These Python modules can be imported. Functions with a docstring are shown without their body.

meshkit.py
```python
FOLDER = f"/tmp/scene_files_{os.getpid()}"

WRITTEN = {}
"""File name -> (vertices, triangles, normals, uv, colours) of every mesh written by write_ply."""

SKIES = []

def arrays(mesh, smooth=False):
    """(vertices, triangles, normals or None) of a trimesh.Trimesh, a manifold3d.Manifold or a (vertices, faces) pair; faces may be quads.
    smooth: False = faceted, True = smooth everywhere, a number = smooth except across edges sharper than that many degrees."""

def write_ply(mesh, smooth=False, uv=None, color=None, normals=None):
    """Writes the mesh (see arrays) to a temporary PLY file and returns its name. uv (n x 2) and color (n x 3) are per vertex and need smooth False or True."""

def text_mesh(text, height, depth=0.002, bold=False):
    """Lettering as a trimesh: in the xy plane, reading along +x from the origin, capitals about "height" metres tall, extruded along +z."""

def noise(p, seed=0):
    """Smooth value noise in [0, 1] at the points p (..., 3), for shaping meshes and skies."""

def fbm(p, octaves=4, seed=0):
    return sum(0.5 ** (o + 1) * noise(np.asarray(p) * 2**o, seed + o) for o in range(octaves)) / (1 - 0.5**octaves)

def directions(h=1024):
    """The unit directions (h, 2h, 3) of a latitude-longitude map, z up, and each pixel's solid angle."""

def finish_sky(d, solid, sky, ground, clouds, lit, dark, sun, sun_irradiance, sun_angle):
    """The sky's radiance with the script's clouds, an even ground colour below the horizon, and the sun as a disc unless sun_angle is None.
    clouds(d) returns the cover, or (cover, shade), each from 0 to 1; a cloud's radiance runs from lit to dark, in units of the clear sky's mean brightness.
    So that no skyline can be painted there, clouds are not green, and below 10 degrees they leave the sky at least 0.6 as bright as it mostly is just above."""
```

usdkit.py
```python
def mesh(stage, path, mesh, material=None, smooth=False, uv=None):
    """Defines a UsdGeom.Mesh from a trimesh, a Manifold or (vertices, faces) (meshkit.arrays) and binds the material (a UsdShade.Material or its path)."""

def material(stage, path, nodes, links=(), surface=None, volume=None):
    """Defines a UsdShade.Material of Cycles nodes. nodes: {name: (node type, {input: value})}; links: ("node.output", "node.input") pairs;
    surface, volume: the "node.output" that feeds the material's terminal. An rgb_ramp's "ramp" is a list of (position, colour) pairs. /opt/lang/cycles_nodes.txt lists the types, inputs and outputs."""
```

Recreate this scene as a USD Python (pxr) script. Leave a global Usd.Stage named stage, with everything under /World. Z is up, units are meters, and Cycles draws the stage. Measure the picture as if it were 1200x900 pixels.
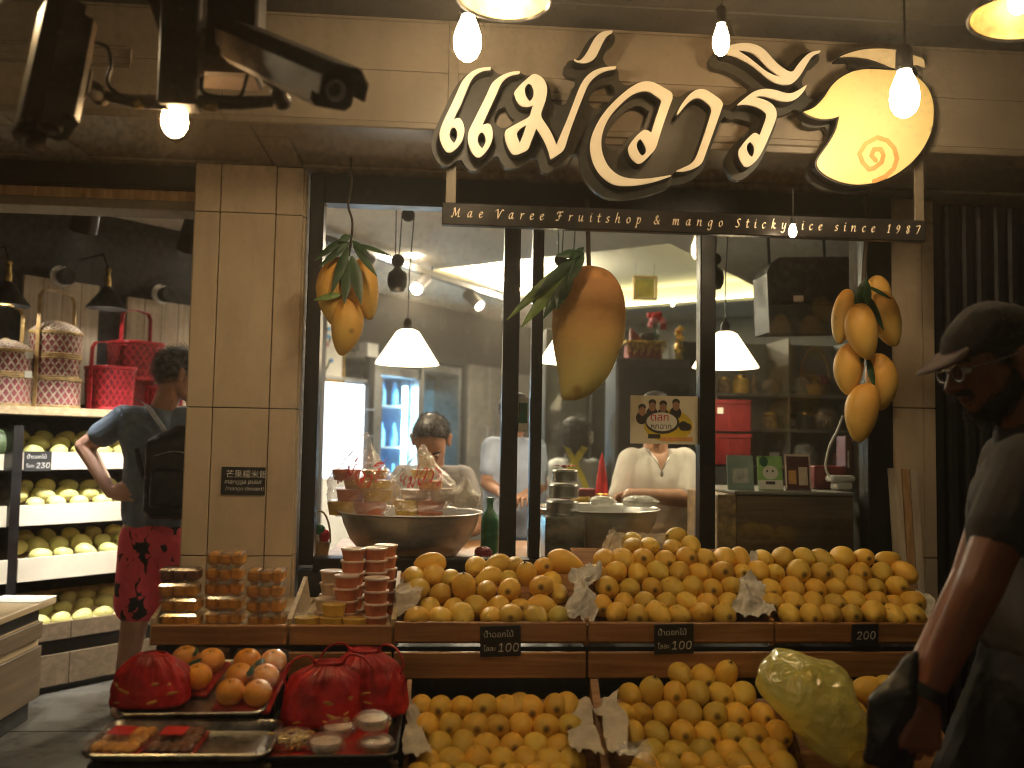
import math, random
import numpy as np, trimesh
import manifold3d as m3
from shapely import affinity
from shapely.geometry import Polygon, LineString, Point, MultiPoint, box as sbox
from shapely.ops import unary_union
from pxr import Usd, UsdGeom, UsdLux, UsdShade, Gf, Sdf
import usdkit
from meshkit import noise, fbm, text_mesh

stage = Usd.Stage.CreateInMemory()
UsdGeom.SetStageUpAxis(stage, 'Z')
UsdGeom.SetStageMetersPerUnit(stage, 1.0)
UsdGeom.Xform.Define(stage, '/World')
rng = random.Random(7)
nrg = np.random.default_rng(7)

# ------------------------------------------------------------------ camera
CAM = np.array([0.0, -3.3, 1.25])
FPX = 1050.0                                   # focal length in pixels of a 1200-wide picture
yaw, pitch, roll = (math.radians(a) for a in (4.4, 3.7, 1.02))
FW = np.array([math.sin(yaw) * math.cos(pitch), math.cos(yaw) * math.cos(pitch), math.sin(pitch)])
R0 = np.array([math.cos(yaw), -math.sin(yaw), 0.0])
U0 = np.cross(R0, FW)
RT = math.cos(roll) * R0 + math.sin(roll) * U0
UP = -math.sin(roll) * R0 + math.cos(roll) * U0
cam = UsdGeom.Camera.Define(stage, '/World/camera')
cam.AddTransformOp().Set(Gf.Matrix4d(*RT, 0, *UP, 0, *(-FW), 0, *CAM, 1))
cam.CreateHorizontalApertureAttr(36.0)
cam.CreateVerticalApertureAttr(27.0)
cam.CreateFocalLengthAttr(36.0 * FPX / 1200)
cam.CreateFStopAttr(1.9)
cam.CreateFocusDistanceAttr(3.0)
cam.CreateExposureAttr(0.68)

# ------------------------------------------------------------------ night sky and a faint sun below the roofs
SUN = np.array([-0.35, -0.85, 0.39])
SUN /= np.linalg.norm(SUN)
sky = UsdLux.DomeLight.Define(stage, '/World/sky')
usdkit.material(stage, '/World/Looks/sky_air', {
    's': ('sky_texture', {'sky_type': 'single_scattering', 'sun_disc': False, 'sun_elevation': math.asin(SUN[2]), 'sun_rotation': math.atan2(SUN[0], SUN[1])}),
    'h': ('hsv', {'saturation': 0.35, 'value': 1.0}),
    'w': ('mix_color', {'blend_type': 'multiply', 'fac': 1.0, 'b': (1.0, 0.74, 0.46)}),
    'b': ('background_shader', {'strength': 0.0086})},
    [('s.color', 'h.color'), ('h.color', 'w.a'), ('w.result', 'b.color')], surface='b.background')
UsdShade.MaterialBindingAPI.Apply(sky.GetPrim()).Bind(UsdShade.Material.Get(stage, '/World/Looks/sky_air'))
sky.GetPrim().SetCustomDataByKey('kind', 'structure')
moon = UsdLux.DistantLight.Define(stage, '/World/moon_light')
moon.CreateNormalizeAttr(True)
moon.CreateIntensityAttr(0.03)
moon.CreateAngleAttr(12.0)
moon.CreateColorAttr(Gf.Vec3f(1.0, 0.85, 0.62))
_z = SUN
_x = np.cross([0, 0, 1.0], _z); _x /= np.linalg.norm(_x)
_y = np.cross(_z, _x)
moon.AddTransformOp().Set(Gf.Matrix4d(*_x, 0, *_y, 0, *_z, 0, 0, 0, 20, 1))


# ------------------------------------------------------------------ places: a direction seen from the street, met by a plane of the scene
def ray(px, py):
    d = FW + RT * (px - 600) / FPX - UP * (py - 450) / FPX
    return d


def W(px, py, y=None, z=None, x=None, dist=None):
    d = ray(px, py)
    if y is not None:
        t = (y - CAM[1]) / d[1]
    elif z is not None:
        t = (z - CAM[2]) / d[2]
    elif x is not None:
        t = (x - CAM[0]) / d[0]
    else:
        t = dist
    return CAM + d * t


def WP(px, py, point, normal):
    d = ray(px, py)
    n = np.asarray(normal, float)
    return CAM + d * (((np.asarray(point) - CAM) @ n) / (d @ n))


# ------------------------------------------------------------------ scene graph helpers
_count = {}


def numbered(parent, name):
    k = (parent, name)
    n = _count.get(k, 0)
    _count[k] = n + 1
    return name if n == 0 else f'{name}_{n:03d}'


def pathof(parent):
    if parent is None:
        return '/World'
    return str(parent.GetPath())


def tag(prim, label=None, cat=None, group=None, kind=None):
    for k, v in (('label', label), ('category', cat), ('group', group), ('kind', kind)):
        if v:
            prim.SetCustomDataByKey(k, v)
    return prim


def mat4(loc=(0, 0, 0), rot=None, scale=1.0):
    R = np.eye(3) if rot is None else np.asarray(rot, float)
    A = R @ np.diag(np.broadcast_to(np.asarray(scale, float), 3))
    return Gf.Matrix4d(*A[:, 0], 0, *A[:, 1], 0, *A[:, 2], 0, *map(float, loc), 1)


def rotz(a):
    c, s = math.cos(a), math.sin(a)
    return np.array([[c, -s, 0], [s, c, 0], [0, 0, 1.0]])


def roty(a):
    c, s = math.cos(a), math.sin(a)
    return np.array([[c, 0, s], [0, 1, 0], [-s, 0, c]])


def rotx(a):
    c, s = math.cos(a), math.sin(a)
    return np.array([[1, 0, 0], [0, c, -s], [0, s, c]])


def thing(name, label, cat, loc=(0, 0, 0), rot=None, group=None, scale=1.0):
    p = '/World/' + numbered(None, name)
    x = UsdGeom.Xform.Define(stage, p)
    x.AddTransformOp().Set(mat4(loc, rot, scale))
    return tag(x.GetPrim(), label, cat, group)


def copy(root, loc, rot=None, label=None, group=None, scale=1.0):
    base = root.GetName()
    if base[-4:-3] == '_' and base[-3:].isdigit():
        base = base[:-4]
    was = root.GetCustomData()
    p = '/World/' + numbered(None, base)
    x = UsdGeom.Xform.Define(stage, p)
    x.GetPrim().GetReferences().AddInternalReference(root.GetPath())
    x.GetPrim().SetInstanceable(True)
    ops = x.GetOrderedXformOps()
    (ops[0] if ops else x.AddTransformOp()).Set(mat4(loc, rot, scale))
    return tag(x.GetPrim(), label or was.get('label'), was.get('category'), group or was.get('group'))


class MB:
    """Collects shapes and makes them ONE mesh of the scene."""

    def __init__(self):
        self.v, self.f, self.n = [], [], 0

    def raw(self, v, f):
        v = np.asarray(v, float); f = np.asarray(f, int)
        if f.shape[1] == 4:
            f = np.vstack([f[:, [0, 1, 2]], f[:, [0, 2, 3]]])
        self.v.append(v); self.f.append(f + self.n); self.n += len(v)
        return self

    def tm(self, m, loc=None, rot=None):
        if hasattr(m, 'to_mesh'):
            q = m.to_mesh(); v, f = np.array(q.vert_properties[:, :3]), np.array(q.tri_verts)
        else:
            v, f = np.array(m.vertices), np.array(m.faces)
        if rot is not None:
            v = v @ np.asarray(rot).T
        if loc is not None:
            v = v + np.asarray(loc)
        return self.raw(v, f)

    def box(self, lo, hi, rot=None, about=None, bevel=0.0):
        lo, hi = np.minimum(lo, hi), np.maximum(lo, hi)
        if bevel > 0:
            b = min(bevel, *((hi - lo) * 0.45))
            pts = []
            for sx in (0, 1):
                for sy in (0, 1):
                    for sz in (0, 1):
                        c = np.array([hi[0] if sx else lo[0], hi[1] if sy else lo[1], hi[2] if sz else lo[2]])
                        s = np.array([1 - 2 * sx, 1 - 2 * sy, 1 - 2 * sz]) * b
                        pts += [c + s * [0, 1, 1], c + s * [1, 0, 1], c + s * [1, 1, 0]]
            h = m3.Manifold.hull_points(np.array(pts))
            q = h.to_mesh(); v, f = np.array(q.vert_properties[:, :3], float), np.array(q.tri_verts)
        else:
            m = trimesh.creation.box(bounds=[lo, hi]); v, f = np.array(m.vertices), np.array(m.faces)
        if rot is not None:
            c = np.asarray(about if about is not None else (lo + hi) / 2)
            v = (v - c) @ np.asarray(rot).T + c
        return self.raw(v, f)

    def tube(self, pts, r, n=10, cap=True):
        p = np.asarray(pts, float)
        r = np.broadcast_to(r, (len(p),)).astype(float)
        t = np.gradient(p, axis=0); t /= np.linalg.norm(t, axis=1, keepdims=True) + 1e-12
        a = np.zeros_like(p)
        ref = np.array([0, 0, 1.0]) if abs(t[0][2]) < 0.9 else np.array([1.0, 0, 0])
        a[0] = np.cross(t[0], ref); a[0] /= np.linalg.norm(a[0])
        for i in range(1, len(p)):
            q = a[i - 1] - t[i] * (a[i - 1] @ t[i]); a[i] = q / (np.linalg.norm(q) + 1e-12)
        b = np.cross(t, a); ang = np.arange(n) * 2 * np.pi / n
        v = p[:, None] + r[:, None, None] * (np.cos(ang)[None, :, None] * a[:, None] + np.sin(ang)[None, :, None] * b[:, None])
        i, j = np.meshgrid(np.arange(len(p) - 1), np.arange(n), indexing='ij')
        q = np.stack([i * n + j, i * n + (j + 1) % n, (i + 1) * n + (j + 1) % n, (i + 1) * n + j], -1).reshape(-1, 4)
        vv = v.reshape(-1, 3)
        f = np.vstack([q[:, [0, 1, 2]], q[:, [0, 2, 3]]])
        if cap:
            k = len(vv); vv = np.vstack([vv, p[:1], p[-1:]])
            e = (len(p) - 1) * n
            f = np.vstack([f, [[k, (j + 1) % n, j] for j in range(n)], [[k + 1, e + j, e + (j + 1) % n] for j in range(n)]])
        return self.raw(vv, f)

    def bar(self, p0, p1, w, d=None, up=(0, 0, 1)):
        p0, p1 = np.asarray(p0, float), np.asarray(p1, float); d = d or w
        t = p1 - p0; L = np.linalg.norm(t); t /= L
        s = np.cross(t, up)
        if np.linalg.norm(s) < 1e-6:
            s = np.cross(t, (1, 0, 0))
        s /= np.linalg.norm(s); u = np.cross(s, t)
        m = trimesh.creation.box([L, w, d])
        v = np.array(m.vertices) @ np.array([t, s, u]) + (p0 + p1) / 2
        return self.raw(v, m.faces)

    def lathe(self, prof, c=(0, 0, 0), n=32, rot=None, closed=False):
        prof = np.asarray(prof, float); k = len(prof)
        ang = np.arange(n) * 2 * np.pi / n
        v = np.stack([prof[None, :, 0] * np.cos(ang)[:, None], prof[None, :, 0] * np.sin(ang)[:, None], np.broadcast_to(prof[None, :, 1], (n, k))], -1).reshape(-1, 3)
        i, j = np.meshgrid(np.arange(n), np.arange(k if closed else k - 1), indexing='ij')
        q = np.stack([i * k + j, ((i + 1) % n) * k + j, ((i + 1) % n) * k + (j + 1) % k, i * k + (j + 1) % k], -1).reshape(-1, 4)
        if rot is not None:
            v = v @ np.asarray(rot).T
        return self.raw(v + np.asarray(c), q)

    def ell(self, c, r, sub=3, rot=None):
        m = trimesh.creation.icosphere(sub, 1.0)
        v = np.array(m.vertices) * np.asarray(r)
        if rot is not None:
            v = v @ np.asarray(rot).T
        return self.raw(v + np.asarray(c), m.faces)

    def prism(self, poly, o, ax, ay, depth):
        """A flat outline in the plane (o, ax, ay), pushed back by depth along ax x ay."""
        ax, ay = np.asarray(ax, float), np.asarray(ay, float); az = np.cross(ax, ay)
        for g in getattr(poly, 'geoms', [poly]):
            if g.is_empty or g.area < 1e-9 or g.geom_type != 'Polygon':
                continue
            m = trimesh.creation.extrude_polygon(g, abs(depth), engine='earcut')
            v = np.array(m.vertices)
            if depth < 0:
                v[:, 2] -= abs(depth)
            self.raw(np.asarray(o) + v[:, :1] * ax + v[:, 1:2] * ay + v[:, 2:3] * az, m.faces)
        return self

    def build(self, name, mat, parent=None, smooth=False, label=None):
        p = pathof(parent) + '/' + numbered(None if parent is None else pathof(parent), name)
        m = usdkit.mesh(stage, p, (np.vstack(self.v), np.vstack(self.f)), mat, smooth=smooth)
        pr = m.GetPrim()
        if label:
            pr.SetCustomDataByKey('label', label)
        return pr


def struct(mb, name, mat, smooth=False, kind='structure'):
    p = mb.build(name, mat, None, smooth)
    p.SetCustomDataByKey('kind', kind)
    return p


# ------------------------------------------------------------------ materials
M = {}


def material(name, nodes, links, surface, volume=None):
    M[name] = usdkit.material(stage, '/World/Looks/' + name, nodes, links, surface=surface, volume=volume)
    return M[name]


def plain(name, col, rough=0.5, metal=0.0, var=0.18, scale=7.0, bump=0.0, bscale=60.0, spec=0.5, stretch=(1, 1, 1), col2=None, detail=5.0, rvar=0.12, rnd=0.0, grime=0.0, **kw):
    col = np.array(col, float)
    dark = np.array(col2, float) if col2 is not None else col * (1 - var * 1.6)
    lite = col if col2 is not None else np.minimum(col * (1 + var * 0.7), 1)
    nodes = {'tc': ('texture_coordinate', {}), 'mp': ('mapping', {'scale': stretch}),
             'n': ('noise_texture', {'scale': scale, 'detail': detail, 'roughness': 0.6}),
             'r': ('map_range', {'from_min': 0.32, 'from_max': 0.68, 'clamp': True}),
             'm': ('mix_color', {'a': dark, 'b': lite}),
             'rr': ('map_range', {'from_min': 0.3, 'from_max': 0.7, 'to_min': max(rough - rvar, 0.02), 'to_max': min(rough + rvar, 1.0), 'clamp': True}),
             'p': ('principled_bsdf', {'metallic': metal, 'specular_ior_level': spec, **kw})}
    links = [('tc.object', 'mp.vector'), ('mp.vector', 'n.vector'), ('n.fac', 'r.value'), ('r.result', 'm.fac'), ('n.fac', 'rr.value'), ('rr.result', 'p.roughness')]
    out = 'm.result'
    if grime:      # dust streaks and blotches that belong to the surface
        nodes.update({'gp': ('mapping', {'scale': (5.0, 5.0, 1.1)}), 'gn': ('noise_texture', {'scale': 1.6, 'detail': 8.0, 'roughness': .68, 'distortion': .5}), 'gr': ('map_range', {'from_min': .46, 'from_max': .72, 'to_min': 0.0, 'to_max': grime, 'clamp': True}), 'gm': ('mix_color', {'b': tuple(col * .35)})})
        links += [('tc.object', 'gp.vector'), ('gp.vector', 'gn.vector'), ('gn.fac', 'gr.value'), ('gr.result', 'gm.fac'), ('m.result', 'gm.a')]
        out = 'gm.result'
    if rnd:
        nodes['oi'] = ('object_info', {})
        nodes['or'] = ('map_range', {'to_min': 1 - rnd, 'to_max': 1 + rnd * 0.5})
        nodes['hv'] = ('hsv', {'saturation': 1.0})
        links += [('oi.random', 'or.value'), ('or.result', 'hv.value'), (out, 'hv.color')]
        out = 'hv.color'
    links.append((out, 'p.base_color'))
    if bump:
        nodes['bn'] = ('noise_texture', {'scale': bscale, 'detail': 4.0})
        nodes['b'] = ('bump', {'strength': bump, 'distance': 0.004})
        links += [('mp.vector', 'bn.vector'), ('bn.fac', 'b.height'), ('b.normal', 'p.normal')]
    return material(name, nodes, links, 'p.BSDF')


def wood(name, c1, c2, axis='x', rough=0.5, scale=1.0, bump=0.25):
    st = {'x': (0.7, 14, 14), 'y': (14, 0.7, 14), 'z': (14, 14, 0.7)}[axis]
    nodes = {'tc': ('texture_coordinate', {}), 'mp': ('mapping', {'scale': tuple(scale * s for s in st)}),
             'n': ('noise_texture', {'scale': 3.0, 'detail': 7.0, 'roughness': 0.62, 'distortion': 0.6}),
             'n2': ('noise_texture', {'scale': 1.7, 'detail': 3.0}),
             'ra': ('rgb_ramp', {'ramp': [(0.28, c1), (0.5, tuple((np.array(c1) + c2) / 2)), (0.62, c2), (0.8, tuple(np.array(c2) * 1.12))]}),
             'oi': ('geometry', {}), 'or': ('map_range', {'to_min': 0.8, 'to_max': 1.12}), 'hv': ('hsv', {}),
             'b': ('bump', {'strength': bump, 'distance': 0.002}), 'p': ('principled_bsdf', {'roughness': rough})}
    return material(name, nodes, [('tc.object', 'mp.vector'), ('mp.vector', 'n.vector'), ('n.fac', 'ra.fac'), ('tc.object', 'n2.vector'), ('n2.fac', 'or.value'),
                                  ('ra.color', 'hv.color'), ('or.result', 'hv.value'), ('hv.color', 'p.base_color'), ('n.fac', 'b.height'), ('b.normal', 'p.normal')], 'p.BSDF')


def emit(name, col, strength):
    return material(name, {'e': ('emission', {'color': col, 'strength': strength})}, [], 'e.emission')


def film(name, tint=(1, 1, 1), gloss=0.16, rough=0.12, milk=0.08, milk_col=(0.8, 0.8, 0.8), wrinkle=0.0, wscale=40.0):
    """Thin clear plastic: mostly passes light, with a sheen that follows crumples."""
    wn, wl = {}, []
    if wrinkle:
        wn = {'tc': ('texture_coordinate', {}), 'wv': ('noise_texture', {'scale': wscale, 'detail': 3.0, 'distortion': 1.2}), 'bp': ('bump', {'strength': wrinkle, 'distance': 0.012})}
        wl = [('tc.object', 'wv.vector'), ('wv.fac', 'bp.height'), ('bp.normal', 'g.normal'), ('bp.normal', 'df.normal')]
    return material(name, {**wn, 't': ('transparent_bsdf', {'color': tint}), 'g': ('glossy_bsdf', {'color': (1, 1, 1), 'roughness': rough}), 'd': ('translucent_bsdf', {'color': milk_col}), 'df': ('diffuse_bsdf', {'color': milk_col}),
                           'lw': ('layer_weight', {'blend': 0.35}), 'mr': ('map_range', {'to_min': gloss * 0.5, 'to_max': min(1.0, gloss * 3)}),
                           'a0': ('mix_closure', {'fac': 0.5}), 'a': ('mix_closure', {'fac': milk}), 'b': ('mix_closure', {})},
                    wl + [('d.BSDF', 'a0.closure1'), ('df.BSDF', 'a0.closure2'), ('t.BSDF', 'a.closure1'), ('a0.closure', 'a.closure2'), ('lw.facing', 'mr.value'), ('mr.result', 'b.fac'), ('a.closure', 'b.closure1'), ('g.BSDF', 'b.closure2')], 'b.closure')


# building
plain('fascia_paint', (0.245, 0.195, 0.135), 0.55, var=0.14, scale=2.2, bump=0.08, bscale=90, grime=.30)
plain('fascia_trim', (0.20, 0.16, 0.11), 0.5, var=0.12, scale=3)
plain('pillar_tile', (0.58, 0.47, 0.33), 0.5, var=0.12, scale=2.0, bump=0.10, bscale=120, grime=.28)
plain('pillar_core', (0.10, 0.08, 0.06), 0.8)
plain('black_metal', (0.012, 0.011, 0.011), 0.42, var=0.3, scale=5, spec=0.35)
plain('sign_olive', (0.040, 0.036, 0.026), 0.5, var=0.15, scale=3)
plain('sign_black', (0.016, 0.014, 0.012), 0.5, var=0.2, scale=3)
plain('sign_bar_black', (0.016, 0.013, 0.011), 0.35, var=0.25, scale=4, spec=0.4)
plain('canopy_dark', (0.050, 0.046, 0.040), 0.7, var=0.25, scale=2.5, bump=0.1)
plain('dark_wall', (0.030, 0.028, 0.028), 0.75, var=0.3, scale=3)
plain('shutter_dark', (0.010, 0.009, 0.013), 0.5, var=0.3, scale=4)
plain('ceiling_white', (0.66, 0.62, 0.52), 0.8, var=0.05, scale=1.2)
plain('inner_wall', (0.34, 0.33, 0.30), 0.8, var=0.1, scale=1.5)
plain('floor_tile', (0.105, 0.100, 0.088), 0.36, var=0.30, scale=5, bump=0.15, bscale=60, grime=.45, rvar=.16)
plain('floor_grout', (0.07, 0.065, 0.06), 0.8)
plain('street_ground', (0.10, 0.095, 0.09), 0.6, var=0.3, scale=3, bump=0.3)
wood('stand_wood', (0.20, 0.085, 0.028), (0.42, 0.21, 0.075), 'x', 0.42)
wood('pale_wood', (0.40, 0.30, 0.17), (0.62, 0.49, 0.30), 'x', 0.5)
wood('pale_wood_upright', (0.42, 0.35, 0.25), (0.60, 0.53, 0.42), 'z', 0.6)
wood('shaded_drawer_wood', (0.11, 0.078, 0.045), (0.20, 0.145, 0.085), 'x', 0.55)  # pale wood darkened: the shade on the drawer fronts is put into the colour
wood('counter_wood', (0.085, 0.055, 0.032), (0.16, 0.105, 0.06), 'x', 0.6)
wood('leaning_wood', (0.32, 0.17, 0.07), (0.55, 0.36, 0.18), 'z', 0.55)
plain('white_lip', (0.66, 0.60, 0.48), 0.5, var=0.08, scale=3)
plain('steel', (0.60, 0.59, 0.57), 0.42, metal=0.85, var=0.12, scale=4, rvar=0.1, stretch=(1, 1, 8))
plain('tray_steel', (0.42, 0.41, 0.39), 0.33, metal=1.0, var=0.2, scale=9, rvar=0.12)
plain('fridge_steel', (0.48, 0.49, 0.5), 0.35, metal=0.9, var=0.12, scale=2)
plain('brass', (0.55, 0.38, 0.14), 0.3, metal=1.0)
plain('gold_inside', (0.80, 0.62, 0.28), 0.35, metal=0.8)
plain('white_plastic', (0.75, 0.75, 0.72), 0.4, var=0.05)
plain('black_plastic', (0.015, 0.015, 0.016), 0.55, var=0.2)
plain('cctv_black', (0.070, 0.050, 0.036), 0.45, var=0.35, scale=6)
plain('letter_face', (0.80, 0.72, 0.56), 0.4, var=0.05, scale=3)
plain('mango_face', (0.86, 0.72, 0.36), 0.45, var=0.10, scale=2.5, col2=(0.86, 0.64, 0.24))
plain('leaf_face', (0.74, 0.60, 0.36), 0.45, var=0.1)
plain('spiral_paint', (0.80, 0.40, 0.13), 0.45)
plain('bar_letter', (0.85, 0.70, 0.50), 0.4, var=0.04)
plain('chalk_board', (0.018, 0.018, 0.020), 0.7, var=0.4, scale=14)
plain('chalk', (0.66, 0.65, 0.60), 0.9, var=0.3, scale=60)
plain('grey_print', (0.22, 0.20, 0.20), 0.7)
# glass
material('pane_glass', {'t': ('transparent_bsdf', {'color': (0.90, 0.92, 0.90)}), 'g': ('glossy_bsdf', {'color': (1, 1, 1), 'roughness': 0.03}), 'f': ('layer_weight', {'blend': 0.5}), 'pw': ('math', {'math_type': 'power', 'value2': 3.5}),
                        'k': ('math', {'math_type': 'multiply_add', 'value2': 0.55, 'value3': 0.035, 'use_clamp': True}), 'm': ('mix_closure', {})},
         [('f.facing', 'pw.value1'), ('pw.value', 'k.value1'), ('k.value', 'm.fac'), ('t.BSDF', 'm.closure1'), ('g.BSDF', 'm.closure2')], 'm.closure')
film('clear_film', gloss=0.07, rough=0.06, milk=0.006, wrinkle=1.0, wscale=45)
film('clear_box', gloss=0.13, rough=0.10, milk=0.03, milk_col=(0.8, 0.75, 0.65))
film('crumple_film', gloss=0.26, rough=0.09, milk=0.07, wrinkle=.8, wscale=38)
film('yellow_film', tint=(0.97, 0.95, 0.60), gloss=0.20, rough=0.12, milk=0.66, milk_col=(1.0, 0.99, 0.36), wrinkle=1.0, wscale=20)
film('red_gauze', tint=(0.9, 0.05, 0.04), gloss=0.10, rough=0.35, milk=0.72, milk_col=(0.62, 0.018, 0.012))
# lamps
emit('bulb_glow', (1.0, 0.64, 0.30), 62.0)
emit('pendant_glow', (1.0, 0.78, 0.48), 185.0)
emit('pendant_added', (1.0, 0.78, 0.48), 130.0)
emit('pendant_dim', (1.0, 0.74, 0.42), 45.0)
emit('bulb_glow_white', (1.0, 0.76, 0.46), 66.0)
emit('reflection_glow', (1.0, 0.74, 0.44), 60.0)
emit('downlight_glow', (1.0, 0.85, 0.62), 1350.0)
emit('cone_glow', (1.0, 0.90, 0.74), 110.0)
emit('cove_glow', (1.0, 0.88, 0.46), 12.0)
emit('fridge_tube', (0.38, 0.74, 1.0), 45.0)
emit('cabinet_glare', (0.82, 0.93, 1.0), 2.6)  # glow standing in for spotlight glare on a white cabinet
emit('spot_glow', (1.0, 0.96, 0.88), 2500.0)
emit('shade_glow', (1.0, 0.84, 0.58), 230.0)
material('shade_glass', {'d': ('diffuse_bsdf', {'color': (0.85, 0.8, 0.7)}), 't': ('translucent_bsdf', {'color': (0.9, 0.85, 0.75)}), 'm': ('mix_closure', {'fac': 0.7}), 'e': ('emission', {'color': (1.0, 0.80, 0.55), 'strength': 1.5}), 'a': ('add_closure', {})},
         [('d.BSDF', 'm.closure1'), ('t.BSDF', 'm.closure2'), ('m.closure', 'a.closure1'), ('e.emission', 'a.closure2')], 'a.closure')

# ================================================================== the setting
ZS = 2.22            # soffit over the shop front
YF = -0.54           # front of the fascia
ZC = 2.56            # underside of the street canopy
m = MB().box((-12, -12, -0.30), (12, 12, -0.030))
struct(m, 'ground', 'street_ground' and M['street_ground'])
m = MB().box((-6, -6, -0.029), (6, 8, -0.006))
flo = struct(m, 'floor', M['floor_grout'])
for ix in range(-5, 3):
    for iy in range(-2, 9):
        x0, y0 = ix * 0.6 - 0.1, iy * 0.6 - 0.5
        if x0 < -3.2 or x0 > 0.3:
            continue
        MB().box((x0 + 0.003, y0 + 0.003, -0.012), (x0 + 0.597, y0 + 0.597, rng.uniform(-0.0015, 0.0)), bevel=0.003).build('floor_tile', M['floor_tile'], flo)

# street canopy of dark boards above the pavement
can = struct(MB().box((-5, -6.0, ZC + 0.03), (5, YF - 0.02, ZC + 0.12)), 'canopy', M['canopy_dark'])
for k in range(14):
    y1 = YF - 0.025 - k * 0.16
    MB().box((-5, y1 - 0.155, ZC), (5, y1, ZC + 0.028), bevel=0.004).build('ceiling_board', M['canopy_dark'], can)
MB().box((-5, YF - 0.02, ZC + 0.30), (5, 6.6, ZC + 0.42)).build('roof_slab', M['canopy_dark'], can)

# fascia above the shop front: two courses of planks with recessed panels, and the soffit behind its lower edge
fas = thing('fascia', 'beige painted timber fascia with recessed panels above the shop front', 'fascia')
x0, x1 = -4.0, 4.6
MB().box((x0, YF + 0.03, ZS + 0.02), (x1, YF + 0.10, ZC + 0.28)).build('backing', M['fascia_trim'], fas)
zz = [ZS + 0.022, ZS + 0.185, ZS + 0.345]
for a, b in zip(zz[:-1], zz[1:]):
    for q0, q1 in ((x0, -0.70), (-0.697, x1)):
        MB().box((q0, YF, a), (q1, YF + 0.03, b - 0.0012), bevel=0.0010).build('plank', M['fascia_paint'], fas)
MB().box((x0, YF, zz[-1]), (x1, YF + 0.03, ZC + 0.1)).build('top_plank', M['fascia_paint'], fas)
# raised frame of the recessed panel at the left
pa, pb = W(-120, 42, y=YF), W(155, 80, y=YF)
f_ = MB()
for lo, hi in (((pa[0], pa[2] - .008), (pb[0], pa[2])), ((pa[0], pb[2]), (pb[0], pb[2] + .008)), ((pb[0] - .008, pb[2] + .008), (pb[0], pa[2] - .008))):
    f_.box((lo[0], YF - 0.012, lo[1]), (hi[0], YF - 0.0005, hi[1]), bevel=0.003)
f_.build('panel_moulding', M['fascia_trim'], fas)
MB().box((x0, YF - 0.012, ZS - 0.004), (x1, YF + 0.03, ZS + 0.020), bevel=0.004).build('lower_edge', M['fascia_trim'], fas)
# soffit boards, recessed panels between them
sof = struct(MB().box((x0, YF + 0.03, ZS + 0.012), (x1, 0.10, ZS + 0.06)), 'soffit', M['fascia_paint'])
cuts = [x0, -2.2, -1.36, -0.62, 0.42, 1.52, 2.4, x1]
for a, b in zip(cuts[:-1], cuts[1:]):
    s = MB()
    s.box((a + .002, YF + .031, ZS), (b - .002, YF + .13, ZS + .011), bevel=.003)
    s.box((a + .002, -0.10, ZS), (b - .002, 0.098, ZS + .011), bevel=.003)
    s.box((a + .002, YF + .1305, ZS), (a + .10, -0.1005, ZS + .011), bevel=.003)
    s.box((b - .10, YF + .1305, ZS), (b - .002, -0.1005, ZS + .011), bevel=.003)
    s.build('soffit_panel', M['fascia_paint'], sof)

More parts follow.
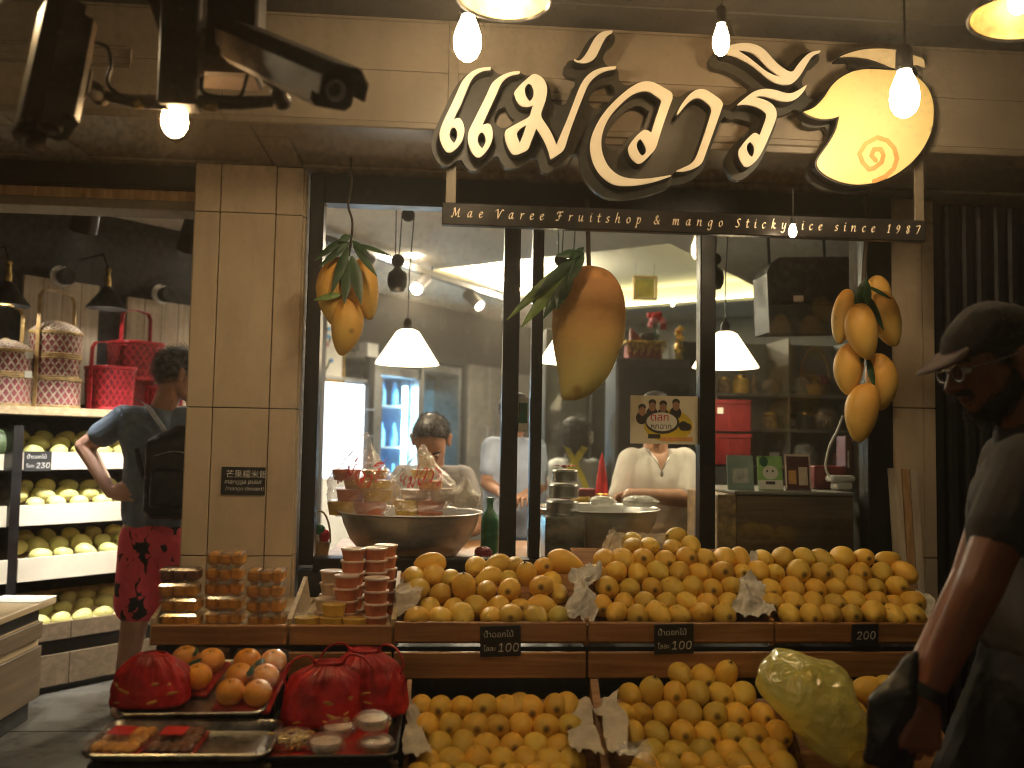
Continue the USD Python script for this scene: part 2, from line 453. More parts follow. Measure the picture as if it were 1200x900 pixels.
# left pillar clad in tiles
pil = thing('pillar', 'square beige tiled pillar with a small black sign, left of the shop window', 'pillar', (0, 0, 0))
PX0, PX1, PY = -0.888, -0.512, -0.11
MB().box((PX0 + .006, PY + .012, 0), (PX1 - .006, 0.34, ZS - 0.002)).build('core', M['pillar_core'], pil)
xs = [PX0, W(256, 300, y=PY)[0], W(321, 300, y=PY)[0], PX1]
zs_ = [0.0, 0.42, 0.84, W(280, 478, y=PY)[2], W(280, 249, y=PY)[2], ZS - 0.004]
for i in range(3):
    for j in range(5):
        off = 0.0 if i < 2 else 0.010
        MB().box((xs[i] + .0015, PY + off, zs_[j] + .0015), (xs[i + 1] - .0015, PY + .022 + off, zs_[j + 1] - .0015), bevel=.0018).build('tile', M['pillar_tile'], pil)
for j in range(5):
    MB().box((PX0 - 0.008, PY + .024, zs_[j] + .0015), (PX0 + .006, 0.335, zs_[j + 1] - .0015), bevel=.003).build('side_tile', M['pillar_tile'], pil)
    MB().box((PX1 - 0.006, PY + .034, zs_[j] + .0015), (PX1 + .006, -0.036, zs_[j + 1] - .0015), bevel=.003).build('side_tile', M['pillar_tile'], pil)

# right pillar
RX0, RX1 = 1.700, 1.880
pir = thing('pillar', 'narrow beige tiled pillar beside the dark roller shutter', 'pillar')
MB().box((RX0 + .01, 0.0, 0), (RX1 - .01, 0.35, ZS - .002)).build('core', M['pillar_core'], pir)
zr = [0, .84, W(1060, 478, y=-.02)[2], W(1060, 260, y=-.02)[2], ZS - .004]
for j in range(4):
    MB().box((RX0 + .0015, -0.022, zr[j] + .0015), (1.825, 0.0, zr[j + 1] - .0015), bevel=.003).build('tile', M['pillar_tile'], pir)
    MB().box((1.828, -0.014, zr[j] + .0015), (RX1 - .0015, 0.0, zr[j + 1] - .0015), bevel=.003).build('tile', M['pillar_tile'], pir)

# dark shutter on the right
shu = thing('shutter', 'dark ribbed roller shutter at the right edge behind the walking man', 'shutter')
MB().box((RX1 + 0.005, 0.06, 0), (4.2, 0.10, ZS - .002)).build('curtain', M['shutter_dark'], shu)
for k in range(26):
    a = RX1 + 0.01 + k * 0.065
    MB().box((a, 0.02 + 0.01 * (k % 2), 0), (a + 0.045, 0.06, ZS - .004), bevel=.01).build('rib', M['shutter_dark'], shu)

# ------------------------------------------------------------------ shop front: metal frame, panes, low wall
wf = thing('shop_window', 'black metal framed shop front of tall panes with its left bay slid open', 'shop window')
FX0, FX1 = W(358, 450, y=0)[0], W(1041, 450, y=0)[0]
zt = ZS - 0.004
zl = 0.80
MB().box((FX0, -0.035, zl), (W(373, 450, y=-.035)[0], 0.045, zt), bevel=.004).build('jamb', M['black_metal'], wf)
MB().box((W(1017, 450, y=-.035)[0], -0.035, zl), (RX0 - .001, 0.045, zt), bevel=.004).build('jamb', M['black_metal'], wf)
JA, JB = W(373, 450, y=-.035)[0] + .001, W(1017, 450, y=-.035)[0] - .001
MB().box((JA, -0.034, W(700, 252, y=0)[2]), (JB, 0.044, zt - .001), bevel=.004).build('head', M['black_metal'], wf)
zh = W(700, 252, y=0)[2] - .001
MB().box((JA, -0.04, zl - .02), (JB, 0.05, zl + .025), bevel=.004).build('sill', M['black_metal'], wf)
mul = []
for a, b, yo in ((588, 607, 0.0), (622, 635, 0.015), (818, 836, 0.0)):
    A, B = W(a, 450, y=0)[0], W(b, 450, y=0)[0]
    mul.append((A, B))
    MB().box((A, -0.03 + yo, zl + .026), (B, 0.03 + yo, zh), bevel=.004).build('stile', M['black_metal'], wf)
for a, b in ((mul[1][1], mul[2][0]), (mul[2][1], JB)):
    MB().box((a - .004, 0.004, zl + .024), (b + .004, 0.010, zh + .004)).build('pane', M['pane_glass'], wf)
    MB().box((a, -0.012, zh - .018), (b, 0.022, zh - .0005), bevel=.003).build('glazing_bead', M['tray_steel'], wf)
lw = thing('low_wall', 'low dark wall under the shop window behind the fruit stand', 'wall')
MB().box((FX0, -0.03, 0), (RX0 - .002, 0.06, zl - .022)).build('body', M['dark_wall'], lw)

# left shop opening: header rail, timber strip and track
hd = thing('door_header', 'layered dark and timber header over the open left shop', 'header')
hx0, hx1 = -4.0, PX0 - 0.012
za = [W(110, q, y=0.0)[2] for q in (190, 221, 234, 245)]
MB().box((hx0, -0.05, za[1]), (hx1, 0.12, ZS - .003), bevel=.004).build('dark_rail', M['black_metal'], hd)
MB().box((hx0, -0.015, za[2]), (hx1, 0.10, za[1] - .001), bevel=.003).build('timber_strip', M['leaning_wood'], hd)
MB().box((hx0, -0.03, za[3]), (hx1, 0.11, za[2] - .001), bevel=.003).build('track', M['fascia_trim'], hd)

# ------------------------------------------------------------------ inside: angled room
LU = np.array([0.60, 0.80, 0])
LV = np.array([0.80, -0.60, 0])
LP = W(430, 340, z=2.5)                       # a point on the upper edge of the left wall
CEIL = 2.5


def onwall(px, py, off=0.0):
    return WP(px, py, LP + LV * off, LV)


def wall_s(p):
    return (p - LP) @ LU


c_ = onwall(632, 400)
SC = wall_s(c_)                               # the far corner
CO = LP + LU * SC; CO[2] = 0
SN = (0.30 - LP[1]) / LU[1]                   # where it meets the shop front


def slab(name, p0, p1, z0, z1, nrm, th, mat, parent=None, bevel=0):
    """Upright slab from p0 to p1, its face on that line, thickened against nrm."""
    p0, p1 = np.array(p0, float)[:2], np.array(p1, float)[:2]
    n = np.array(nrm)[:2]
    v = [[*p0, z0], [*p1, z0], [*p1, z1], [*p0, z1], [*(p0 - n * th), z0], [*(p1 - n * th), z0], [*(p1 - n * th), z1], [*(p0 - n * th), z1]]
    h = m3.Manifold.hull_points(np.array(v))
    return MB().tm(h)


w_ = thing('wall', 'dark inner wall behind the tall fridges, with faint chalk drawings', 'wall')
slab('wall', LP + LU * (SN), LP + LU * SC, 1.98, CEIL - .002, LV, .10, None).build('body', M['dark_wall'], w_)
# chalk drawings of fruit on the dark wall
for px, py, s in ((519, 372, 1.0), (548, 380, .8), (571, 402, .9), (497, 375, .6)):
    c = onwall(px, py, 0.003)
    d = MB()
    ang = np.linspace(0, 2 * np.pi, 22)
    r = 0.055 * s * (1 - .3 * np.cos(ang))
    p = c + np.outer(r * .55 * np.sin(ang), LU) + np.outer(r * 1.6 * np.cos(ang), [0, 0, 1])
    d.tube(p, 0.003, 4)
    d.tube(c + np.array([[0, 0, .06 * s], [.01, 0, .10 * s], [.03, .02, .13 * s]]), 0.003, 4)
    d.build('chalk_drawing', M['grey_print'], w_)
w2 = thing('wall', 'pale grey back wall of the shop with a small gold framed picture', 'wall')
E1 = CO + LV * 3.2
slab('wall', CO, E1, 1.72, CEIL - .002, -LU, .10, None).build('upper_wall', M['inner_wall'], w2)
slab('wall', CO, E1, 0, 1.718, -LU, .10, None).build('lower_wall', M['dark_wall'], w2)


def onback(px, py, off=0.0):
    return WP(px, py, CO - LU * off, -LU)


# ceiling with a raised cove
ce = struct(MB(), 'ceiling', M['ceiling_white']) if False else None
a0 = 0.75; b0 = 0.9


def L2(s, t):
    return CO[:2] - LU[:2] * s + LV[:2] * t     # s metres from the back wall, t metres from the left wall


depth_ = SC - SN


def polyslab(pts, z0, z1):
    return MB().prism(Polygon(pts), (0, 0, z0), (1, 0, 0), (0, 1, 0), z1 - z0)


outer = Polygon([(-3.5, 0.12), (3.6, 0.12), tuple(E1[:2] + LU[:2] * .1), tuple(CO[:2] + LU[:2] * .1), (-3.5, 7.0)]) if False else Polygon([(-3.6, 0.12), (3.6, 0.12), (3.6, 6.5), (-3.6, 6.5)])
hole = Polygon([L2(.95, 1.0), L2(.95, 2.9), L2(3.3, 2.9), L2(3.3, 1.0)])
cm = MB()
cm.prism(outer.difference(hole), (0, 0, CEIL), (1, 0, 0), (0, 1, 0), 0.03)
ceil = struct(cm, 'ceiling', M['ceiling_white'])
MB().prism(hole.buffer(.16, join_style=2), (0, 0, CEIL + .20), (1, 0, 0), (0, 1, 0), .03).build('raised_panel', M['ceiling_white'], ceil)
MB().prism(hole.buffer(.16, join_style=2).difference(hole.buffer(.145, join_style=2)), (0, 0, CEIL + .031), (1, 0, 0), (0, 1, 0), .168).build('cove_side', M['ceiling_white'], ceil)
MB().prism(hole.buffer(.12, join_style=2).difference(hole.buffer(.08, join_style=2)), (0, 0, CEIL + .031), (1, 0, 0), (0, 1, 0), .02).build('cove_strip', M['cove_glow'], ceil)

# ------------------------------------------------------------------ logo sign
YS = -0.62


def chaikin(p, k=2):
    p = np.asarray(p, float)
    for _ in range(k):
        q = np.roll(p, -1, 0)
        # keep sharp points where the outline turns hard
        a = p - np.roll(p, 1, 0); b = q - p
        cosang = (a * b).sum(1) / (np.linalg.norm(a, axis=1) * np.linalg.norm(b, axis=1) + 1e-9)
        out = []
        for i in range(len(p)):
            w = 0.25 if cosang[i] > 0.1 else 0.03
            w2 = 0.25 if cosang[(i + 1) % len(p)] > 0.1 else 0.03
            out += [p[i] * (1 - w) + q[i] * w, p[i] * w2 + q[i] * (1 - w2)]
        p = np.array(out)
    return p


def zoomed(pts, ox, oy, s):
    return [(ox + x / s, oy + y / s) for x, y in pts]


LET = []
S1 = (500, 30, 4.737)
LET.append(([(352, 236), (300, 240), (255, 258), (222, 285), (195, 320), (165, 390), (130, 465), (95, 535), (75, 590), (75, 625), (85, 660), (105, 695), (125, 708), (155, 690), (190, 650), (207, 600), (205, 560), (190, 525), (175, 517), (143, 530), (160, 490), (185, 445), (200, 405), (225, 345), (245, 300), (270, 272), (310, 250), (352, 246)],
            [[(148, 562), (130, 575), (122, 605), (128, 635), (152, 660), (170, 635), (175, 600), (165, 570)]], S1))
LET.append(([(513, 259), (470, 262), (420, 280), (385, 305), (360, 330), (335, 390), (300, 460), (265, 530), (235, 590), (230, 630), (238, 670), (255, 710), (285, 738), (320, 710), (350, 665), (365, 620), (360, 570), (345, 546), (303, 560), (320, 520), (350, 455), (385, 380), (405, 330), (430, 297), (470, 275), (513, 269)],
            [[(303, 588), (285, 605), (277, 635), (285, 665), (308, 690), (325, 665), (333, 635), (322, 600)]], S1))
S2 = (580, 30, 4.7375)
LET.append(([(108, 375), (140, 335), (180, 300), (215, 270), (250, 285), (278, 315), (288, 360), (280, 410), (262, 460), (248, 505), (275, 545), (305, 590), (328, 640), (339, 675), (375, 590), (405, 520), (435, 440), (465, 360), (490, 310), (520, 275), (560, 250), (610, 236), (668, 232), (668, 242), (625, 248), (580, 265), (545, 290), (515, 325), (490, 385), (460, 460), (430, 540), (405, 610), (383, 690), (350, 715), (310, 742), (300, 700), (280, 650), (255, 605), (228, 565), (215, 600), (195, 650), (183, 688), (150, 705), (105, 722), (80, 690), (60, 640), (55, 590), (85, 570), (140, 540), (195, 512), (205, 475), (215, 440), (185, 452), (150, 450), (125, 425), (110, 385)],
            [[(190, 318), (170, 330), (160, 360), (168, 400), (192, 428), (212, 410), (220, 375), (208, 335)], [(108, 592), (180, 545), (160, 610), (137, 662)]], S2))
LET.append(([(440, 192), (465, 205), (490, 185), (515, 150), (540, 100), (565, 60), (600, 38), (648, 33), (648, 42), (620, 55), (600, 85), (575, 140), (555, 180), (520, 205), (480, 210), (445, 200)], [], S2))
S3 = (670, 70, 5.622)
LET.append(([(670, 228), (600, 190), (550, 160), (500, 147), (450, 155), (400, 180), (340, 225), (280, 280), (220, 345), (170, 420), (135, 500), (122, 560), (125, 620), (145, 690), (180, 750), (230, 800), (290, 830), (370, 832), (450, 825), (540, 805), (600, 785), (652, 766), (570, 780), (500, 790), (430, 793), (350, 785), (290, 760), (240, 715), (205, 650), (188, 580), (190, 510), (215, 430), (255, 360), (310, 300), (370, 245), (430, 212), (490, 205), (530, 220), (560, 245), (595, 268), (580, 320), (555, 390), (525, 490), (505, 476), (480, 465), (450, 485), (410, 525), (375, 575), (372, 600), (385, 640), (415, 675), (447, 690), (500, 640), (548, 590), (565, 530), (600, 420), (635, 320)],
            [[(450, 520), (430, 535), (420, 565), (430, 605), (455, 640), (480, 632), (495, 605), (485, 570), (465, 535)]], S3))
LET.append(([(995, 285), (930, 235), (870, 198), (820, 203), (780, 230), (745, 270), (715, 315), (692, 362), (705, 350), (740, 305), (780, 265), (825, 248), (870, 268), (928, 320), (910, 390), (880, 480), (850, 570), (820, 650), (790, 690), (740, 715), (690, 736), (730, 738), (790, 722), (850, 690), (870, 640), (905, 540), (945, 430), (980, 330)], [], S3))
S4 = (800, 40, 5.0)
LET.append(([(320, 418), (370, 375), (420, 338), (480, 325), (540, 332), (590, 350), (630, 355), (670, 340), (720, 305), (705, 335), (670, 375), (620, 397), (560, 390), (500, 370), (450, 360), (410, 373), (460, 385), (510, 405), (540, 440), (547, 480), (530, 530), (505, 590), (480, 650), (450, 710), (415, 755), (368, 785), (340, 750), (322, 695), (350, 650), (395, 600), (420, 580), (450, 600), (470, 550), (495, 480), (480, 455), (440, 430), (390, 415), (345, 412)],
            [[(395, 628), (372, 645), (368, 680), (385, 715), (405, 727), (420, 700), (420, 660)]], S4))
LET.append(([(228, 98), (250, 85), (280, 70), (340, 58), (400, 60), (450, 78), (490, 110), (530, 160), (580, 205), (640, 235), (670, 190), (710, 140), (750, 110), (800, 102), (800, 110), (770, 118), (745, 140), (715, 190), (680, 250), (640, 290), (600, 300), (550, 290), (500, 265), (450, 220), (400, 180), (340, 145), (280, 122), (235, 118)],
            [[(315, 95), (360, 95), (410, 110), (450, 145), (490, 190), (540, 230), (582, 258), (540, 252), (480, 222), (430, 180), (380, 140), (330, 108)]], S4))
S5 = (930, 50, 5.0)
MANGO_OUT = [(55, 408), (110, 390), (150, 355), (185, 310), (215, 260), (260, 215), (320, 180), (390, 160), (470, 158), (550, 165), (610, 165), (680, 180), (740, 220), (785, 270), (812, 340), (818, 410), (810, 500), (780, 580), (730, 660), (660, 730), (580, 785), (490, 820), (400, 835), (310, 830), (230, 805), (160, 765), (130, 720), (135, 690), (165, 645), (205, 590), (240, 530), (255, 480), (265, 433), (220, 447), (170, 452), (110, 440), (70, 420)]
LEAF_OUT = [(266, 86), (330, 60), (400, 43), (480, 37), (560, 40), (640, 55), (700, 78), (762, 98), (764, 150), (720, 128), (690, 140), (640, 160), (580, 150), (530, 130), (470, 105), (400, 90), (330, 83)]
SPIRAL = [(480, 690), (455, 660), (470, 625), (510, 625), (525, 660), (515, 700), (470, 735), (440, 742), (402, 700), (385, 650), (420, 592), (490, 555), (550, 575), (590, 620), (605, 680), (585, 740), (530, 788), (470, 812)]


def on_sign(pts, y=YS):
    return np.array([W(x, yy, y=y)[[0, 2]] for x, yy in pts])


def outline(out, holes, s, y=YS, k=2):
    p = Polygon(on_sign(chaikin(zoomed(out, *s), k), y), [on_sign(chaikin(zoomed(h, *s), k), y) for h in holes])
    return p.buffer(0)


FACES = [outline(*l).buffer(.0018) for l in LET]
MANGO_P, LEAF_P = outline(MANGO_OUT, [], S5), outline(LEAF_OUT, [], S5)
SX, SZ = np.array([1.0, 0, 0]), np.array([0, 0, 1.0])
logo = thing('logo_sign', 'large black logo sign of cut-out cream Thai script letters ending in a yellow mango', 'sign')
solid = unary_union([Polygon(f.exterior) if f.geom_type == 'Polygon' else f.convex_hull for f in FACES[:4]] + [Polygon(FACES[4].exterior), Polygon(FACES[5].exterior).convex_hull, Polygon(FACES[6].exterior), Polygon(FACES[7].exterior), MANGO_P.buffer(-.016), LEAF_P.buffer(-.014)])
backing = solid.buffer(0.046).buffer(-0.032)
low = affinity.translate(solid.buffer(0.012), -0.010, -0.012)
backing = unary_union([backing, low]).buffer(0.004)
backing = Polygon(backing.exterior, [h for h in backing.interiors if Polygon(h).area > 0.0012]) if backing.geom_type == 'Polygon' else backing
MB().prism(backing.simplify(.0008), (0, YS + .070, 0), SX, SZ, 0.025).build('backing', M['sign_olive'], logo)
for f in FACES:
    sd_ = MB().prism(f.buffer(.0022), (0, YS + .0445, 0), SX, SZ, 0.0440).build('letter', M['sign_black'], logo)
    MB().prism(f, (0, YS, 0), SX, SZ, 0.005).build('letter_face', M['letter_face'], sd_)
for pl_, nm_, mt_ in ((MANGO_P, 'mango_plate', 'mango_face'), (LEAF_P, 'leaf_plate', 'leaf_face')):
    sd_ = MB().prism(pl_.buffer(.004), (0, YS + .0445, 0), SX, SZ, 0.0440).build(nm_, M['sign_black'], logo)
    MB().prism(pl_, (0, YS, 0), SX, SZ, 0.005).build('plate_face', M[mt_], sd_)
spl = LineString(on_sign(zoomed(SPIRAL, *S5), YS - .005)).buffer(0.0068, join_style=1)
MB().prism(spl, (0, YS - .0052, 0), SX, SZ, 0.002).build('spiral', M['spiral_paint'], logo)
# carrying frame
fr = MB()
for px in (532, 1070):
    a, b = W(px, 60, y=YS + .10), W(px, 238, y=YS + .10)
    fr.box((a[0] - .016, YS + .0705, 1.976), (a[0] + .016, YS + .079, ZC + .02), bevel=.002)
for py in (110, 160):
    a, b = W(532, py, y=YS + .09), W(1070, py + 20, y=YS + .09)
    fr.box((a[0] + .017, YS + .0715, a[2] - .012), (b[0] - .017, YS + .078, a[2] + .012), bevel=.003)
fr.build('frame', M['fascia_trim'], logo)

# text bar below
bar = thing('name_board', 'long narrow black board lettered in cream italics hanging below the logo sign', 'sign')
bx0, bx1 = W(518, 250, y=YS)[0], W(1085, 270, y=YS)[0]
bz0, bz1 = 1.903, 1.971
MB().box((bx0, YS, bz0), (bx1, YS + .03, bz1), bevel=.003).build('board', M['sign_bar_black'], bar)
STK = {
 'a': ([[(.75, .92), (.45, 1), (.14, .6), (.12, .2), (.3, 0), (.55, .25), (.78, .95)], [(.78, 1), (.66, .2), (.75, 0), (.95, .15)]], 1.0),
 'e': ([[(.12, .48), (.5, .58), (.7, .8), (.5, 1), (.25, .85), (.1, .4), (.3, 0), (.7, .2)]], .8),
 'r': ([[(.1, .88), (.25, 1), (.2, .5), (.13, 0)], [(.2, .5), (.48, .95), (.75, .95)]], .75),
 'u': ([[(.08, .88), (.22, 1), (.15, .3), (.3, 0), (.62, .4), (.8, 1)], [(.8, 1), (.7, .2), (.8, 0), (.98, .12)]], 1.0),
 'i': ([[(.12, .88), (.28, 1), (.2, .2), (.3, 0), (.5, .12)], [(.32, 1.40), (.37, 1.45)]], .5),
 't': ([[(.33, 1.45), (.18, .25), (.32, 0), (.55, .12)], [(0, 1), (.58, 1.02)]], .55),
 's': ([[(.66, .88), (.45, 1), (.2, .8), (.36, .55), (.6, .28), (.4, 0), (.06, .1)]], .72),
 'h': ([[(.38, 1.75), (.1, 0)], [(.17, .45), (.5, .95), (.76, .88), (.68, .2), (.8, 0), (.98, .12)]], 1.0),
 'o': ([[(.45, 1), (.15, .75), (.15, .2), (.38, 0), (.7, .25), (.7, .8), (.45, 1)]], .85),
 'p': ([[(.08, .88), (.25, 1), (.02, -.68)], [(.18, .4), (.45, .95), (.75, .85), (.7, .3), (.45, 0), (.14, .1)], [(-.14, -.7), (.2, -.66)]], .9),
 'm': ([[(.08, .88), (.22, 1), (.1, 0)], [(.18, .45), (.45, .95), (.62, .9), (.54, 0)], [(.62, .45), (.92, .97), (1.1, .88), (1.02, .2), (1.12, 0), (1.3, .12)]], 1.35),
 'n': ([[(.08, .88), (.22, 1), (.1, 0)], [(.18, .45), (.5, .95), (.76, .88), (.68, .2), (.8, 0), (.98, .12)]], 1.0),
 'g': ([[(.75, .92), (.45, 1), (.14, .6), (.12, .2), (.3, 0), (.55, .25), (.78, .95)], [(.8, 1), (.62, -.4), (.35, -.7), (.0, -.5)]], .95),
 'c': ([[(.7, .86), (.45, 1), (.15, .6), (.2, .1), (.45, 0), (.7, .2)]], .78),
 'k': ([[(.38, 1.75), (.1, 0)], [(.17, .45), (.52, .98), (.7, .8), (.42, .52), (.22, .5)], [(.36, .5), (.65, 0), (.9, .1)]], .9),
 'y': ([[(.08, .88), (.22, 1), (.15, .3), (.3, 0), (.62, .4), (.8, 1)], [(.8, 1), (.6, -.4), (.3, -.7), (0, -.5)]], .95),
 'M': ([[(-.2, .1), (.05, 0), (.38, 1.5)], [(.12, 1.3), (.38, 1.52), (.62, .2)], [(.62, .2), (1.2, 1.5)], [(1.2, 1.5), (1.08, .15), (1.18, 0), (1.4, .1)]], 1.5),
 'V': ([[(-.1, 1.3), (.12, 1.5), (.3, 1.4), (.42, 0)], [(.42, 0), (.95, 1.25), (1.15, 1.5), (1.35, 1.38)]], 1.2),
 'F': ([[(.05, 1.15), (.12, 1.45), (.5, 1.5), (1.1, 1.52)], [(.62, 1.5), (.42, .2), (.2, 0), (-.1, .1)], [(.3, .78), (.85, .82)]], 1.1),
 'S': ([[(.95, 1.35), (.65, 1.5), (.35, 1.2), (.55, .8), (.75, .4), (.5, 0), (.05, .12)]], .95),
 '&': ([[(1.05, .75), (.8, .2), (.4, 0), (.1, .3), (.35, .75), (.75, 1.2), (.6, 1.5), (.38, 1.25), (.6, .6), (1.05, 0)]], 1.15),
 '1': ([[(.15, 1.15), (.45, 1.42), (.26, 0)], [(.05, .02), (.48, .02)]], .7),
 '9': ([[(.72, 1.15), (.45, 1.4), (.18, 1.05), (.25, .7), (.55, .75), (.74, 1.2), (.6, .5), (.22, 0)]], .85),
 '8': ([[(.5, .75), (.25, 1.1), (.5, 1.4), (.75, 1.15), (.5, .75), (.2, .4), (.4, 0), (.68, .3), (.5, .75)]], .85),
 '7': ([[(.12, 1.3), (.3, 1.38), (.88, 1.38), (.35, 0)]], .8)}


def smooth_line(p, n=5):
    p = np.asarray(p, float)
    if len(p) < 3:
        return np.linspace(p[0], p[-1], 4)
    q = np.vstack([2 * p[0] - p[1], p, 2 * p[-1] - p[-2]])
    out = []
    for i in range(1, len(q) - 2):
        for t in np.linspace(0, 1, n, endpoint=False):
            out.append(.5 * ((2 * q[i]) + (-q[i - 1] + q[i + 1]) * t + (2 * q[i - 1] - 5 * q[i] + 4 * q[i + 1] - q[i + 2]) * t * t + (-q[i - 1] + 3 * q[i] - 3 * q[i + 1] + q[i + 2]) * t ** 3))
    out.append(p[-1])
    return np.array(out)


def nib(strokes, w=.17, a=math.radians(42), th=.055):
    d = np.array([math.cos(a), math.sin(a)]) * w / 2
    e = np.array([-math.sin(a), math.cos(a)]) * th / 2
    foot = np.array([d + e, d - e, -d - e, -d + e])
    parts = []
    for s in strokes:
        q = smooth_line(s)
        for p0, p1 in zip(q[:-1], q[1:]):
            parts.append(MultiPoint(np.vstack([foot + p0, foot + p1])).convex_hull)
    return unary_union(parts)


TXT = 'Mae Varee Fruitshop & mango Stickyrice since 1987'
adv, pos = 0.0, []
for ch in TXT:
    pos.append(adv)
    adv += (1.05 if ch == ' ' else STK[ch][1] + 0.72)
tx0, tx1 = W(530, 250, y=YS)[0], W(1078, 270, y=YS)[0]
sc = (tx1 - tx0) / (adv - .72)
XH = 0.0175
for ch, ad in zip(TXT, pos):
    if ch == ' ':
        continue
    g = nib(STK[ch][0])
    g = affinity.affine_transform(g, [XH * .92, XH * .10, 0, XH, tx0 + ad * sc, bz0 + .024])
    MB().prism(g.simplify(.0002), (0, YS - .0003, 0), SX, SZ, 0.002).build('letter', M['bar_letter'], bar)

# ================================================================== lamps over the pavement
GLASS = [(.0, -.052), (.010, -.050), (.020, -.042), (.027, -.028), (.029, -.012), (.027, .006), (.020, .026), (.014, .040), (.013, .048)]


def bulb(px, py, y, label, mat='bulb_glow', k=1.0, kx=1.0, top=ZC, name='hanging_bulb', group=None):
    c = W(px, py, y=y)
    t = thing(name, label, 'light bulb', c, group=group)
    MB().lathe([(r * k * kx, z * k) for r, z in GLASS], n=20).build('glass', M[mat], t, smooth=True)
    MB().lathe([(.0, .095 * k), (.013 * k, .094 * k), (.016 * k, .085 * k), (.017 * k, .05 * k), (.0135 * k, .044 * k), (.0, .044 * k)], n=16).build('socket', M['black_plastic'], t, smooth=40)
    MB().tube([(0, 0, .09 * k), (0.002, 0, (top - c[2]) * .6), (0, 0, top - c[2])], .0028, 6).build('cord', M['black_plastic'], t)
    return t


bulb(548, 43, -0.98, 'glowing filament bulb hanging over the left end of the cream Thai letters', 'bulb_glow_white', 1.28)
bulb(845, 45, -0.98, 'slim glowing bulb hanging above the middle of the logo sign', 'bulb_glow', .92, .85)
bulb(1060, 108, -0.98, 'largest glowing bulb, hanging right in front of the yellow mango plate', 'bulb_glow_white', 1.36)
bulb(205, 136, -1.32, 'glowing bulb below the post of the security cameras', 'bulb_glow', .92, 1.05, top=W(205, 112, y=-1.32)[2])
bulb(929, 270, -0.70, 'tiny glowing bulb standing in for a reflection before the lettered name board', 'reflection_glow', .42, top=W(929, 222, y=-.70)[2])  # bulb and cord added in place of a reflected light

# two metal dome pendants cut by the top edge; third unseen, added for light
PD = [(.012, .12), (.03, .118), (.035, .10), (.075, .07), (.105, .02), (.112, .0), (.114, -.004), (.110, -.004), (.106, .002)]
PI_ = [(.105, .001), (.099, .02), (.070, .066), (.030, .094), (.0, .097)]
for px, py, y, lab, tilt in ((590, -2, -1.25, 'gold lined metal pendant lamp at the top edge left of the middle bulb', 0.05), (1192, 22, -1.25, 'gold lined metal pendant lamp at the top right corner', 0.16), (-62, -22, -1.25, 'added gold lined pendant lamp, unseen left of the security cameras, to light the stand', 0.03)):
    c = W(px, py, y=y)
    t = thing('pendant_lamp', lab, 'pendant lamp', c, rot=roty(tilt))
    MB().lathe(PD, n=40).build('shade', M['tray_steel'], t, smooth=40)
    MB().lathe(PI_, n=40).build('lining', M['gold_inside'], t, smooth=40)
    MB().ell((0, 0, .045), (.026, .026, .032), 2).build('bulb', M['pendant_dim' if 'right' in lab else 'pendant_added' if 'left of the security' in lab else 'pendant_glow'], t, smooth=True)
    MB().tube([(0, 0, .115), (0, 0, max(.13, ZC - c[2]))], .004, 6).build('rod', M['black_plastic'], t)

# ------------------------------------------------------------------ security cameras on their post
YC = -1.40
post = thing('camera_post', 'dark steel ceiling post with cross arms carrying two security cameras', 'post')
a, b = W(196, -60, y=YC), W(234, 128, y=YC)
MB().box((a[0], YC - .03, b[2]), (b[0], YC + .03, ZC + .02), bevel=.004).build('post', M['cctv_black'], post)
a2, b2 = W(236, -60, y=YC + .10), W(304, 98, y=YC + .10)
MB().box((a2[0], YC + .06, b2[2]), (b2[0], YC + .15, ZC + .02), bevel=.006).build('junction_box', M['cctv_black'], post)
g = Polygon([tuple(W(*q, y=YC + .05)[[0, 2]]) for q in ((160, -45), (196, 62), (236, 62), (236, -45))])
MB().prism(g, (0, YC + .055, 0), SX, SZ, .02).build('gusset', M['cctv_black'], post)
l0, l1 = W(118, 112, y=YC), W(196, 120, y=YC)
r0, r1 = W(234, 120, y=YC), W(330, 118, y=YC)
arm = MB().tube([l0, (l0 + l1) / 2 - [0, 0, .006], l1], [.011, .014, .016], 12)
arm.build('arm', M['cctv_black'], post, smooth=40)
MB().tube([r0, (r0 + r1) / 2 - [0, 0, .003], r1], [.016, .015, .011], 12).build('arm', M['cctv_black'], post, smooth=40)
MB().tube([W(158, 122, y=YC - .02), W(166, 120, y=YC - .02)], .012, 10).build('collar', M['brass'], post)
MB().tube([W(240, 124, y=YC - .02), W(254, 126, y=YC - .02)], .010, 10).build('collar', M['brass'], post)
MB().tube([(b[0] - .036, YC - .031, b[2] + .02), (b[0] - .036, YC - .06, b[2] + .03), W(205, 108, y=-1.32), W(205, 118, y=-1.32)], .006, 8).build('bulb_bracket', M['cctv_black'], post)


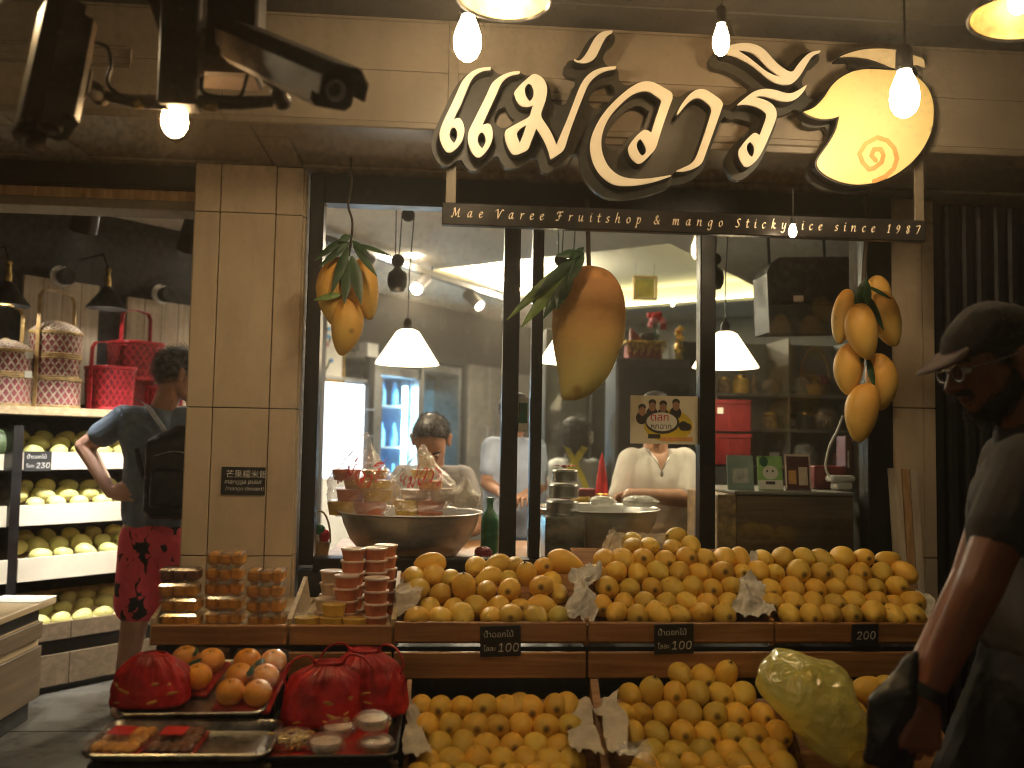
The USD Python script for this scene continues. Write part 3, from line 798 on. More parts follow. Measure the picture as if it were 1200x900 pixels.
def cctv(pb, pf, up, w, h, label, arm_at):
    pb, pf, up = (np.asarray(q, float) for q in (pb, pf, up))
    ax = pf - pb; L = np.linalg.norm(ax); ax /= L
    up = up - ax * (up @ ax); up /= np.linalg.norm(up); sd = np.cross(ax, up)
    t = thing('security_camera', label, 'security camera', pb, rot=np.stack([ax, sd, up], 1))
    sec = np.array([(-.5, -.36), (-.36, -.5), (.36, -.5), (.5, -.36), (.5, .22), (.26, .5), (-.26, .5), (-.5, .22)]) * [w, h]
    pr = Polygon(sec)
    MB().prism(pr, (0.02, 0, 0), (0, 1, 0), (0, 0, 1), L - .035).build('housing', M['cctv_black'], t)
    cov = Polygon([(-.56, -.15), (-.56, .26), (-.29, .57), (.29, .57), (.56, .26), (.56, -.15), (.52, -.15), (.52, .24), (.27, .525), (-.27, .525), (-.52, .24), (-.52, -.15)])
    MB().prism(affinity.scale(cov, w, h, origin=(0, 0)), (0, 0, 0), (0, 1, 0), (0, 0, 1), L + .022).build('sun_shield', M['cctv_black'], t)
    MB().prism(affinity.scale(pr, .86, .86), (L - .0149, 0, 0), (0, 1, 0), (0, 0, 1), .004).build('front_window', M['black_plastic'], t)
    MB().lathe([(.0, .0), (w * .15, .0), (w * .17, .006), (w * .20, .009), (w * .23, .006), (w * .23, -.002)], c=(L - .010, 0, -h * .05), rot=roty(math.pi / 2), n=24).build('lens_ring', M['white_plastic' if 'aimed' in label else 'tray_steel'], t, smooth=40)
    MB().ell((L - .012, 0, -h * .05), (.008, w * .145, w * .145), 2).build('lens', M['black_plastic'], t, smooth=True)
    # bracket from the belly of the housing to the arm
    R = np.stack([ax, sd, up], 1)
    q = R.T @ (np.asarray(arm_at) - pb)
    mid = np.array([L * .52, 0, -h * .5])
    MB().box(mid - [.03, .02, .012], mid + [.03, .02, .001], bevel=.003).build('mounting_foot', M['cctv_black'], t)
    br = MB().tube([mid, mid * .5 + q * .5 + [0, 0, -.006], q], [.015, .019, .014], 12); br.ell(q, (.021, .021, .021), 2)
    br.build('ball_bracket', M['cctv_black'], t, smooth=True)
    return t


cctv(W(82, 20, y=-1.44), W(55, 150, y=-1.53), (-1.0, -.75, .25), .098, .092, 'black security camera pointing down at the far left of the post', l0)
cctv(W(268, 46, y=-1.28), W(396, 104, y=-1.62), (.05, -.25, 1.0), .090, .082, 'black security camera aimed right, with a shiny lens ring', r1)
cb = thing('camera_cable', 'thin black cable looping from the left camera to its arm', 'cable')
MB().tube(smooth_line([W(98, 46, y=-1.42), W(124, 55, y=-1.42), W(130, 75, y=-1.42), W(126, 96, y=-1.42), W(140, 112, y=-1.42), W(160, 118, y=-1.43)]), .0045, 7).build('cable', M['black_plastic'], cb, smooth=True)
cb = thing('camera_cable', 'short black cable drooping between the post and the right camera', 'cable')
MB().tube(smooth_line([W(236, 92, y=-1.40), W(238, 108, y=-1.42), W(262, 114, y=-1.42), W(282, 112, y=-1.42), W(290, 88, y=-1.41)]), .004, 7).build('cable', M['black_plastic'], cb, smooth=True)

# ================================================================== fruit shapes


def mango_shape(L, w, bend=.10, taper=.20, flat=.92, sub=3, seed=0, lump=.02):
    m = trimesh.creation.icosphere(sub, 1.0)
    p = np.array(m.vertices)
    z = p[:, 2]
    k = 1 + taper * z - .06 * z * z
    v = np.stack([p[:, 0] * w / 2 * k + bend * w * ((z - .25) ** 2 - .35), p[:, 1] * w / 2 * flat * k, z * L / 2], 1)
    n = noise(p * 1.7 + seed * 9.1, seed) - .5
    v *= (1 + lump * 2 * n)[:, None]
    return v, np.array(m.faces)


def ripe(name, stops, span, rough=.50, axis='z', spot=True, rnd=.0, spread=.0):
    """Skin whose colour runs from stem to tip (the fruit's own ripening), with freckles and, on real fruit, a dark stem scar."""
    nodes = {'tc': ('texture_coordinate', {}), 'sx': ('separate_xyz', {}), 'mr': ('map_range', {'from_min': -span, 'from_max': span, 'clamp': True}),
             'n': ('noise_texture', {'scale': 2.2 / span * .35, 'detail': 4.0}), 'nm': ('math', {'math_type': 'multiply_add', 'value2': .5, 'value3': -.25}), 'ad': ('math', {'math_type': 'add'}),
             'r': ('rgb_ramp', {'ramp': stops}), 'v': ('voronoi_texture', {'scale': 34 / span * .05, 'feature': 'f1'}), 'vm': ('map_range', {'from_min': .06, 'from_max': .17, 'to_min': .62, 'to_max': 0., 'clamp': True}),
             'fk': ('mix_color', {'b': (.22, .12, .03)}), 'p': ('principled_bsdf', {'roughness': rough, 'specular_ior_level': .4}),
             'bn': ('noise_texture', {'scale': 9 / span * .1, 'detail': 3.0}), 'b': ('bump', {'strength': .12, 'distance': .004})}
    links = [('tc.object', 'sx.vector'), ('sx.z', 'mr.value'), ('tc.object', 'n.vector'), ('n.fac', 'nm.value1'), ('mr.result', 'ad.value1'), ('nm.value', 'ad.value2'), ('ad.value', 'r.fac'),
             ('tc.object', 'v.vector'), ('v.distance', 'vm.value'), ('vm.result', 'fk.fac'), ('tc.object', 'bn.vector'), ('bn.fac', 'b.height'), ('b.normal', 'p.normal')]
    src = 'r.color'
    if rnd:
        nodes.update({'oi': ('object_info', {}), 'r2': ('rgb_ramp', {'ramp': [(0, (.50, .44, .07)), (.10, (.68, .48, .08)), (.5, (.78, .47, .065)), (.8, (.78, .40, .05)), (1, (.72, .49, .08))]}), 'mx': ('mix_color', {'fac': rnd}),
                      'vr': ('math', {'math_type': 'multiply', 'value2': 7.31}), 'vf': ('math', {'math_type': 'fraction'}), 'vv': ('map_range', {'to_min': .78, 'to_max': 1.12}), 'hv': ('hsv', {})})
        links += [('oi.random', 'r2.fac'), ('r.color', 'mx.a'), ('r2.color', 'mx.b'), ('oi.random', 'vr.value1'), ('vr.value', 'vf.value1'), ('vf.value', 'vv.value'), ('mx.result', 'hv.color'), ('vv.result', 'hv.value')]
        src = 'hv.color'
    links.append((src, 'fk.a'))
    if spot:
        nodes.update({'sp': ('map_range', {'from_min': span * .905, 'from_max': span * .945, 'to_max': .72, 'clamp': True}), 'ds': ('mix_color', {'b': (.10, .05, .015)})})
        links += [('sx.z', 'sp.value'), ('sp.result', 'ds.fac'), ('fk.result', 'ds.a'), ('ds.result', 'p.base_color')]
    else:
        links.append(('fk.result', 'p.base_color'))
    return material(name, nodes, links, 'p.BSDF')


ripe('mango_skin', [(0.0, (.63, .45, .075)), (.4, (.76, .49, .075)), (.75, (.77, .43, .055)), (1, (.64, .43, .07))], .055, rnd=.55)
ripe('green_mango_skin', [(0, (.44, .50, .20)), (.5, (.55, .60, .27)), (1, (.42, .47, .17))], .055, rnd=.22)
ripe('model_mango_skin', [(0, (.60, .47, .14)), (.35, (.74, .49, .12)), (.7, (.76, .40, .08)), (1, (.68, .28, .05))], .13, rough=.5, spot=False)
ripe('giant_mango_skin', [(0, (.44, .42, .16)), (.30, (.55, .45, .16)), (.55, (.68, .42, .14)), (.85, (.62, .29, .10)), (1, (.55, .24, .08))], .23, rough=.6, spot=False)
plain('leaf_green', (.026, .070, .020), .45, var=.3, scale=14)
plain('leaf_pale', (.16, .26, .045), .45, var=.25, scale=14)
plain('stem_brown', (.09, .055, .028), .7, var=.3, scale=30)
plain('cord_dark', (.05, .035, .022), .8)


def leaf(base, dirv, L, w, droop=.25, side=None, mb=None):
    base, d = np.asarray(base, float), np.asarray(dirv, float); d = d / np.linalg.norm(d)
    s = np.cross(d, (0, -1, .25)) if side is None else np.asarray(side, float)
    s = s - d * (s @ d); s /= np.linalg.norm(s); n = np.cross(d, s)
    mb = mb or MB()
    K = 9
    rows = []
    for i in range(K):
        t = i / (K - 1)
        c = base + d * L * t + np.array([0, 0, -1.0]) * droop * L * t * t
        h = w / 2 * math.sin(math.pi * min(1, t * .97 + .015) ** .8) + .0006
        rows += [c - s * h + n * h * .28, c + n * .0, c + s * h + n * h * .28]
    v = np.array(rows)
    v = np.vstack([v, v - n * .0012])
    f = []
    for i in range(K - 1):
        for j in range(2):
            a_ = i * 3 + j
            f += [[a_, a_ + 1, a_ + 4, a_ + 3], [a_ + K * 3, a_ + K * 3 + 3, a_ + K * 3 + 4, a_ + K * 3 + 1]]
    return mb.raw(v, f)


def axis_rot(d, spin=0.0):
    """Rotation whose z axis is d."""
    d = np.asarray(d, float); d /= np.linalg.norm(d)
    x = np.cross((0, 1.0, 0), d)
    if np.linalg.norm(x) < .05:
        x = np.cross((1.0, 0, 0), d)
    x /= np.linalg.norm(x)
    return np.stack([x, np.cross(d, x), d], 1) @ rotz(spin)


# hanging model mangoes: left bunch of three
YH = -0.26
def px_axis(p0, p1, y):
    a, b = W(*p0, y=y), W(*p1, y=y)
    return (a + b) / 2, a - b, np.linalg.norm(a - b)


h = thing('mango_bunch', 'hanging bunch of three model mangoes with dark leaves at the open left bay', 'fruit display')
MB().tube(smooth_line([W(411, 184, y=-.26), W(412, 215, y=YH), W(408, 240, y=YH), W(413, 262, y=YH), W(409, 300, y=YH)]), .004, 7).build('cord', M['cord_dark'], h, smooth=True)
for p0, p1, w, yo, mt in (((400, 302), (391, 384), 47, 0.0, 0), ((424, 303), (432, 374), 34, .02, 1), ((408, 350), (404, 416), 38, -.03, 2)):
    c, d, L = px_axis(p0, p1, YH + yo)
    R = axis_rot(d, mt * 1.3)
    v, f = mango_shape(L * 1.02, w * L / np.hypot(p0[0] - p1[0], p0[1] - p1[1]), .10, .16, seed=mt)
    mm = usdkit.mesh(stage, pathof(h) + '/' + numbered(pathof(h), 'model_fruit'), (v, f), M['model_mango_skin'], smooth=True)
    mm.AddTransformOp().Set(mat4(c, R))
for i, (p0, p1, w) in enumerate((((410, 284), (376, 312), 12), ((408, 290), (390, 340), 15), ((412, 300), (422, 352), 19), ((408, 305), (404, 352), 17), ((414, 288), (440, 322), 11), ((412, 282), (432, 298), 9), ((404, 279), (370, 305), 11), ((400, 345), (368, 352), 11), ((416, 286), (458, 300), 7), ((407, 280), (395, 295), 9), ((410, 276), (398, 282), 12))):
    a, b = W(*p0, y=YH - .07), W(*p1, y=YH - .09)
    L = np.linalg.norm(b - a)
    leaf(a, b - a + np.array([0, 0, .12 * L]), L * .98, w * .0021, .12).build('leaf', M['leaf_green' if i not in (7,) else 'leaf_pale'], h, smooth=True)

# the giant mango in the middle
h = thing('giant_mango', 'giant hanging model mango shading from orange to yellow-green, with leaves', 'fruit display')
YG = -0.22
OUTL = [(309, 684, 696), (312, 674, 709), (318, 665, 718), (330, 656, 726), (345, 650, 731), (365, 647.5, 733), (385, 647, 732.5), (403, 648.5, 729), (418, 651, 722), (432, 653.5, 716.5), (444, 655, 709), (454, 656, 700), (460, 656.8, 693), (464.5, 658.5, 685), (467.5, 662, 676)]
pz = np.array([W(600, q[0], y=YG)[2] for q in OUTL]); pl = np.array([W(q[1], q[0], y=YG)[0] for q in OUTL]); pr_ = np.array([W(q[2], q[0], y=YG)[0] for q in OUTL])
zc0 = (pz[0] + pz[-1]) / 2; xc0 = (pl.min() + pr_.max()) / 2
KK, NN = 56, 56
tt = (1 - np.cos(np.linspace(0, math.pi, KK))) / 2
zq = pz[0] + (pz[-1] - pz[0]) * tt
lq, rq = np.interp(-zq, -pz, pl), np.interp(-zq, -pz, pr_)
ker = np.array([.25, .5, .25])
for _ in range(2):
    lq[1:-1] = np.convolve(lq, ker, 'same')[1:-1]; rq[1:-1] = np.convolve(rq, ker, 'same')[1:-1]
an = np.linspace(0, 2 * math.pi, NN, endpoint=False)
hw, cx_ = (rq - lq) / 2, (rq + lq) / 2
v = np.stack([cx_[:, None] + hw[:, None] * np.cos(an) - xc0, .86 * hw[:, None] * np.sin(an), np.broadcast_to(zq[:, None] - zc0, (KK, NN))], -1).reshape(-1, 3)
v = v * (1 + .012 * (noise(v * 9, 3) - .5))[:, None]
idx = np.arange(KK * NN).reshape(KK, NN)
f = np.stack([idx[:-1], idx[1:], np.roll(idx[1:], -1, 1), np.roll(idx[:-1], -1, 1)], -1).reshape(-1, 4)
v = np.vstack([v, [[cx_[0] - xc0, 0, pz[0] - zc0 + .002], [cx_[-1] - xc0, 0, pz[-1] - zc0 - .002]]])
f = np.vstack([f[:, [0, 1, 2]], f[:, [0, 2, 3]], [[KK * NN, i, (i + 1) % NN] for i in range(NN)], [[KK * NN + 1, (KK - 1) * NN + (i + 1) % NN, (KK - 1) * NN + i] for i in range(NN)]])
mm = usdkit.mesh(stage, pathof(h) + '/' + 'model_fruit', (v, f), M['giant_mango_skin'], smooth=True)
mm.AddTransformOp().Set(mat4((xc0, YG, zc0)))
MB().tube(smooth_line([W(688, 234, y=YG - .02), W(689, 270, y=YG), W(690, 314, y=YG)]), .008, 9).build('stalk', M['stem_brown'], h, smooth=True)
for i, (p0, p1, w) in enumerate((((682, 300), (604, 368), 14), ((676, 310), (619, 376), 16), ((672, 316), (642, 366), 17), ((668, 312), (655, 356), 18), ((680, 298), (632, 344), 12), ((684, 296), (668, 330), 12), ((684, 300), (676, 292), 6), ((680, 296), (654, 300), 10), ((684, 290), (672, 302), 7))):
    a, b = W(*p0, y=YG - .12), W(*p1, y=YG - .15)
    L = np.linalg.norm(b - a)
    leaf(a, b - a + np.array([0, 0, .15 * L]), L * 1.02, w * .003, .15).build('leaf', M['leaf_pale' if i in (0, 1) else 'leaf_green'], h, smooth=True)

# right bunch
h = thing('mango_bunch', 'hanging cluster of seven model mangoes before the right end of the window', 'fruit display')
YH = -0.30
MB().tube(smooth_line([W(1014, 228, y=YH), W(1016, 265, y=YH), W(1013, 310, y=YH), W(1012, 350, y=YH), W(1016, 400, y=YH), W(1020, 455, y=YH)]), [.008] * 26, 8).build('cord', M['cord_dark'], h, smooth=True)
for i, (p0, p1, w, yo) in enumerate((((1024, 324), (1037, 356), 26, .07), ((994, 340), (983, 402), 29, .0), ((1006, 356), (1014, 421), 37, -.06), ((1032, 342), (1045, 406), 35, .0), ((1000, 402), (990, 462), 34, .0), ((1028, 415), (1037, 480), 36, .0), ((1018, 450), (1002, 516), 38, -.05))):
    c, d, L = px_axis(p0, p1, YH + yo)
    s_ = L / np.hypot(p0[0] - p1[0], p0[1] - p1[1])
    v, f = mango_shape(L * 1.03, w * s_, .09 * (-1) ** i, .14, seed=i + 10)
    mm = usdkit.mesh(stage, pathof(h) + '/' + numbered(pathof(h), 'model_fruit'), (v, f), M['model_mango_skin'], smooth=True)
    mm.AddTransformOp().Set(mat4(c, axis_rot(d, i * 1.1 if i % 2 else 0)))
for i, (p0, p1, w) in enumerate((((1014, 330), (1004, 362), 13), ((1014, 326), (1018, 360), 12), ((1016, 345), (1034, 384), 10), ((1018, 336), (1044, 350), 5), ((1014, 400), (1010, 424), 9), ((1018, 420), (1024, 452), 8))):
    a, b = W(*p0, y=YH - .03), W(*p1, y=YH - .05)
    L = np.linalg.norm(b - a)
    leaf(a, b - a + np.array([0, 0, .1 * L]), L, w * .0029, .1).build('leaf', M['leaf_green'], h, smooth=True)

# ================================================================== the stepped fruit stand
YL = -0.72
ZL = 0.738
secx = [W(q, 729, y=YL)[0] for q in (176, 338, 461, 689, 908, 1097)]
st = thing('display_stand', 'long wooden fruit stand with black grooves under the shop window', 'display stand')
for i, (a, b) in enumerate(zip(secx[:-1], secx[1:])):
    dz = 0.0 if i > 1 else -.010
    MB().box((a + .003, YL, ZL - .056 + dz), (b - .003, YL + .018, ZL + dz), bevel=.003).build('front_board', M['stand_wood'], st)
    if i > 0:
        MB().box((a + .003, YL, ZL - .158), (b - .003, YL + .018, ZL - .084), bevel=.003).build('lower_board', M['stand_wood'], st)
MB().box((secx[0] + .01, YL + .03, 0.02), (secx[-1] - .01, -0.045, ZL - .075)).build('carcass', M['black_plastic'], st)
MB().box((secx[1] + .003, YL + .004, 0.30), (secx[2] - .003, YL + .02, ZL - .18), bevel=.003).build('side_board', M['stand_wood'], st)
# beds: flat at the left two bays, sloping under the mangoes
for i in (0, 1):
    MB().box((secx[i] + .004, YL + .019, ZL - .05), (secx[i + 1] - .004, -0.15 if i == 0 else -.06, ZL - .030)).build('shelf_board', M['pale_wood'], st)
for i in (2, 3, 4):
    p = MB()
    A, B = secx[i] + .004, secx[i + 1] - .004
    BD = (.28, .40, .32)[i - 2]
    v = np.array([[A, YL + .02, ZL - .05], [B, YL + .02, ZL - .05], [B, YL + BD, ZL - .05 + (BD - .02) * .566], [A, YL + BD, ZL - .05 + (BD - .02) * .566]])
    p.tm(m3.Manifold.hull_points(np.vstack([v, v + [0, .012, -.016]])))
    p.build('sloping_bed', M['stand_wood'], st)
    MB().box((A, YL + .445, ZL - .07), (B, YL + .462, ZL + .04), bevel=.003).build('back_board', M['counter_wood'], st)
for i in range(6):
    x = secx[i]
    top = [(YL + .001, ZL - .07), (YL + .001, ZL + .004), (YL + .30, ZL + (.10 if i >= 2 else .08)), (YL + .44, ZL - .07)]
    top[1] = (YL + .02, ZL + .004)
    top[0] = (YL + .02, ZL - .07)
    MB().prism(Polygon(top), (x - .006, 0, 0), (0, 1, 0), (0, 0, 1), .012).build('divider', M['pale_wood' if i < 3 else 'stand_wood'], st)

# lower stand with slanted crates
ls = thing('display_stand', 'lower row of slanted wooden crates standing in front of the long stand', 'display stand')
CRX = [(478, 706), (716, 940), (946, 1120)]
YB, ZB = -0.80, 0.545        # upper back edge of the slanted beds
YF2, ZF2 = -1.14, 0.20
for a, b in CRX:
    A, B = W(a, 880, y=-1.0)[0], W(b, 880, y=-1.0)[0]
    v = np.array([[A, YF2, ZF2], [B, YF2, ZF2], [B, YB, ZB], [A, YB, ZB]])
    MB().tm(m3.Manifold.hull_points(np.vstack([v, v + [0, .012, -.014]]))).build('bed_board', M['stand_wood'], ls)
    for x in (A - .012, B):
        s = Polygon([(YF2 - .02, ZF2 - .02), (YF2 - .02, ZF2 + .065), (YB, ZB + .055), (YB + .012, ZB - .02)])
        MB().prism(s, (x, 0, 0), (0, 1, 0), (0, 0, 1), .012).build('side_board', M['stand_wood'], ls)
    MB().box((A - .012, YF2 - .035, ZF2 - .02), (B + .012, YF2 - .021, ZF2 + .05), bevel=.003).build('front_board', M['stand_wood'], ls)
MB().box((secx[2], YF2 + .12, 0.02), (secx[-1], YB + .06, ZF2 + .01)).build('base', M['black_plastic'], ls)

# ------------------------------------------------------------------ mangoes, each one a thing
protos = {}


def mango(c, d, size, kind, label, group, mat='mango_skin', name='mango', spin=0.0):
    key = (name, kind)
    R = axis_rot(d, spin)
    if key not in protos:
        t = thing(name, label, 'mango', c, rot=R, group=group, scale=size)
        v, f = mango_shape(.104, [.075, .073, .077, .074][kind], [.06, .10, .03, .12][kind], [.12, .18, .10, .20][kind], seed=kind + 20)
        usdkit.mesh(stage, pathof(t) + '/skin', (v, f), M[mat], smooth=True)
        MB().tube([(-.0, 0, .050), (.001, 0, .057)], [.0035, .0022], 6).build('stem', M['stem_brown'], t)
        protos[key] = t
        return t
    return copy(protos[key], c, rot=R, label=label, group=group, scale=size)


def pile(rows, y0, dy, label, group, size=1.0, lists=None):
    """rows: rows of (px, py, kind of pose) seen on receding upright planes; the bed below has the same slope."""
    for r, row in enumerate(rows):
        for px, py, pose, *own in row:
            c = W(px, py, y=y0 + dy * r + rng.uniform(-.006, .006))
            s = size * rng.uniform(.88, 1.04)
            if pose == 'e':        # end on
                d = np.array([rng.uniform(-.20, .20), -1.0, rng.uniform(-.12, .22)])
                if rng.random() < .62:
                    d = -d * [1, 1, -1]
            elif pose == 'f':      # end on, set straight
                d = np.array([rng.uniform(-.12, .12), -1.0, rng.uniform(-.05, .22)]); s = size * rng.uniform(.94, 1.0)
                if rng.random() < .5:
                    d = -d
            elif pose == 'w':      # lying across
                d = np.array([rng.choice((-1, 1)), rng.uniform(-.5, .2), rng.uniform(-.15, .3)])
            elif pose == 't':      # standing
                d = np.array([rng.uniform(-.25, .25), rng.uniform(-.6, -.2), 1.0])
            elif pose == 'l':      # long one lying across
                d = np.array([-.9, -.1, .28]); s *= 1.18
            mango(c, d, s, rng.randrange(4), own[0] if own else label, group, spin=rng.uniform(0, 6.28))


def row(xs, y, pose='e', jit=2.0):
    return [(x, y + rng.uniform(-jit, jit), pose) for x in xs]


LB1, GB1 = 'ripe yellow mango piled in the upper crate nearest the pink cups', 'mangoes in the left upper crate'
pile([row([488, 516, 542, 575, 598, 628, 654], 723),
      row([503, 531, 557, 584, 609], 713) + [(636, 711, 'w')],
      [(489, 692, 'e'), (516, 697, 'e'), (544, 690, 't', 'mango standing on end in the left half of the left upper crate'), (570, 693, 'e'), (597, 692, 'e'), (633, 688, 'e'), (654, 697, 'e')],
      [(485, 678, 'e'), (508, 675, 'e'), (527, 680, 'e'), (573, 677, 'w'), (597, 681, 'e'), (617, 675, 't', 'mango standing on end in the right half of the left upper crate'), (647, 684, 'e')],
      [(504, 661, 'w', 'mango lying across on top at the left end of the left upper crate'), (557, 665, 'e'), (582, 663, 'w'), (604, 664, 'e'), (637, 665, 'e'), (662, 660, 'l', 'long yellow-green mango lying across at the back right of the left upper crate')]], -.665, .062, LB1, GB1)
LB2, GB2 = 'ripe yellow mango in the tallest pile, middle upper crate', 'mangoes in the middle upper crate'
q2 = lambda xs: [680 + x / 2.857 for x in xs]
pile([row(q2([120, 190, 262, 332, 405, 480]), 721), row(q2([72, 147, 217, 287, 358, 426, 495]), 708), row(q2([92, 167, 238, 308, 375, 442, 507]), 690),
      row(q2([52, 118, 193, 262, 330, 400, 470, 540]), 672), row(q2([80, 142, 210, 283, 352, 417, 485, 535]), 655),
      row(q2([178, 232, 312, 370]), 642), [(795, 631, 'w', 'topmost mango of the tallest pile, under the poster'), (741, 638, 'e')]], -.665, .058, LB2, GB2)
LB3, GB3 = 'ripe yellow mango piled in the upper crate nearest the right pillar', 'mangoes in the right upper crate'
pile([row(q2([700, 770, 835, 905, 980, 1045, 1110]), 720), row(q2([648, 712, 778, 848, 915, 985, 1048, 1110]), 707), row(q2([635, 710, 785, 855, 925, 990, 1060]), 689),
      row(q2([595, 652, 728, 802, 865, 935, 1010, 1085]), 672), row(q2([612, 678, 750, 810, 880, 945]), 655) + [(1040, 658, 'w', 'mango lying across at the back right end of the right upper crate')]], -.665, .058, LB3, GB3)
LB4, GB4 = 'ripe yellow mango set in tidy rows in the lower left crate', 'mangoes in the lower left crate'
q4 = lambda xs: [450 + x / 3 for x in xs]
pile([row(q4([120, 200, 290, 370, 455, 540, 620]), 912, 'f', 1), row(q4([155, 240, 325, 412, 495, 580, 660]), 893, 'f', 1), row(q4([195, 280, 367, 450, 532, 615]), 875, 'f', 1), row(q4([148, 235, 320, 398, 480, 565, 650]), 852, 'f', 1),
      row(q4([128, 197, 275, 352, 430, 517, 600]), 830, 'f', 1.2) + [(608, 828, 'f'), (664, 828, 'f')]], -1.10, .062, LB4, GB4)
LB5, GB5 = 'yellow mango in the lower crate beside the yellow plastic bag', 'mangoes in the lower middle crate'
pile([row(q2([190, 262, 335, 410, 480, 560, 640]), 917, 'f', 1.2), row(q2([220, 295, 370, 445, 530, 600, 680]), 898, 'f', 1.2), row(q2([238, 322, 402, 490, 570, 645]), 882, 'f', 1.2), row(q2([173, 257, 342, 422, 505, 585, 660]), 861, 'f', 1.2),
      row(q2([145, 203, 283, 365, 447, 523, 605]), 838, 'f', 1.2), row(q2([168]), 816, 'f', 1.2) + [(763, 812, 't', 'mango standing on end at the left of the lower middle pile')] + row(q2([313, 392, 468, 545]), 814, 'f', 1.2), [(798, 791, 'e', 'left one of the three topmost mangoes of the lower middle pile'), (823, 794, 'e', 'middle one of the three topmost mangoes of the lower middle pile'), (850, 792, 't', 'right, upright one of the three topmost mangoes of the lower middle pile')]], -1.10, .062, LB5, GB5)
LB6, GB6 = 'yellow mango half hidden behind the yellow plastic bag', 'mangoes in the lower right crate'
pile([[(1000, 886, 'e'), (1032, 888, 'e')], [(985, 862, 'e'), (1022, 860, 'e')], [(1000, 836, 'e'), (1034, 838, 'e')], [(1018, 809, 'w'), (1040, 806, 'e')]], -1.06, .068, LB6, GB6)

# ------------------------------------------------------------------ crumpled paper and film in the crates
plain('crate_paper', (.58, .51, .40), .85, var=.22, scale=9, bump=.2)
plain('grey_paper', (.66, .62, .54), .8, var=.3, scale=14)


def crumple(corners, nu, nv, amp, seed, thick=.0015):
    """A crumpled sheet over the quad corners (4 points)."""
    c = np.asarray(corners, float)
    RR_ = np.random.default_rng(seed)
    u, v = np.meshgrid(np.linspace(0, 1, nu), np.linspace(0, 1, nv), indexing='ij')
    # ragged outline: the grid is pulled in unevenly towards the middle of the sheet
    uu, vv = u - .5, v - .5
    a_ = np.arctan2(vv, uu)
    rag = 1 - .20 * noise(np.stack([np.cos(a_) * 2.2 + seed, np.sin(a_) * 2.2, 0 * a_], -1), seed) - .16 * noise(np.stack([np.cos(a_) * 6 + seed, np.sin(a_) * 6, 0 * a_ + 3], -1), seed + 1)
    rag = 1 + (rag - 1) * np.maximum(np.abs(uu), np.abs(vv)) * 2
    u, v = .5 + uu * rag * 1.12, .5 + vv * rag * 1.12
    p = (c[0] * ((1 - u) * (1 - v))[..., None] + c[1] * (u * (1 - v))[..., None] + c[2] * (u * v)[..., None] + c[3] * ((1 - u) * v)[..., None])
    n = np.cross(c[1] - c[0], c[3] - c[0]); n /= np.linalg.norm(n)
    q = p.reshape(-1, 3)
    r1 = np.abs(noise(q * 14 + seed, seed) - .5) * 2 + .55 * np.abs(noise(q * 31 + seed, seed + 1) - .5) * 2 + .3 * np.abs(noise(q * 70, seed + 2) - .5) * 2
    edge = np.minimum(np.minimum(u, 1 - u), np.minimum(v, 1 - v)).ravel()
    off = np.stack([noise(q * 15 + 3 * k_, seed + 4 + k_) - .5 for k_ in range(3)], 1) * np.array([1.0, .8, 1.0]) * amp * 2.0
    q = q + n * (r1 * amp)[:, None] + off * (1.0 + 0 * edge[:, None])
    idx = np.arange(nu * nv).reshape(nu, nv)
    f = np.stack([idx[:-1, :-1], idx[1:, :-1], idx[1:, 1:], idx[:-1, 1:]], -1).reshape(-1, 4)
    q2_ = q - n * thick
    k = len(q)
    return MB().raw(np.vstack([q, q2_]), np.vstack([f, f[:, ::-1] + k]))


def sheet(name, label, cat, pxs, ys, amp, seed, mat, nu=34, nv=30):
    cs = [W(*p, y=y) for p, y in zip(pxs, ys)]
    pr = crumple(cs, nu, nv, amp, seed).build(name, M[mat], None, smooth=True)
    return tag(pr, label, cat)


sheet('lining_paper', 'crumpled grey paper at the left edge of the upper crate by the pink cups', 'paper', [(463, 728), (486, 729), (492, 694), (468, 664)], [-.69, -.66, -.60, -.44], .022, 3, 'crate_paper')
sheet('lining_paper', 'crumpled paper between the left and middle upper crates', 'paper', [(662, 724), (706, 724), (706, 668), (660, 672)], [-.69, -.69, -.52, -.52], .035, 5, 'grey_paper', 44, 38)
sheet('lining_paper', 'brown paper corner sticking up behind the tallest mango pile', 'paper', [(686, 668), (740, 650), (722, 612), (706, 632)], [-.42, -.36, -.34, -.36], .020, 8, 'crate_paper')
sheet('lining_paper', 'sheet of paper lining the back of the tallest mango pile', 'paper', [(712, 650), (808, 648), (792, 622), (724, 628)], [-.33, -.33, -.30, -.30], .012, 9, 'crate_paper')
sheet('lining_paper', 'crumpled paper between the middle and right upper crates', 'paper', [(856, 724), (918, 724), (900, 686), (866, 676)], [-.69, -.69, -.55, -.50], .030, 11, 'grey_paper', 44, 34)
sheet('lining_paper', 'scrap of paper between the backs of the middle and right piles', 'paper', [(872, 664), (890, 664), (886, 642), (878, 644)], [-.46, -.46, -.44, -.44], .014, 12, 'grey_paper', 12, 10)
sheet('lining_paper', 'narrow paper strip at the right end of the right upper crate', 'paper', [(1068, 726), (1096, 726), (1094, 700), (1076, 694)], [-.69, -.69, -.55, -.52], .018, 14, 'grey_paper', 14, 12)
sheet('lining_paper', 'pale paper folded over the left side of the lower left crate', 'paper', [(470, 884), (510, 892), (488, 822), (474, 818)], [-1.07, -1.10, -.86, -.84], .016, 21, 'crate_paper')
sheet('lining_paper', 'pale paper folded over the right side of the lower left crate', 'paper', [(668, 884), (706, 884), (684, 812), (660, 828)], [-1.08, -1.08, -.82, -.84], .014, 22, 'crate_paper')
sheet('lining_paper', 'pale paper folded over the left side of the lower middle crate', 'paper', [(712, 884), (736, 888), (728, 806), (694, 814)], [-1.06, -1.08, -.82, -.80], .014, 24, 'crate_paper')
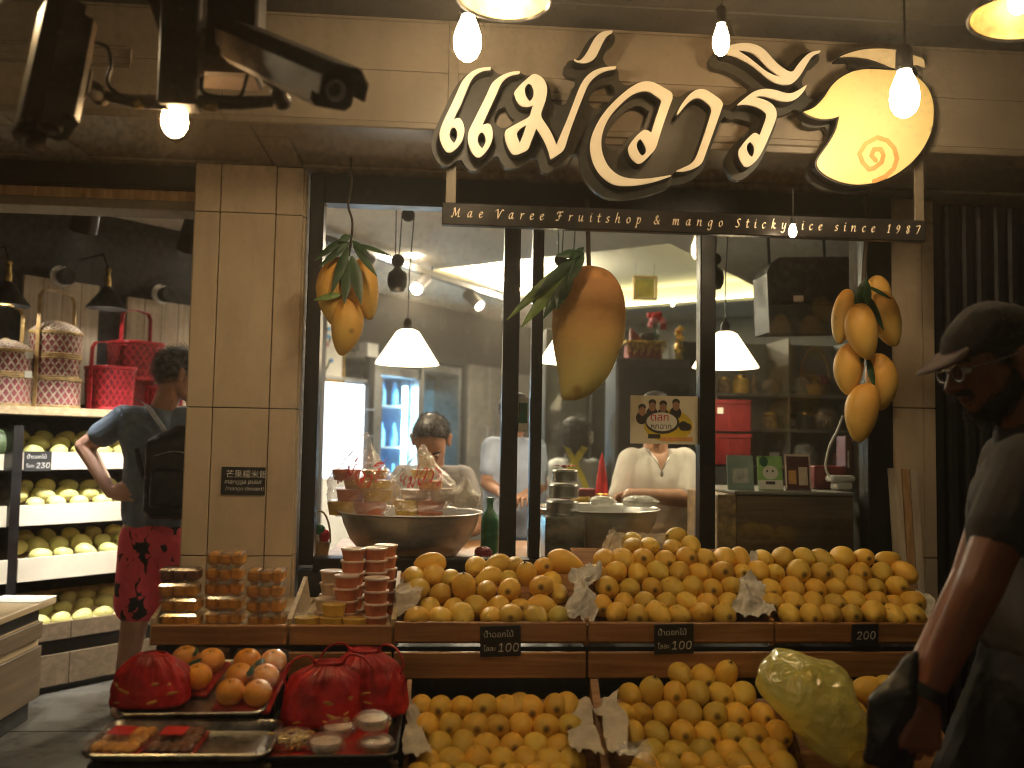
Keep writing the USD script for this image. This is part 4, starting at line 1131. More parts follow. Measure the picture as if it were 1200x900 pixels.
sheet('clear_wrap', 'crumpled clear wrap at the front left of the lower middle crate', 'plastic wrap', [(722, 890), (770, 894), (760, 872), (724, 868)], [-1.10, -1.12, -1.08, -1.06], .022, 31, 'crumple_film', 20, 14)

# ------------------------------------------------------------------ chalk price boards on the stand
G = {"namdokmai":[[[[216,41],[216,44],[222,46],[222,49],[217,49],[216,53],[218,54],[226,53],[227,46],[236,46],[236,41]]],[[[205,35],[211,35],[211,11],[213,6],[216,4],[223,4],[228,8],[228,35],[234,35],[234,9],[230,1],[226,-1],[217,-1],[211,3],[210,0],[205,0]]],[[[179,48],[180,53],[199,53],[199,49],[194,47],[193,44],[193,5],[198,4],[197,-1],[191,-1],[187,3],[187,44],[189,48]]],[[[146,0],[146,14],[147,17],[151,20],[146,23],[147,30],[154,35],[167,35],[171,33],[175,27],[175,0],[169,0],[169,27],[162,31],[158,31],[152,28],[153,24],[158,22],[158,18],[153,17],[152,15],[152,0]]],[[[109,9],[109,20],[123,20],[123,15],[115,15],[115,8],[119,4],[129,5],[132,12],[132,22],[130,28],[123,31],[110,28],[111,34],[128,35],[135,30],[138,21],[138,13],[137,8],[132,1],[127,-1],[115,0],[111,4]]],[[[69,11],[69,23],[74,33],[78,35],[92,35],[98,31],[100,26],[100,0],[94,0],[94,25],[91,30],[79,30],[75,23],[75,10],[78,5],[87,4],[86,-1],[78,-1],[74,1]]],[[[40,29],[40,34],[42,35],[55,35],[59,32],[60,0],[54,0],[53,30],[46,31]]],[[[16,44],[22,46],[22,49],[17,49],[16,53],[18,54],[24,54],[26,51],[32,51],[36,48],[36,41],[32,39],[16,41]],[[27,47],[31,46],[31,47],[28,48]]],[[[5,35],[11,35],[11,8],[16,4],[22,4],[27,8],[28,35],[34,35],[34,0],[29,0],[28,3],[22,-1],[13,-1],[6,4]]]],"lola":[[[[94,7],[95,13],[100,13],[100,9],[110,9],[111,4],[98,4]]],[[[94,25],[95,31],[100,31],[100,27],[110,27],[111,22],[98,22]]],[[[59,6],[59,13],[61,17],[66,20],[81,22],[81,27],[79,30],[71,31],[62,28],[62,33],[66,35],[80,35],[84,33],[87,27],[87,0],[81,0],[81,16],[70,16],[65,13],[66,5],[76,3],[76,0],[74,-1],[66,-1],[62,1]]],[[[23,6],[23,13],[25,17],[30,20],[45,22],[45,27],[43,30],[35,31],[26,28],[26,33],[30,35],[44,35],[48,33],[51,27],[51,0],[45,0],[45,16],[34,16],[29,13],[30,5],[40,3],[40,0],[38,-1],[30,-1],[26,1]]],[[[1,48],[1,51],[5,53],[23,53],[23,48],[11,47],[13,44],[13,6],[19,3],[18,-1],[11,-1],[8,1],[7,45],[6,47]]]],"talok":[[[[81,0],[82,17],[86,20],[81,23],[82,30],[89,35],[102,35],[108,31],[110,27],[110,0],[104,0],[104,26],[101,30],[93,31],[87,28],[88,24],[93,22],[93,18],[88,17],[87,15],[87,0]]],[[[44,6],[44,13],[46,17],[51,20],[66,22],[66,27],[64,30],[56,31],[47,28],[47,33],[51,35],[65,35],[69,33],[72,27],[72,0],[66,0],[66,16],[55,16],[50,13],[51,5],[61,3],[61,0],[59,-1],[51,-1],[47,1]]],[[[4,25],[7,33],[10,35],[20,34],[32,35],[36,29],[36,0],[30,0],[30,28],[28,31],[23,30],[22,27],[19,27],[18,30],[14,31],[11,29],[10,26],[11,7],[14,4],[22,4],[22,-1],[13,-1],[7,3],[4,11]]]],"hokchak":[[[[144,0],[145,17],[149,20],[144,23],[145,30],[152,35],[165,35],[171,31],[173,27],[173,0],[167,0],[167,26],[164,30],[156,31],[150,28],[151,24],[156,22],[156,18],[151,17],[150,15],[150,0]]],[[[114,33],[117,35],[130,35],[134,31],[135,0],[129,0],[129,28],[124,31],[114,29]]],[[[81,7],[81,20],[87,20],[87,7],[90,4],[100,5],[103,11],[103,24],[101,29],[91,31],[82,28],[82,33],[86,35],[101,35],[106,32],[109,25],[109,0],[104,0],[103,3],[97,-1],[89,-1],[86,0]]],[[[42,23],[43,30],[50,35],[63,35],[67,33],[71,27],[71,0],[65,0],[65,27],[58,31],[54,31],[48,28],[49,24],[54,22],[54,18],[49,17],[48,15],[48,0],[42,0],[42,14],[43,17],[47,20]]],[[[6,35],[12,35],[13,21],[26,35],[33,35],[25,26],[30,23],[33,19],[34,0],[28,0],[28,15],[22,20],[18,20],[12,14],[12,0],[6,0]]]],"khao":[[[[260,-2],[263,4],[263,35],[271,35],[269,41],[273,42],[275,35],[282,35],[282,13],[278,12],[282,2],[285,1],[288,15],[288,48],[307,50],[311,52],[315,50],[315,48],[312,47],[293,45],[292,43],[292,36],[293,35],[315,35],[313,22],[307,9],[307,6],[317,-1],[315,-6],[304,3],[295,-5],[291,-4],[291,-1],[301,8],[293,28],[291,6],[286,-6],[282,-4],[283,-1],[279,-2],[277,2],[264,-4],[261,-4]],[[297,31],[300,18],[302,14],[305,14],[310,31]],[[267,27],[278,26],[278,31],[267,31]],[[267,18],[278,17],[278,22],[267,22]],[[267,3],[276,6],[275,11],[277,11],[277,13],[267,13]]],[[[258,41],[264,44],[271,54],[275,53],[275,50],[285,42],[285,40],[282,38],[276,45],[272,47],[261,36],[259,36]]],[[[198,-3],[195,2],[206,9],[217,23],[216,24],[196,24],[196,29],[221,29],[221,54],[226,54],[226,29],[252,29],[252,24],[231,23],[245,7],[254,2],[251,-2],[242,3],[227,20],[226,-6],[221,-6],[221,19],[203,0]]],[[[235,35],[242,45],[243,50],[249,49],[240,33],[238,32]]],[[[200,49],[204,50],[206,48],[213,36],[212,34],[207,34]]],[[[152,34],[152,43],[168,44],[168,47],[154,47],[154,51],[187,51],[187,47],[172,47],[172,45],[174,43],[189,43],[189,34],[174,33],[174,36],[185,36],[185,40],[172,40],[172,26],[168,26],[168,40],[156,40],[156,36],[166,36],[166,33]]],[[[152,19],[152,23],[189,23],[189,19],[172,19],[170,16],[171,15],[188,15],[188,-4],[186,-6],[180,-6],[180,-2],[184,-2],[184,10],[178,11],[177,-5],[173,-5],[173,11],[169,11],[168,-5],[164,-5],[164,11],[159,11],[158,-6],[154,-6],[154,15],[166,15],[166,18]]],[[[174,27],[174,30],[185,30],[185,27]]],[[[155,27],[155,30],[166,30],[166,27]]],[[[145,35],[147,47],[148,50],[150,50],[152,48],[149,36]]],[[[130,6],[136,17],[138,26],[138,28],[131,28],[131,32],[139,32],[139,53],[143,54],[143,32],[151,32],[151,28],[144,28],[143,24],[151,16],[151,12],[148,11],[146,16],[143,17],[143,-6],[139,-5],[139,14],[137,14],[133,3]]],[[[131,48],[135,49],[136,47],[137,35],[135,34]]],[[[69,-3],[67,1],[81,7],[88,14],[68,15],[68,19],[92,19],[94,21],[94,25],[74,25],[74,51],[118,51],[118,25],[99,25],[99,20],[124,19],[124,15],[104,14],[115,5],[124,2],[125,-1],[123,-3],[120,-3],[100,11],[99,-5],[94,-6],[93,12],[73,-3]],[[113,35],[99,36],[99,29],[113,29]],[[99,41],[113,40],[113,47],[99,47]],[[79,41],[94,40],[94,46],[92,47],[79,47]],[[79,30],[93,29],[94,36],[79,36]]],[[[4,43],[4,48],[18,48],[18,54],[23,54],[23,48],[41,48],[41,54],[46,54],[46,48],[61,47],[61,43],[46,43],[46,36],[41,36],[41,43],[23,43],[23,36],[18,36],[18,43]]],[[[5,22],[6,27],[33,27],[33,30],[26,36],[29,39],[39,30],[38,27],[58,27],[58,22],[17,21],[17,3],[55,3],[55,-2],[12,-2],[12,22]]]]}


def glyphs(key, o, ax, ay, h, depth, mb=None):
    """Lettering kept as outlines (65 units high)."""
    mb = mb or MB()
    k = h / 45.0
    for pl in G[key]:
        p = Polygon(np.array(pl[0], float) * k, [np.array(r, float) * k for r in pl[1:]]).buffer(0)
        mb.prism(p, o, ax, ay, depth)
    return mb


def latin(text, o, ax, ay, h, depth=.0008, mb=None, shear=0.0, bold=False):
    mb = mb or MB()
    m = text_mesh(text, h, depth, bold)
    v = np.array(m.vertices)
    v[:, 0] += v[:, 1] * shear
    ax, ay = np.asarray(ax, float), np.asarray(ay, float); az = np.cross(ax, ay)
    return mb.raw(np.asarray(o) + v[:, :1] * ax + v[:, 1:2] * ay + v[:, 2:3] * az, m.faces)


def price_board(name, c, ax, ay, w, h, price, label, cat='price sign', first='namdokmai'):
    ax, ay = np.asarray(ax, float), np.asarray(ay, float); az = np.cross(ax, ay)
    t = thing(name, label, cat, c, rot=np.stack([ax, ay, az], 1))
    MB().box((-w / 2, -h / 2, -.004), (w / 2, h / 2, 0), bevel=.0015).build('board', M['chalk_board'], t)
    X, Y = (1, 0, 0), (0, 1, 0)
    tx = MB()
    if first:
        glyphs(first, (-w * .42, h * .14, .0003), X, Y, h * .185, .0008, tx)
        glyphs('lola', (-w * .42, -h * .30, .0003), X, Y, h * .16, .0008, tx)
        latin(price, (-w * .09, -h * .34, .0003), X, Y, h * .27, .0008, tx, .12)
    else:
        latin(price, (-w * .36, -h * .2, .0003), X, Y, h * .36, .0008, tx, .12)
    tx.build('chalk_writing', M['chalk'], t)
    return t


for (xa, ya, xb, yb), pr, lab, fi in (((563, 733, 610, 770), '100', 'black chalk price board before the left upper crate', 'namdokmai'),
                                      ((767, 731, 813, 767), '100', 'black chalk price board before the middle upper crate', 'namdokmai'),
                                      ((998, 731, 1030, 757), '200', 'smallest black chalk price board, near the right end of the stand', None)):
    a, b = W(xa, ya, y=YL - .008), W(xb, yb, y=YL - .008)
    price_board('price_board', (a + b) / 2, (1, 0, .03), (-.03, -.10, 1.0), abs(b[0] - a[0]), abs(a[2] - b[2]), pr, lab, first=fi)

# sign on the pillar
a, b = W(260, 547, y=PY - .004), W(310, 580, y=PY - .004)
t = thing('wall_sign', 'small black sign with three lines of white lettering on the tiled pillar', 'sign', (a + b) / 2, rot=np.stack([(1, 0, 0), (0, 0, 1), (0, -1, 0)], 1))
w, h_ = b[0] - a[0], a[2] - b[2]
MB().box((-w / 2, -h_ / 2, -.0035), (w / 2, h_ / 2, .003), bevel=.001).build('board', M['chalk_board'], t)
tx = MB()
glyphs('khao', (-w * .40, h_ * .14, .0034), (1, 0, 0), (0, 1, 0), h_ * .21, .0006, tx)
latin('mangga pulut', (-w * .43, -h_ * .10, .0034), (1, 0, 0), (0, 1, 0), h_ * .15, .0006, tx, .2)
latin('(mango dessert)', (-w * .41, -h_ * .34, .0034), (1, 0, 0), (0, 1, 0), h_ * .13, .0006, tx, .2)
tx.build('lettering', M['chalk'], t)

# ================================================================== packed goods at the left of the stand
plain('dried_mango', (.74, .34, .06), .4, var=.3, scale=30, bump=.5, bscale=120)
plain('dark_sweet', (.20, .075, .035), .4, var=.3, scale=30, bump=.4, bscale=120)
plain('salmon_paste', (.66, .22, .11), .4, var=.15, scale=20, rnd=.12)
plain('lid_frost', (.76, .60, .48), .35, var=.1, scale=20)
plain('cream_paste', (.66, .52, .36), .45, var=.15, scale=20)
plain('yellow_paste', (.84, .56, .10), .4, var=.15, scale=20)
plain('orange_peel', (.95, .37, .022), .38, var=.12, scale=8, bump=.25, bscale=260, rnd=.12)
plain('tray_red', (.42, .020, .014), .4, var=.2)
plain('red_cloth', (.46, .008, .010), .52, var=.35, scale=12, bump=.5, bscale=60)
plain('gold_print', (.62, .36, .09), .4, metal=.5, var=.2)
plain('red_print', (.72, .03, .03), .5)
FLOORZ = ZL - .029


def clear_box_proto(name, label, fill, loc, group, rz=0.0, scale=1.0):
    t = thing(name, label, 'food box', loc, rot=rotz(rz), group=group, scale=scale)
    w, d, h = .052, .040, .040
    f = MB()
    for k in range(3):
        f.box((-w + .004 + k * .0335, -d + .004, .002), (-w + .004 + k * .0335 + .033, d - .004, h * .90 - .003 * (k % 2)), bevel=.007)
    f.build('contents', M[fill], t)
    b = m3.Manifold.hull_points(np.array([(sx * (w - .004 * (z == 0)), sy * (d - .004 * (z == 0)), z) for sx in (-1, 1) for sy in (-1, 1) for z in (0, h * .82)]))
    lid = m3.Manifold.hull_points(np.array([(sx * (w * (.99 if z < h * .9 else .86)), sy * (d * (.99 if z < h * .9 else .84)), z) for sx in (-1, 1) for sy in (-1, 1) for z in (h * .84, h * 1.02)]))
    MB().tm(b).build('box_base', M['clear_box'], t)
    MB().tm(lid).build('box_lid', M['clear_box'], t)
    MB().box((-w - .005, -d - .005, h * .822), (w + .005, d + .005, h * .838), bevel=.001).build('rim', M['clear_box'], t)
    return t


bx = {}
cols = [(211, -.64, 4, 'left'), (262, -.60, 5, 'middle'), (311, -.64, 4, 'right')]
ordn = ['bottom', 'second', 'third', 'fourth', 'topmost']
for px, y, n, nm in cols:
    base = W(px, 735, y=y); base[2] = FLOORZ
    for k in range(n):
        fill = 'dark_sweet' if (nm == 'left' and k == 3) else 'dried_mango'
        pos = 'top' if k == n - 1 else ordn[k]
        lab = f'{pos} clear box of orange dried fruit in the {nm} stack before the pillar' if fill == 'dried_mango' else 'clear box of darker brown sweets on top of the left stack'
        loc = base + [rng.uniform(-.005, .005), rng.uniform(-.004, .004), k * .0425]
        if fill not in bx:
            bx[fill] = clear_box_proto('food_box', lab, fill, loc, 'clear food boxes stacked before the pillar')
        else:
            copy(bx[fill], loc, rotz(rng.uniform(-.07, .07)), lab)
    # second stack behind, seen through the gaps
# round tubs
TUB = {}


def tub(px, y, z, kind, label, group, s=1.0):
    c = W(px, 720, y=y); c[2] = z
    if kind not in TUB:
        t = thing('food_tub', label, 'food tub', c, group=group, scale=s)
        body, lid = {'pink': ('salmon_paste', 'lid_frost'), 'cream': ('cream_paste', 'lid_frost'), 'yellow': ('yellow_paste', 'clear_box')}[kind]
        MB().lathe([(0, 0), (.027, 0), (.029, .003), (.0335, .029), (.0335, .030), (0, .030)], n=28).build('cup', M[body], t, smooth=35)
        MB().lathe([(.0330, .0302), (.0362, .0302), (.0366, .0325), (.0360, .0352), (.033, .0360), (.030, .0345), (0, .0345)], n=28).build('lid', M[lid], t, smooth=35)
        TUB[kind] = t
        return t
    return copy(TUB[kind], c, rotz(rng.uniform(0, 6)), label, group, scale=s)


gp = 'small round tubs stacked in the second bay'
for px, y, n, kind, nm in ((412, -.55, 6, 'pink', 'tall pink stack at the back, left column'), (438, -.53, 6, 'pink', 'tall pink stack at the back, right column'), (405, -.61, 4, 'pink', 'middle pink stack in front'), (440, -.655, 4, 'pink', 'front right pink stack'),
                           (450, -.45, 6, 'pink', 'rearmost pink stack'), (388, -.52, 4, 'cream', 'cream stack left of the pink tubs'), (383, -.59, 2, 'cream', 'low cream stack')):
    for k in range(n):
        z = FLOORZ + k * .0355
        lab = f'round {kind} tub, {"top" if k == n - 1 else "bottom" if k == 0 else ordn[k] if k < 4 else "fifth"} of the {nm}'
        tub(px, y, z, kind, lab, gp, s=1.04)
for px, y, z, lab in ((360, -.66, 0, 'single round tub of yellow sweets at the far left of the second bay'), (389, -.66, 0, 'lower round tub of yellow sweets before the cream stacks'), (391, -.655, .036, 'upper round tub of yellow sweets before the cream stacks'), (416, -.675, 0, 'single round tub of yellow sweets between the pink stacks')):
    tub(px, y, FLOORZ + z, 'yellow', lab, gp, s=1.04)


# ------------------------------------------------------------------ steel trays
def tray(name, label, p_fl, p_fr, p_br, p_bl, lip=.022, mat='tray_steel', cat='tray'):
    """A shallow pressed tray whose rim passes through four points."""
    c = [np.asarray(q, float) for q in (p_fl, p_fr, p_br, p_bl)]
    o = sum(c) / 4
    ax = (c[1] + c[2] - c[0] - c[3]) / 2; w = np.linalg.norm(ax); ax /= w
    ay = (c[3] + c[2] - c[0] - c[1]) / 2; d = np.linalg.norm(ay); ay = ay - ax * (ay @ ax); ay /= np.linalg.norm(ay)
    az = np.cross(ax, ay)
    R = np.stack([ax, ay, az], 1)
    t = thing(name, label, cat, o, rot=R)

    def ring(w_, d_, z, r):
        pts = []
        for sx, sy, a0 in ((1, 1, 0), (-1, 1, 90), (-1, -1, 180), (1, -1, 270)):
            for a in np.linspace(a0, a0 + 90, 6):
                pts.append((sx * (w_ / 2 - r) + r * math.cos(math.radians(a)), sy * (d_ / 2 - r) + r * math.sin(math.radians(a)), z))
        return np.array(pts)
    rs = [ring(w - .04, d - .04, -lip, .02), ring(w - .016, d - .016, -.003, .028), ring(w - .004, d - .004, .0, .03), ring(w + .002, d + .002, -.002, .031), ring(w + .002, d + .002, -.006, .031), ring(w - .010, d - .010, -.005, .028), ring(w - .036, d - .036, -lip - .0025, .02)]
    n = len(rs[0]); v = np.vstack(rs + [[[0, 0, -lip]], [[0, 0, -lip - .0025]]]); f = []
    for k in range(len(rs) - 1):
        for j in range(n):
            f += [[k * n + j, k * n + (j + 1) % n, (k + 1) * n + (j + 1) % n], [k * n + j, (k + 1) * n + (j + 1) % n, (k + 1) * n + j]]
    e = len(v) - 2; k = (len(rs) - 1) * n
    f += [[e, j, (j + 1) % n] for j in range(n)] + [[e + 1, k + (j + 1) % n, k + j] for j in range(n)]
    MB().raw(v, np.array(f)[:, ::-1]).build('pan', M[mat], t, smooth=40)
    return t, o, R, w, d


tu, uo, uR, uw, ud = tray('steel_tray', 'upper steel tray carrying a red bag and packed oranges', W(138, 836, y=-1.06), W(322, 834, y=-1.06), W(322, 772, y=-.80), W(170, 774, y=-.80))
tl, lo_, lR, lw_, ld = tray('steel_tray', 'lower, wider steel tray with two flat packs in it', W(94, 884, y=-1.26), W(318, 884, y=-1.26), W(330, 842, y=-1.05), W(130, 842, y=-1.05))
tr, ro_, rR, rw, rd = tray('red_tray', 'shallow dark tray with red lining under the two red bags', W(296, 886, y=-1.22), W(468, 884, y=-1.22), W(470, 828, y=-.90), W(326, 830, y=-.90), mat='black_plastic')
MB().box((-rw / 2 + .03, -rd / 2 + .03, -.0205), (rw / 2 - .03, rd / 2 - .03, -.014), bevel=.003).build('lining', M['tray_red'], tr)
rack = thing('tray_rack', 'dark stepped rack carrying the three trays', 'rack')
for o, R, w, d, zz in ((uo, uR, uw, ud, .028), (lo_, lR, lw_, ld, .028), (ro_, rR, rw, rd, .028)):
    for sx in (-.42, .42):
        for sy in (-.38, .38):
            p = o + R @ np.array([sx * w, sy * d, -zz])
            MB().box((p[0] - .012, p[1] - .012, 0), (p[0] + .012, p[1] + .012, p[2])).build('leg', M['black_metal'], rack)
    pts = [o + R @ np.array([sx * w, sy * d, -zz]) for sx in (-.46, .46) for sy in (-.44, .44)]
    MB().tm(m3.Manifold.hull_points(np.vstack([pts, np.array(pts) - [0, 0, .02]]))).build('shelf', M['black_metal'], rack)
q0, q1 = W(102, 900, y=-1.22), W(318, 900, y=-1.22)
MB().box((q0[0], -1.235, .03), (q1[0], -1.215, q0[2] + .008), bevel=.004).build('front_panel', M['counter_wood'], rack)
q0, q1 = W(300, 900, y=-1.2), W(466, 900, y=-1.2)
MB().box((q0[0], -1.195, .03), (q1[0], -1.175, q0[2] + .008), bevel=.004).build('front_panel', M['counter_wood'], rack)


# ------------------------------------------------------------------ packs of oranges
def orange_pack(label, spots, R, o, size):
    t = thing('orange_pack', label, 'fruit pack', o, rot=R)
    pts = []
    for x, y in spots:
        v, f = np.array(trimesh.creation.icosphere(3, 1.0).vertices), trimesh.creation.icosphere(3, 1.0).faces
        v = v * [.0335, .0335, .030] * size
        v[:, 2] -= .004 * np.exp(-((v[:, 0] ** 2 + v[:, 1] ** 2) / .00006)) * (v[:, 2] > 0)
        og = MB().raw(v + [x, y, .034 * size], f).build('orange', M['orange_peel'], t, smooth=True)
        MB().lathe([(0, .0), (.003, .0005), (.0035, -.0015), (0, -.002)], c=(x, y, .0605 * size), n=8).build('calyx', M['leaf_green'], og)
        pts += [(x + sx * .035 * size, y + sy * .035 * size, z) for sx in (-1, 1) for sy in (-1, 1) for z in (.004, .045 * size)] + [(x, y, .066 * size)]
    a = np.array(spots); lo, hi = a.min(0) - .036 * size, a.max(0) + .036 * size
    MB().box((*lo, 0), (*hi, .012), bevel=.004).build('tray_base', M['tray_red'], t)
    # film stretched over the fruit
    hm = trimesh.convex.convex_hull(np.array(pts))
    hm = hm.subdivide_to_size(.012)
    v = np.array(hm.vertices)
    n = noise(v * 60, 5) - .5
    v = v + np.array([0, 0, 1.0]) * (n * .006)[:, None] + np.array([0, 0, .003])
    # leaves tucked between the fruit
    cx = a.mean(0)
    for k in range(2):
        leaf((cx[0], cx[1] - .03 + .05 * k, .055), (rng.uniform(-.6, .6), .9, .1), .05, .018, .1, side=(1, 0, 0)).build('leaf', M['leaf_green'], t, smooth=True)
    MB().raw(v, hm.faces).build('film', M['clear_film'], t, smooth=True)
    return t


o = W(276, 818, y=-.965); 
bp = uo + uR @ np.array([.125, -.012, -.019])
orange_pack('front pack of six oranges under shiny film on the upper steel tray', [(-.034 + .067 * i, -.068 + .067 * j) for i in range(2) for j in range(3)], uR @ rotz(-.10) @ rotx(.10), bp + [0, 0, .012], 1.04)
bp = uo + uR @ np.array([-.035, .065, -.019])
orange_pack('rear pack of oranges under film, behind the red bag', [(-.036 + .07 * i, -.055 + .07 * j) for i in range(2) for j in range(2)], uR @ rotz(-.22) @ rotx(.12), bp + [0, 0, .012], 1.04)

# two flat packs in the lower tray
for k, (sx, lab) in enumerate(((-.115, 'left flat pack of orange slices in the lower steel tray'), (.0, 'right flat pack of reddish slices in the lower steel tray'))):
    o = lo_ + lR @ np.array([sx - .02, -.01, -.020])
    t = thing('food_pack', lab, 'food pack', o, rot=lR @ rotz(-.12 + .1 * k))
    for r in range(3):
        for cc in range(4):
            MB().ell((-.036 + .024 * cc, -.045 + .045 * r, .016), (.016, .026, .009), 2).build('slice', M['dried_mango' if (k == 0) else 'dark_sweet'], t, smooth=True)
    MB().box((-.055, -.075, 0), (.055, .075, .007), bevel=.003).build('pack_tray', M['tray_red'], t)
    g = trimesh.creation.box([.108, .148, .030]).subdivide_to_size(.012); v = np.array(g.vertices) + [0, 0, .017]; v[:, 2] += (noise(v * 70, 4 + k) - .5) * .006 * (v[:, 2] > .02)
    MB().raw(v, g.faces).build('film', M['clear_film'], t, smooth=True)
    MB().box((-.03, -.03, .0372), (.022, .02, .0380)).build('sticker', M['red_print'], t)


# ------------------------------------------------------------------ red drawstring bags
def pouch(label, c, w, d, h, seed, neck=.60, lean=(0, 0), cords=True, rz=0.0):
    t = thing('drawstring_bag', label, 'bag', c, rot=rotz(rz))
    K, N = 36, 120
    th = np.linspace(0, 2 * np.pi, N, endpoint=False)
    rows = []
    for i in range(K):
        s = i / (K - 1)
        prof = np.interp(s, [0, .05, .25, .5, .72, .86, .91, .95, 1.0], [.94, 1.03, 1.02, .93, .74, .50, .36, .34, .46])
        sq = 3.0 if s < .5 else 3.0 - 1.0 * min(1, (s - .5) / .35)
        c_, s_ = np.cos(th), np.sin(th)
        rr = (np.abs(c_) ** sq + np.abs(s_) ** sq) ** (-1 / sq)
        pl = np.clip((s - .35) / .5, 0, 1)
        ph = np.stack([np.cos(th) * 5.0, np.sin(th) * 5.0, np.full(N, s * 1.6 + seed)], 1)
        crease = np.abs(noise(ph, seed) - .5) * 2 + .6 * np.abs(noise(ph * 2.3, seed + 7) - .5) * 2      # sharp gathers running up to the string
        fold = 1 + (.10 + .55 * pl) * (crease - .55) * .55
        x, y = rr * c_ * w / 2 * prof * fold, rr * s_ * d / 2 * prof * fold
        z = np.full(N, s * h)
        if s > .9:
            z = z - .02 * (s - .9) / .1 + .014 * (noise(np.stack([np.cos(th) * 2, np.sin(th) * 2, 0 * th + seed], 1), seed) - .5)
        p = np.stack([x, y, z], 1)
        nn = fbm(p * 16 + seed * 3.3, 3, seed) - .5
        p[:, :2] *= (1 + .20 * nn * (0.25 + s))[:, None]
        p[:, 2] += .014 * (noise(p * 20 + 5, seed + 3) - .5) * min(1, s * 3)
        p[:, 0] += lean[0] * s * s; p[:, 1] += lean[1] * s * s
        rows.append(p)
    v = np.vstack(rows + [[[0, 0, 0]], [[lean[0], lean[1], h * .93]]])
    idx = np.arange(K * N).reshape(K, N)
    f = []
    a, b = idx[:-1], idx[1:]
    q = np.stack([a, np.roll(a, -1, 1), np.roll(b, -1, 1), b], -1).reshape(-1, 4)
    f = np.vstack([q[:, [0, 1, 2]], q[:, [0, 2, 3]], [[K * N, idx[0][(j + 1) % N], idx[0][j]] for j in range(N)], [[K * N + 1, idx[-1][j], idx[-1][(j + 1) % N]] for j in range(N)]])
    MB().raw(v, f).build('pouch', M['red_cloth'], t, smooth=True)
    top = np.array([lean[0] * .8, lean[1] * .8, h * .89])
    rg = np.stack([np.cos(th) * w * .19, np.sin(th) * d * .19, 0 * th], 1) + top + [0, 0, h * .03]
    MB().tube(np.vstack([rg, rg[:1]]) * [1, 1, 1] + [0, 0, -.004], .0036, 6).build('drawstring', M['red_cloth'], t, smooth=True)
    if cords:
        for sg in (-1, 1):
            P0 = top + [sg * w * .17, -d * .10, 0]
            lp = smooth_line([P0, P0 + [sg * .018, -.01, .022], P0 + [sg * .052, -.02, .016], P0 + [sg * .074, -.03, -.015], P0 + [sg * .070, -.035, -.045]])
            MB().tube(lp, .0030, 6).build('cord', M['red_cloth'], t, smooth=True)
    # gold printed flecks on the front
    R_ = random.Random(seed)
    for k in range(9):
        a = -math.pi / 2 + R_.uniform(-.75, .75); s = R_.uniform(.12, .5)
        prf = np.interp(s, [0, .05, .25, .5, .72], [.80, .97, 1.02, .98, .74])
        rr = (abs(math.cos(a)) ** 3 + abs(math.sin(a)) ** 3) ** (-1 / 3)
        o_ = np.array([rr * math.cos(a) * w / 2 * prf, rr * math.sin(a) * d / 2 * prf - .006, s * h])
        MB().ell(o_, (R_.uniform(.004, .016), .0016, R_.uniform(.002, .005)), 1, rot=roty(R_.uniform(-.6, .6)) @ rotz(a + math.pi / 2)).build('gold_print', M['gold_print'], t)
    return t


o = uo + uR @ np.array([-.115, -.055, -.020])
pouch('red drawstring bag standing on the upper steel tray', o + [0, 0, .004], .180, .13, .130, 3, cords=False)
pa_, pb_ = W(376, 850, y=-.98), W(424, 846, y=-.93)
zt_ = lambda p: p
zr_ = (ro_ + rR @ np.array([0, .06, -.014]))[2]
pa_[2] = pb_[2] = zr_ + .006
pouch('red drawstring bag, left of the pair on the dark tray', pa_, .195, .13, .160, 5, lean=(.02, .02), rz=.1)
pouch('red drawstring bag, right of the pair on the dark tray', pb_ + [.01, .03, 0], .205, .14, .172, 8, lean=(-.015, .02), rz=-.15)


# goods wrapped in clear plastic before the red bags
def lump_bag(name, label, cat, c, r, seed, mat, rot=None, sub=5, amp=.22, parent=None, knot=False, freq=1.7):
    m = trimesh.creation.icosphere(sub, 1.0)
    p = np.array(m.vertices)
    n = fbm(p * freq + seed, 3, seed) - .5
    rg = np.abs(noise(p * 3.2 * freq / 1.7 + seed, seed + 9) - .5) * 2
    rg2 = np.abs(noise(p * 7.5 * (freq / 1.7) + seed, seed + 19) - .5) * 2
    p = p * (1 + amp * 1.5 * n - amp * .6 * rg - amp * .26 * rg2)[:, None]
    p[:, 2] = np.maximum(p[:, 2], -.72)
    if knot:
        zz = np.clip((p[:, 2] - .25) / .75, 0, 1)
        p[:, :2] *= (1 - .72 * zz ** 1.3)[:, None]
        p[:, 2] += .55 * zz ** 2
        hi = p[:, 2] > 1.15
        p[hi, :2] *= (1 + 2.4 * (p[hi, 2] - 1.15))[:, None]
    return p * np.asarray(r), np.array(m.faces)


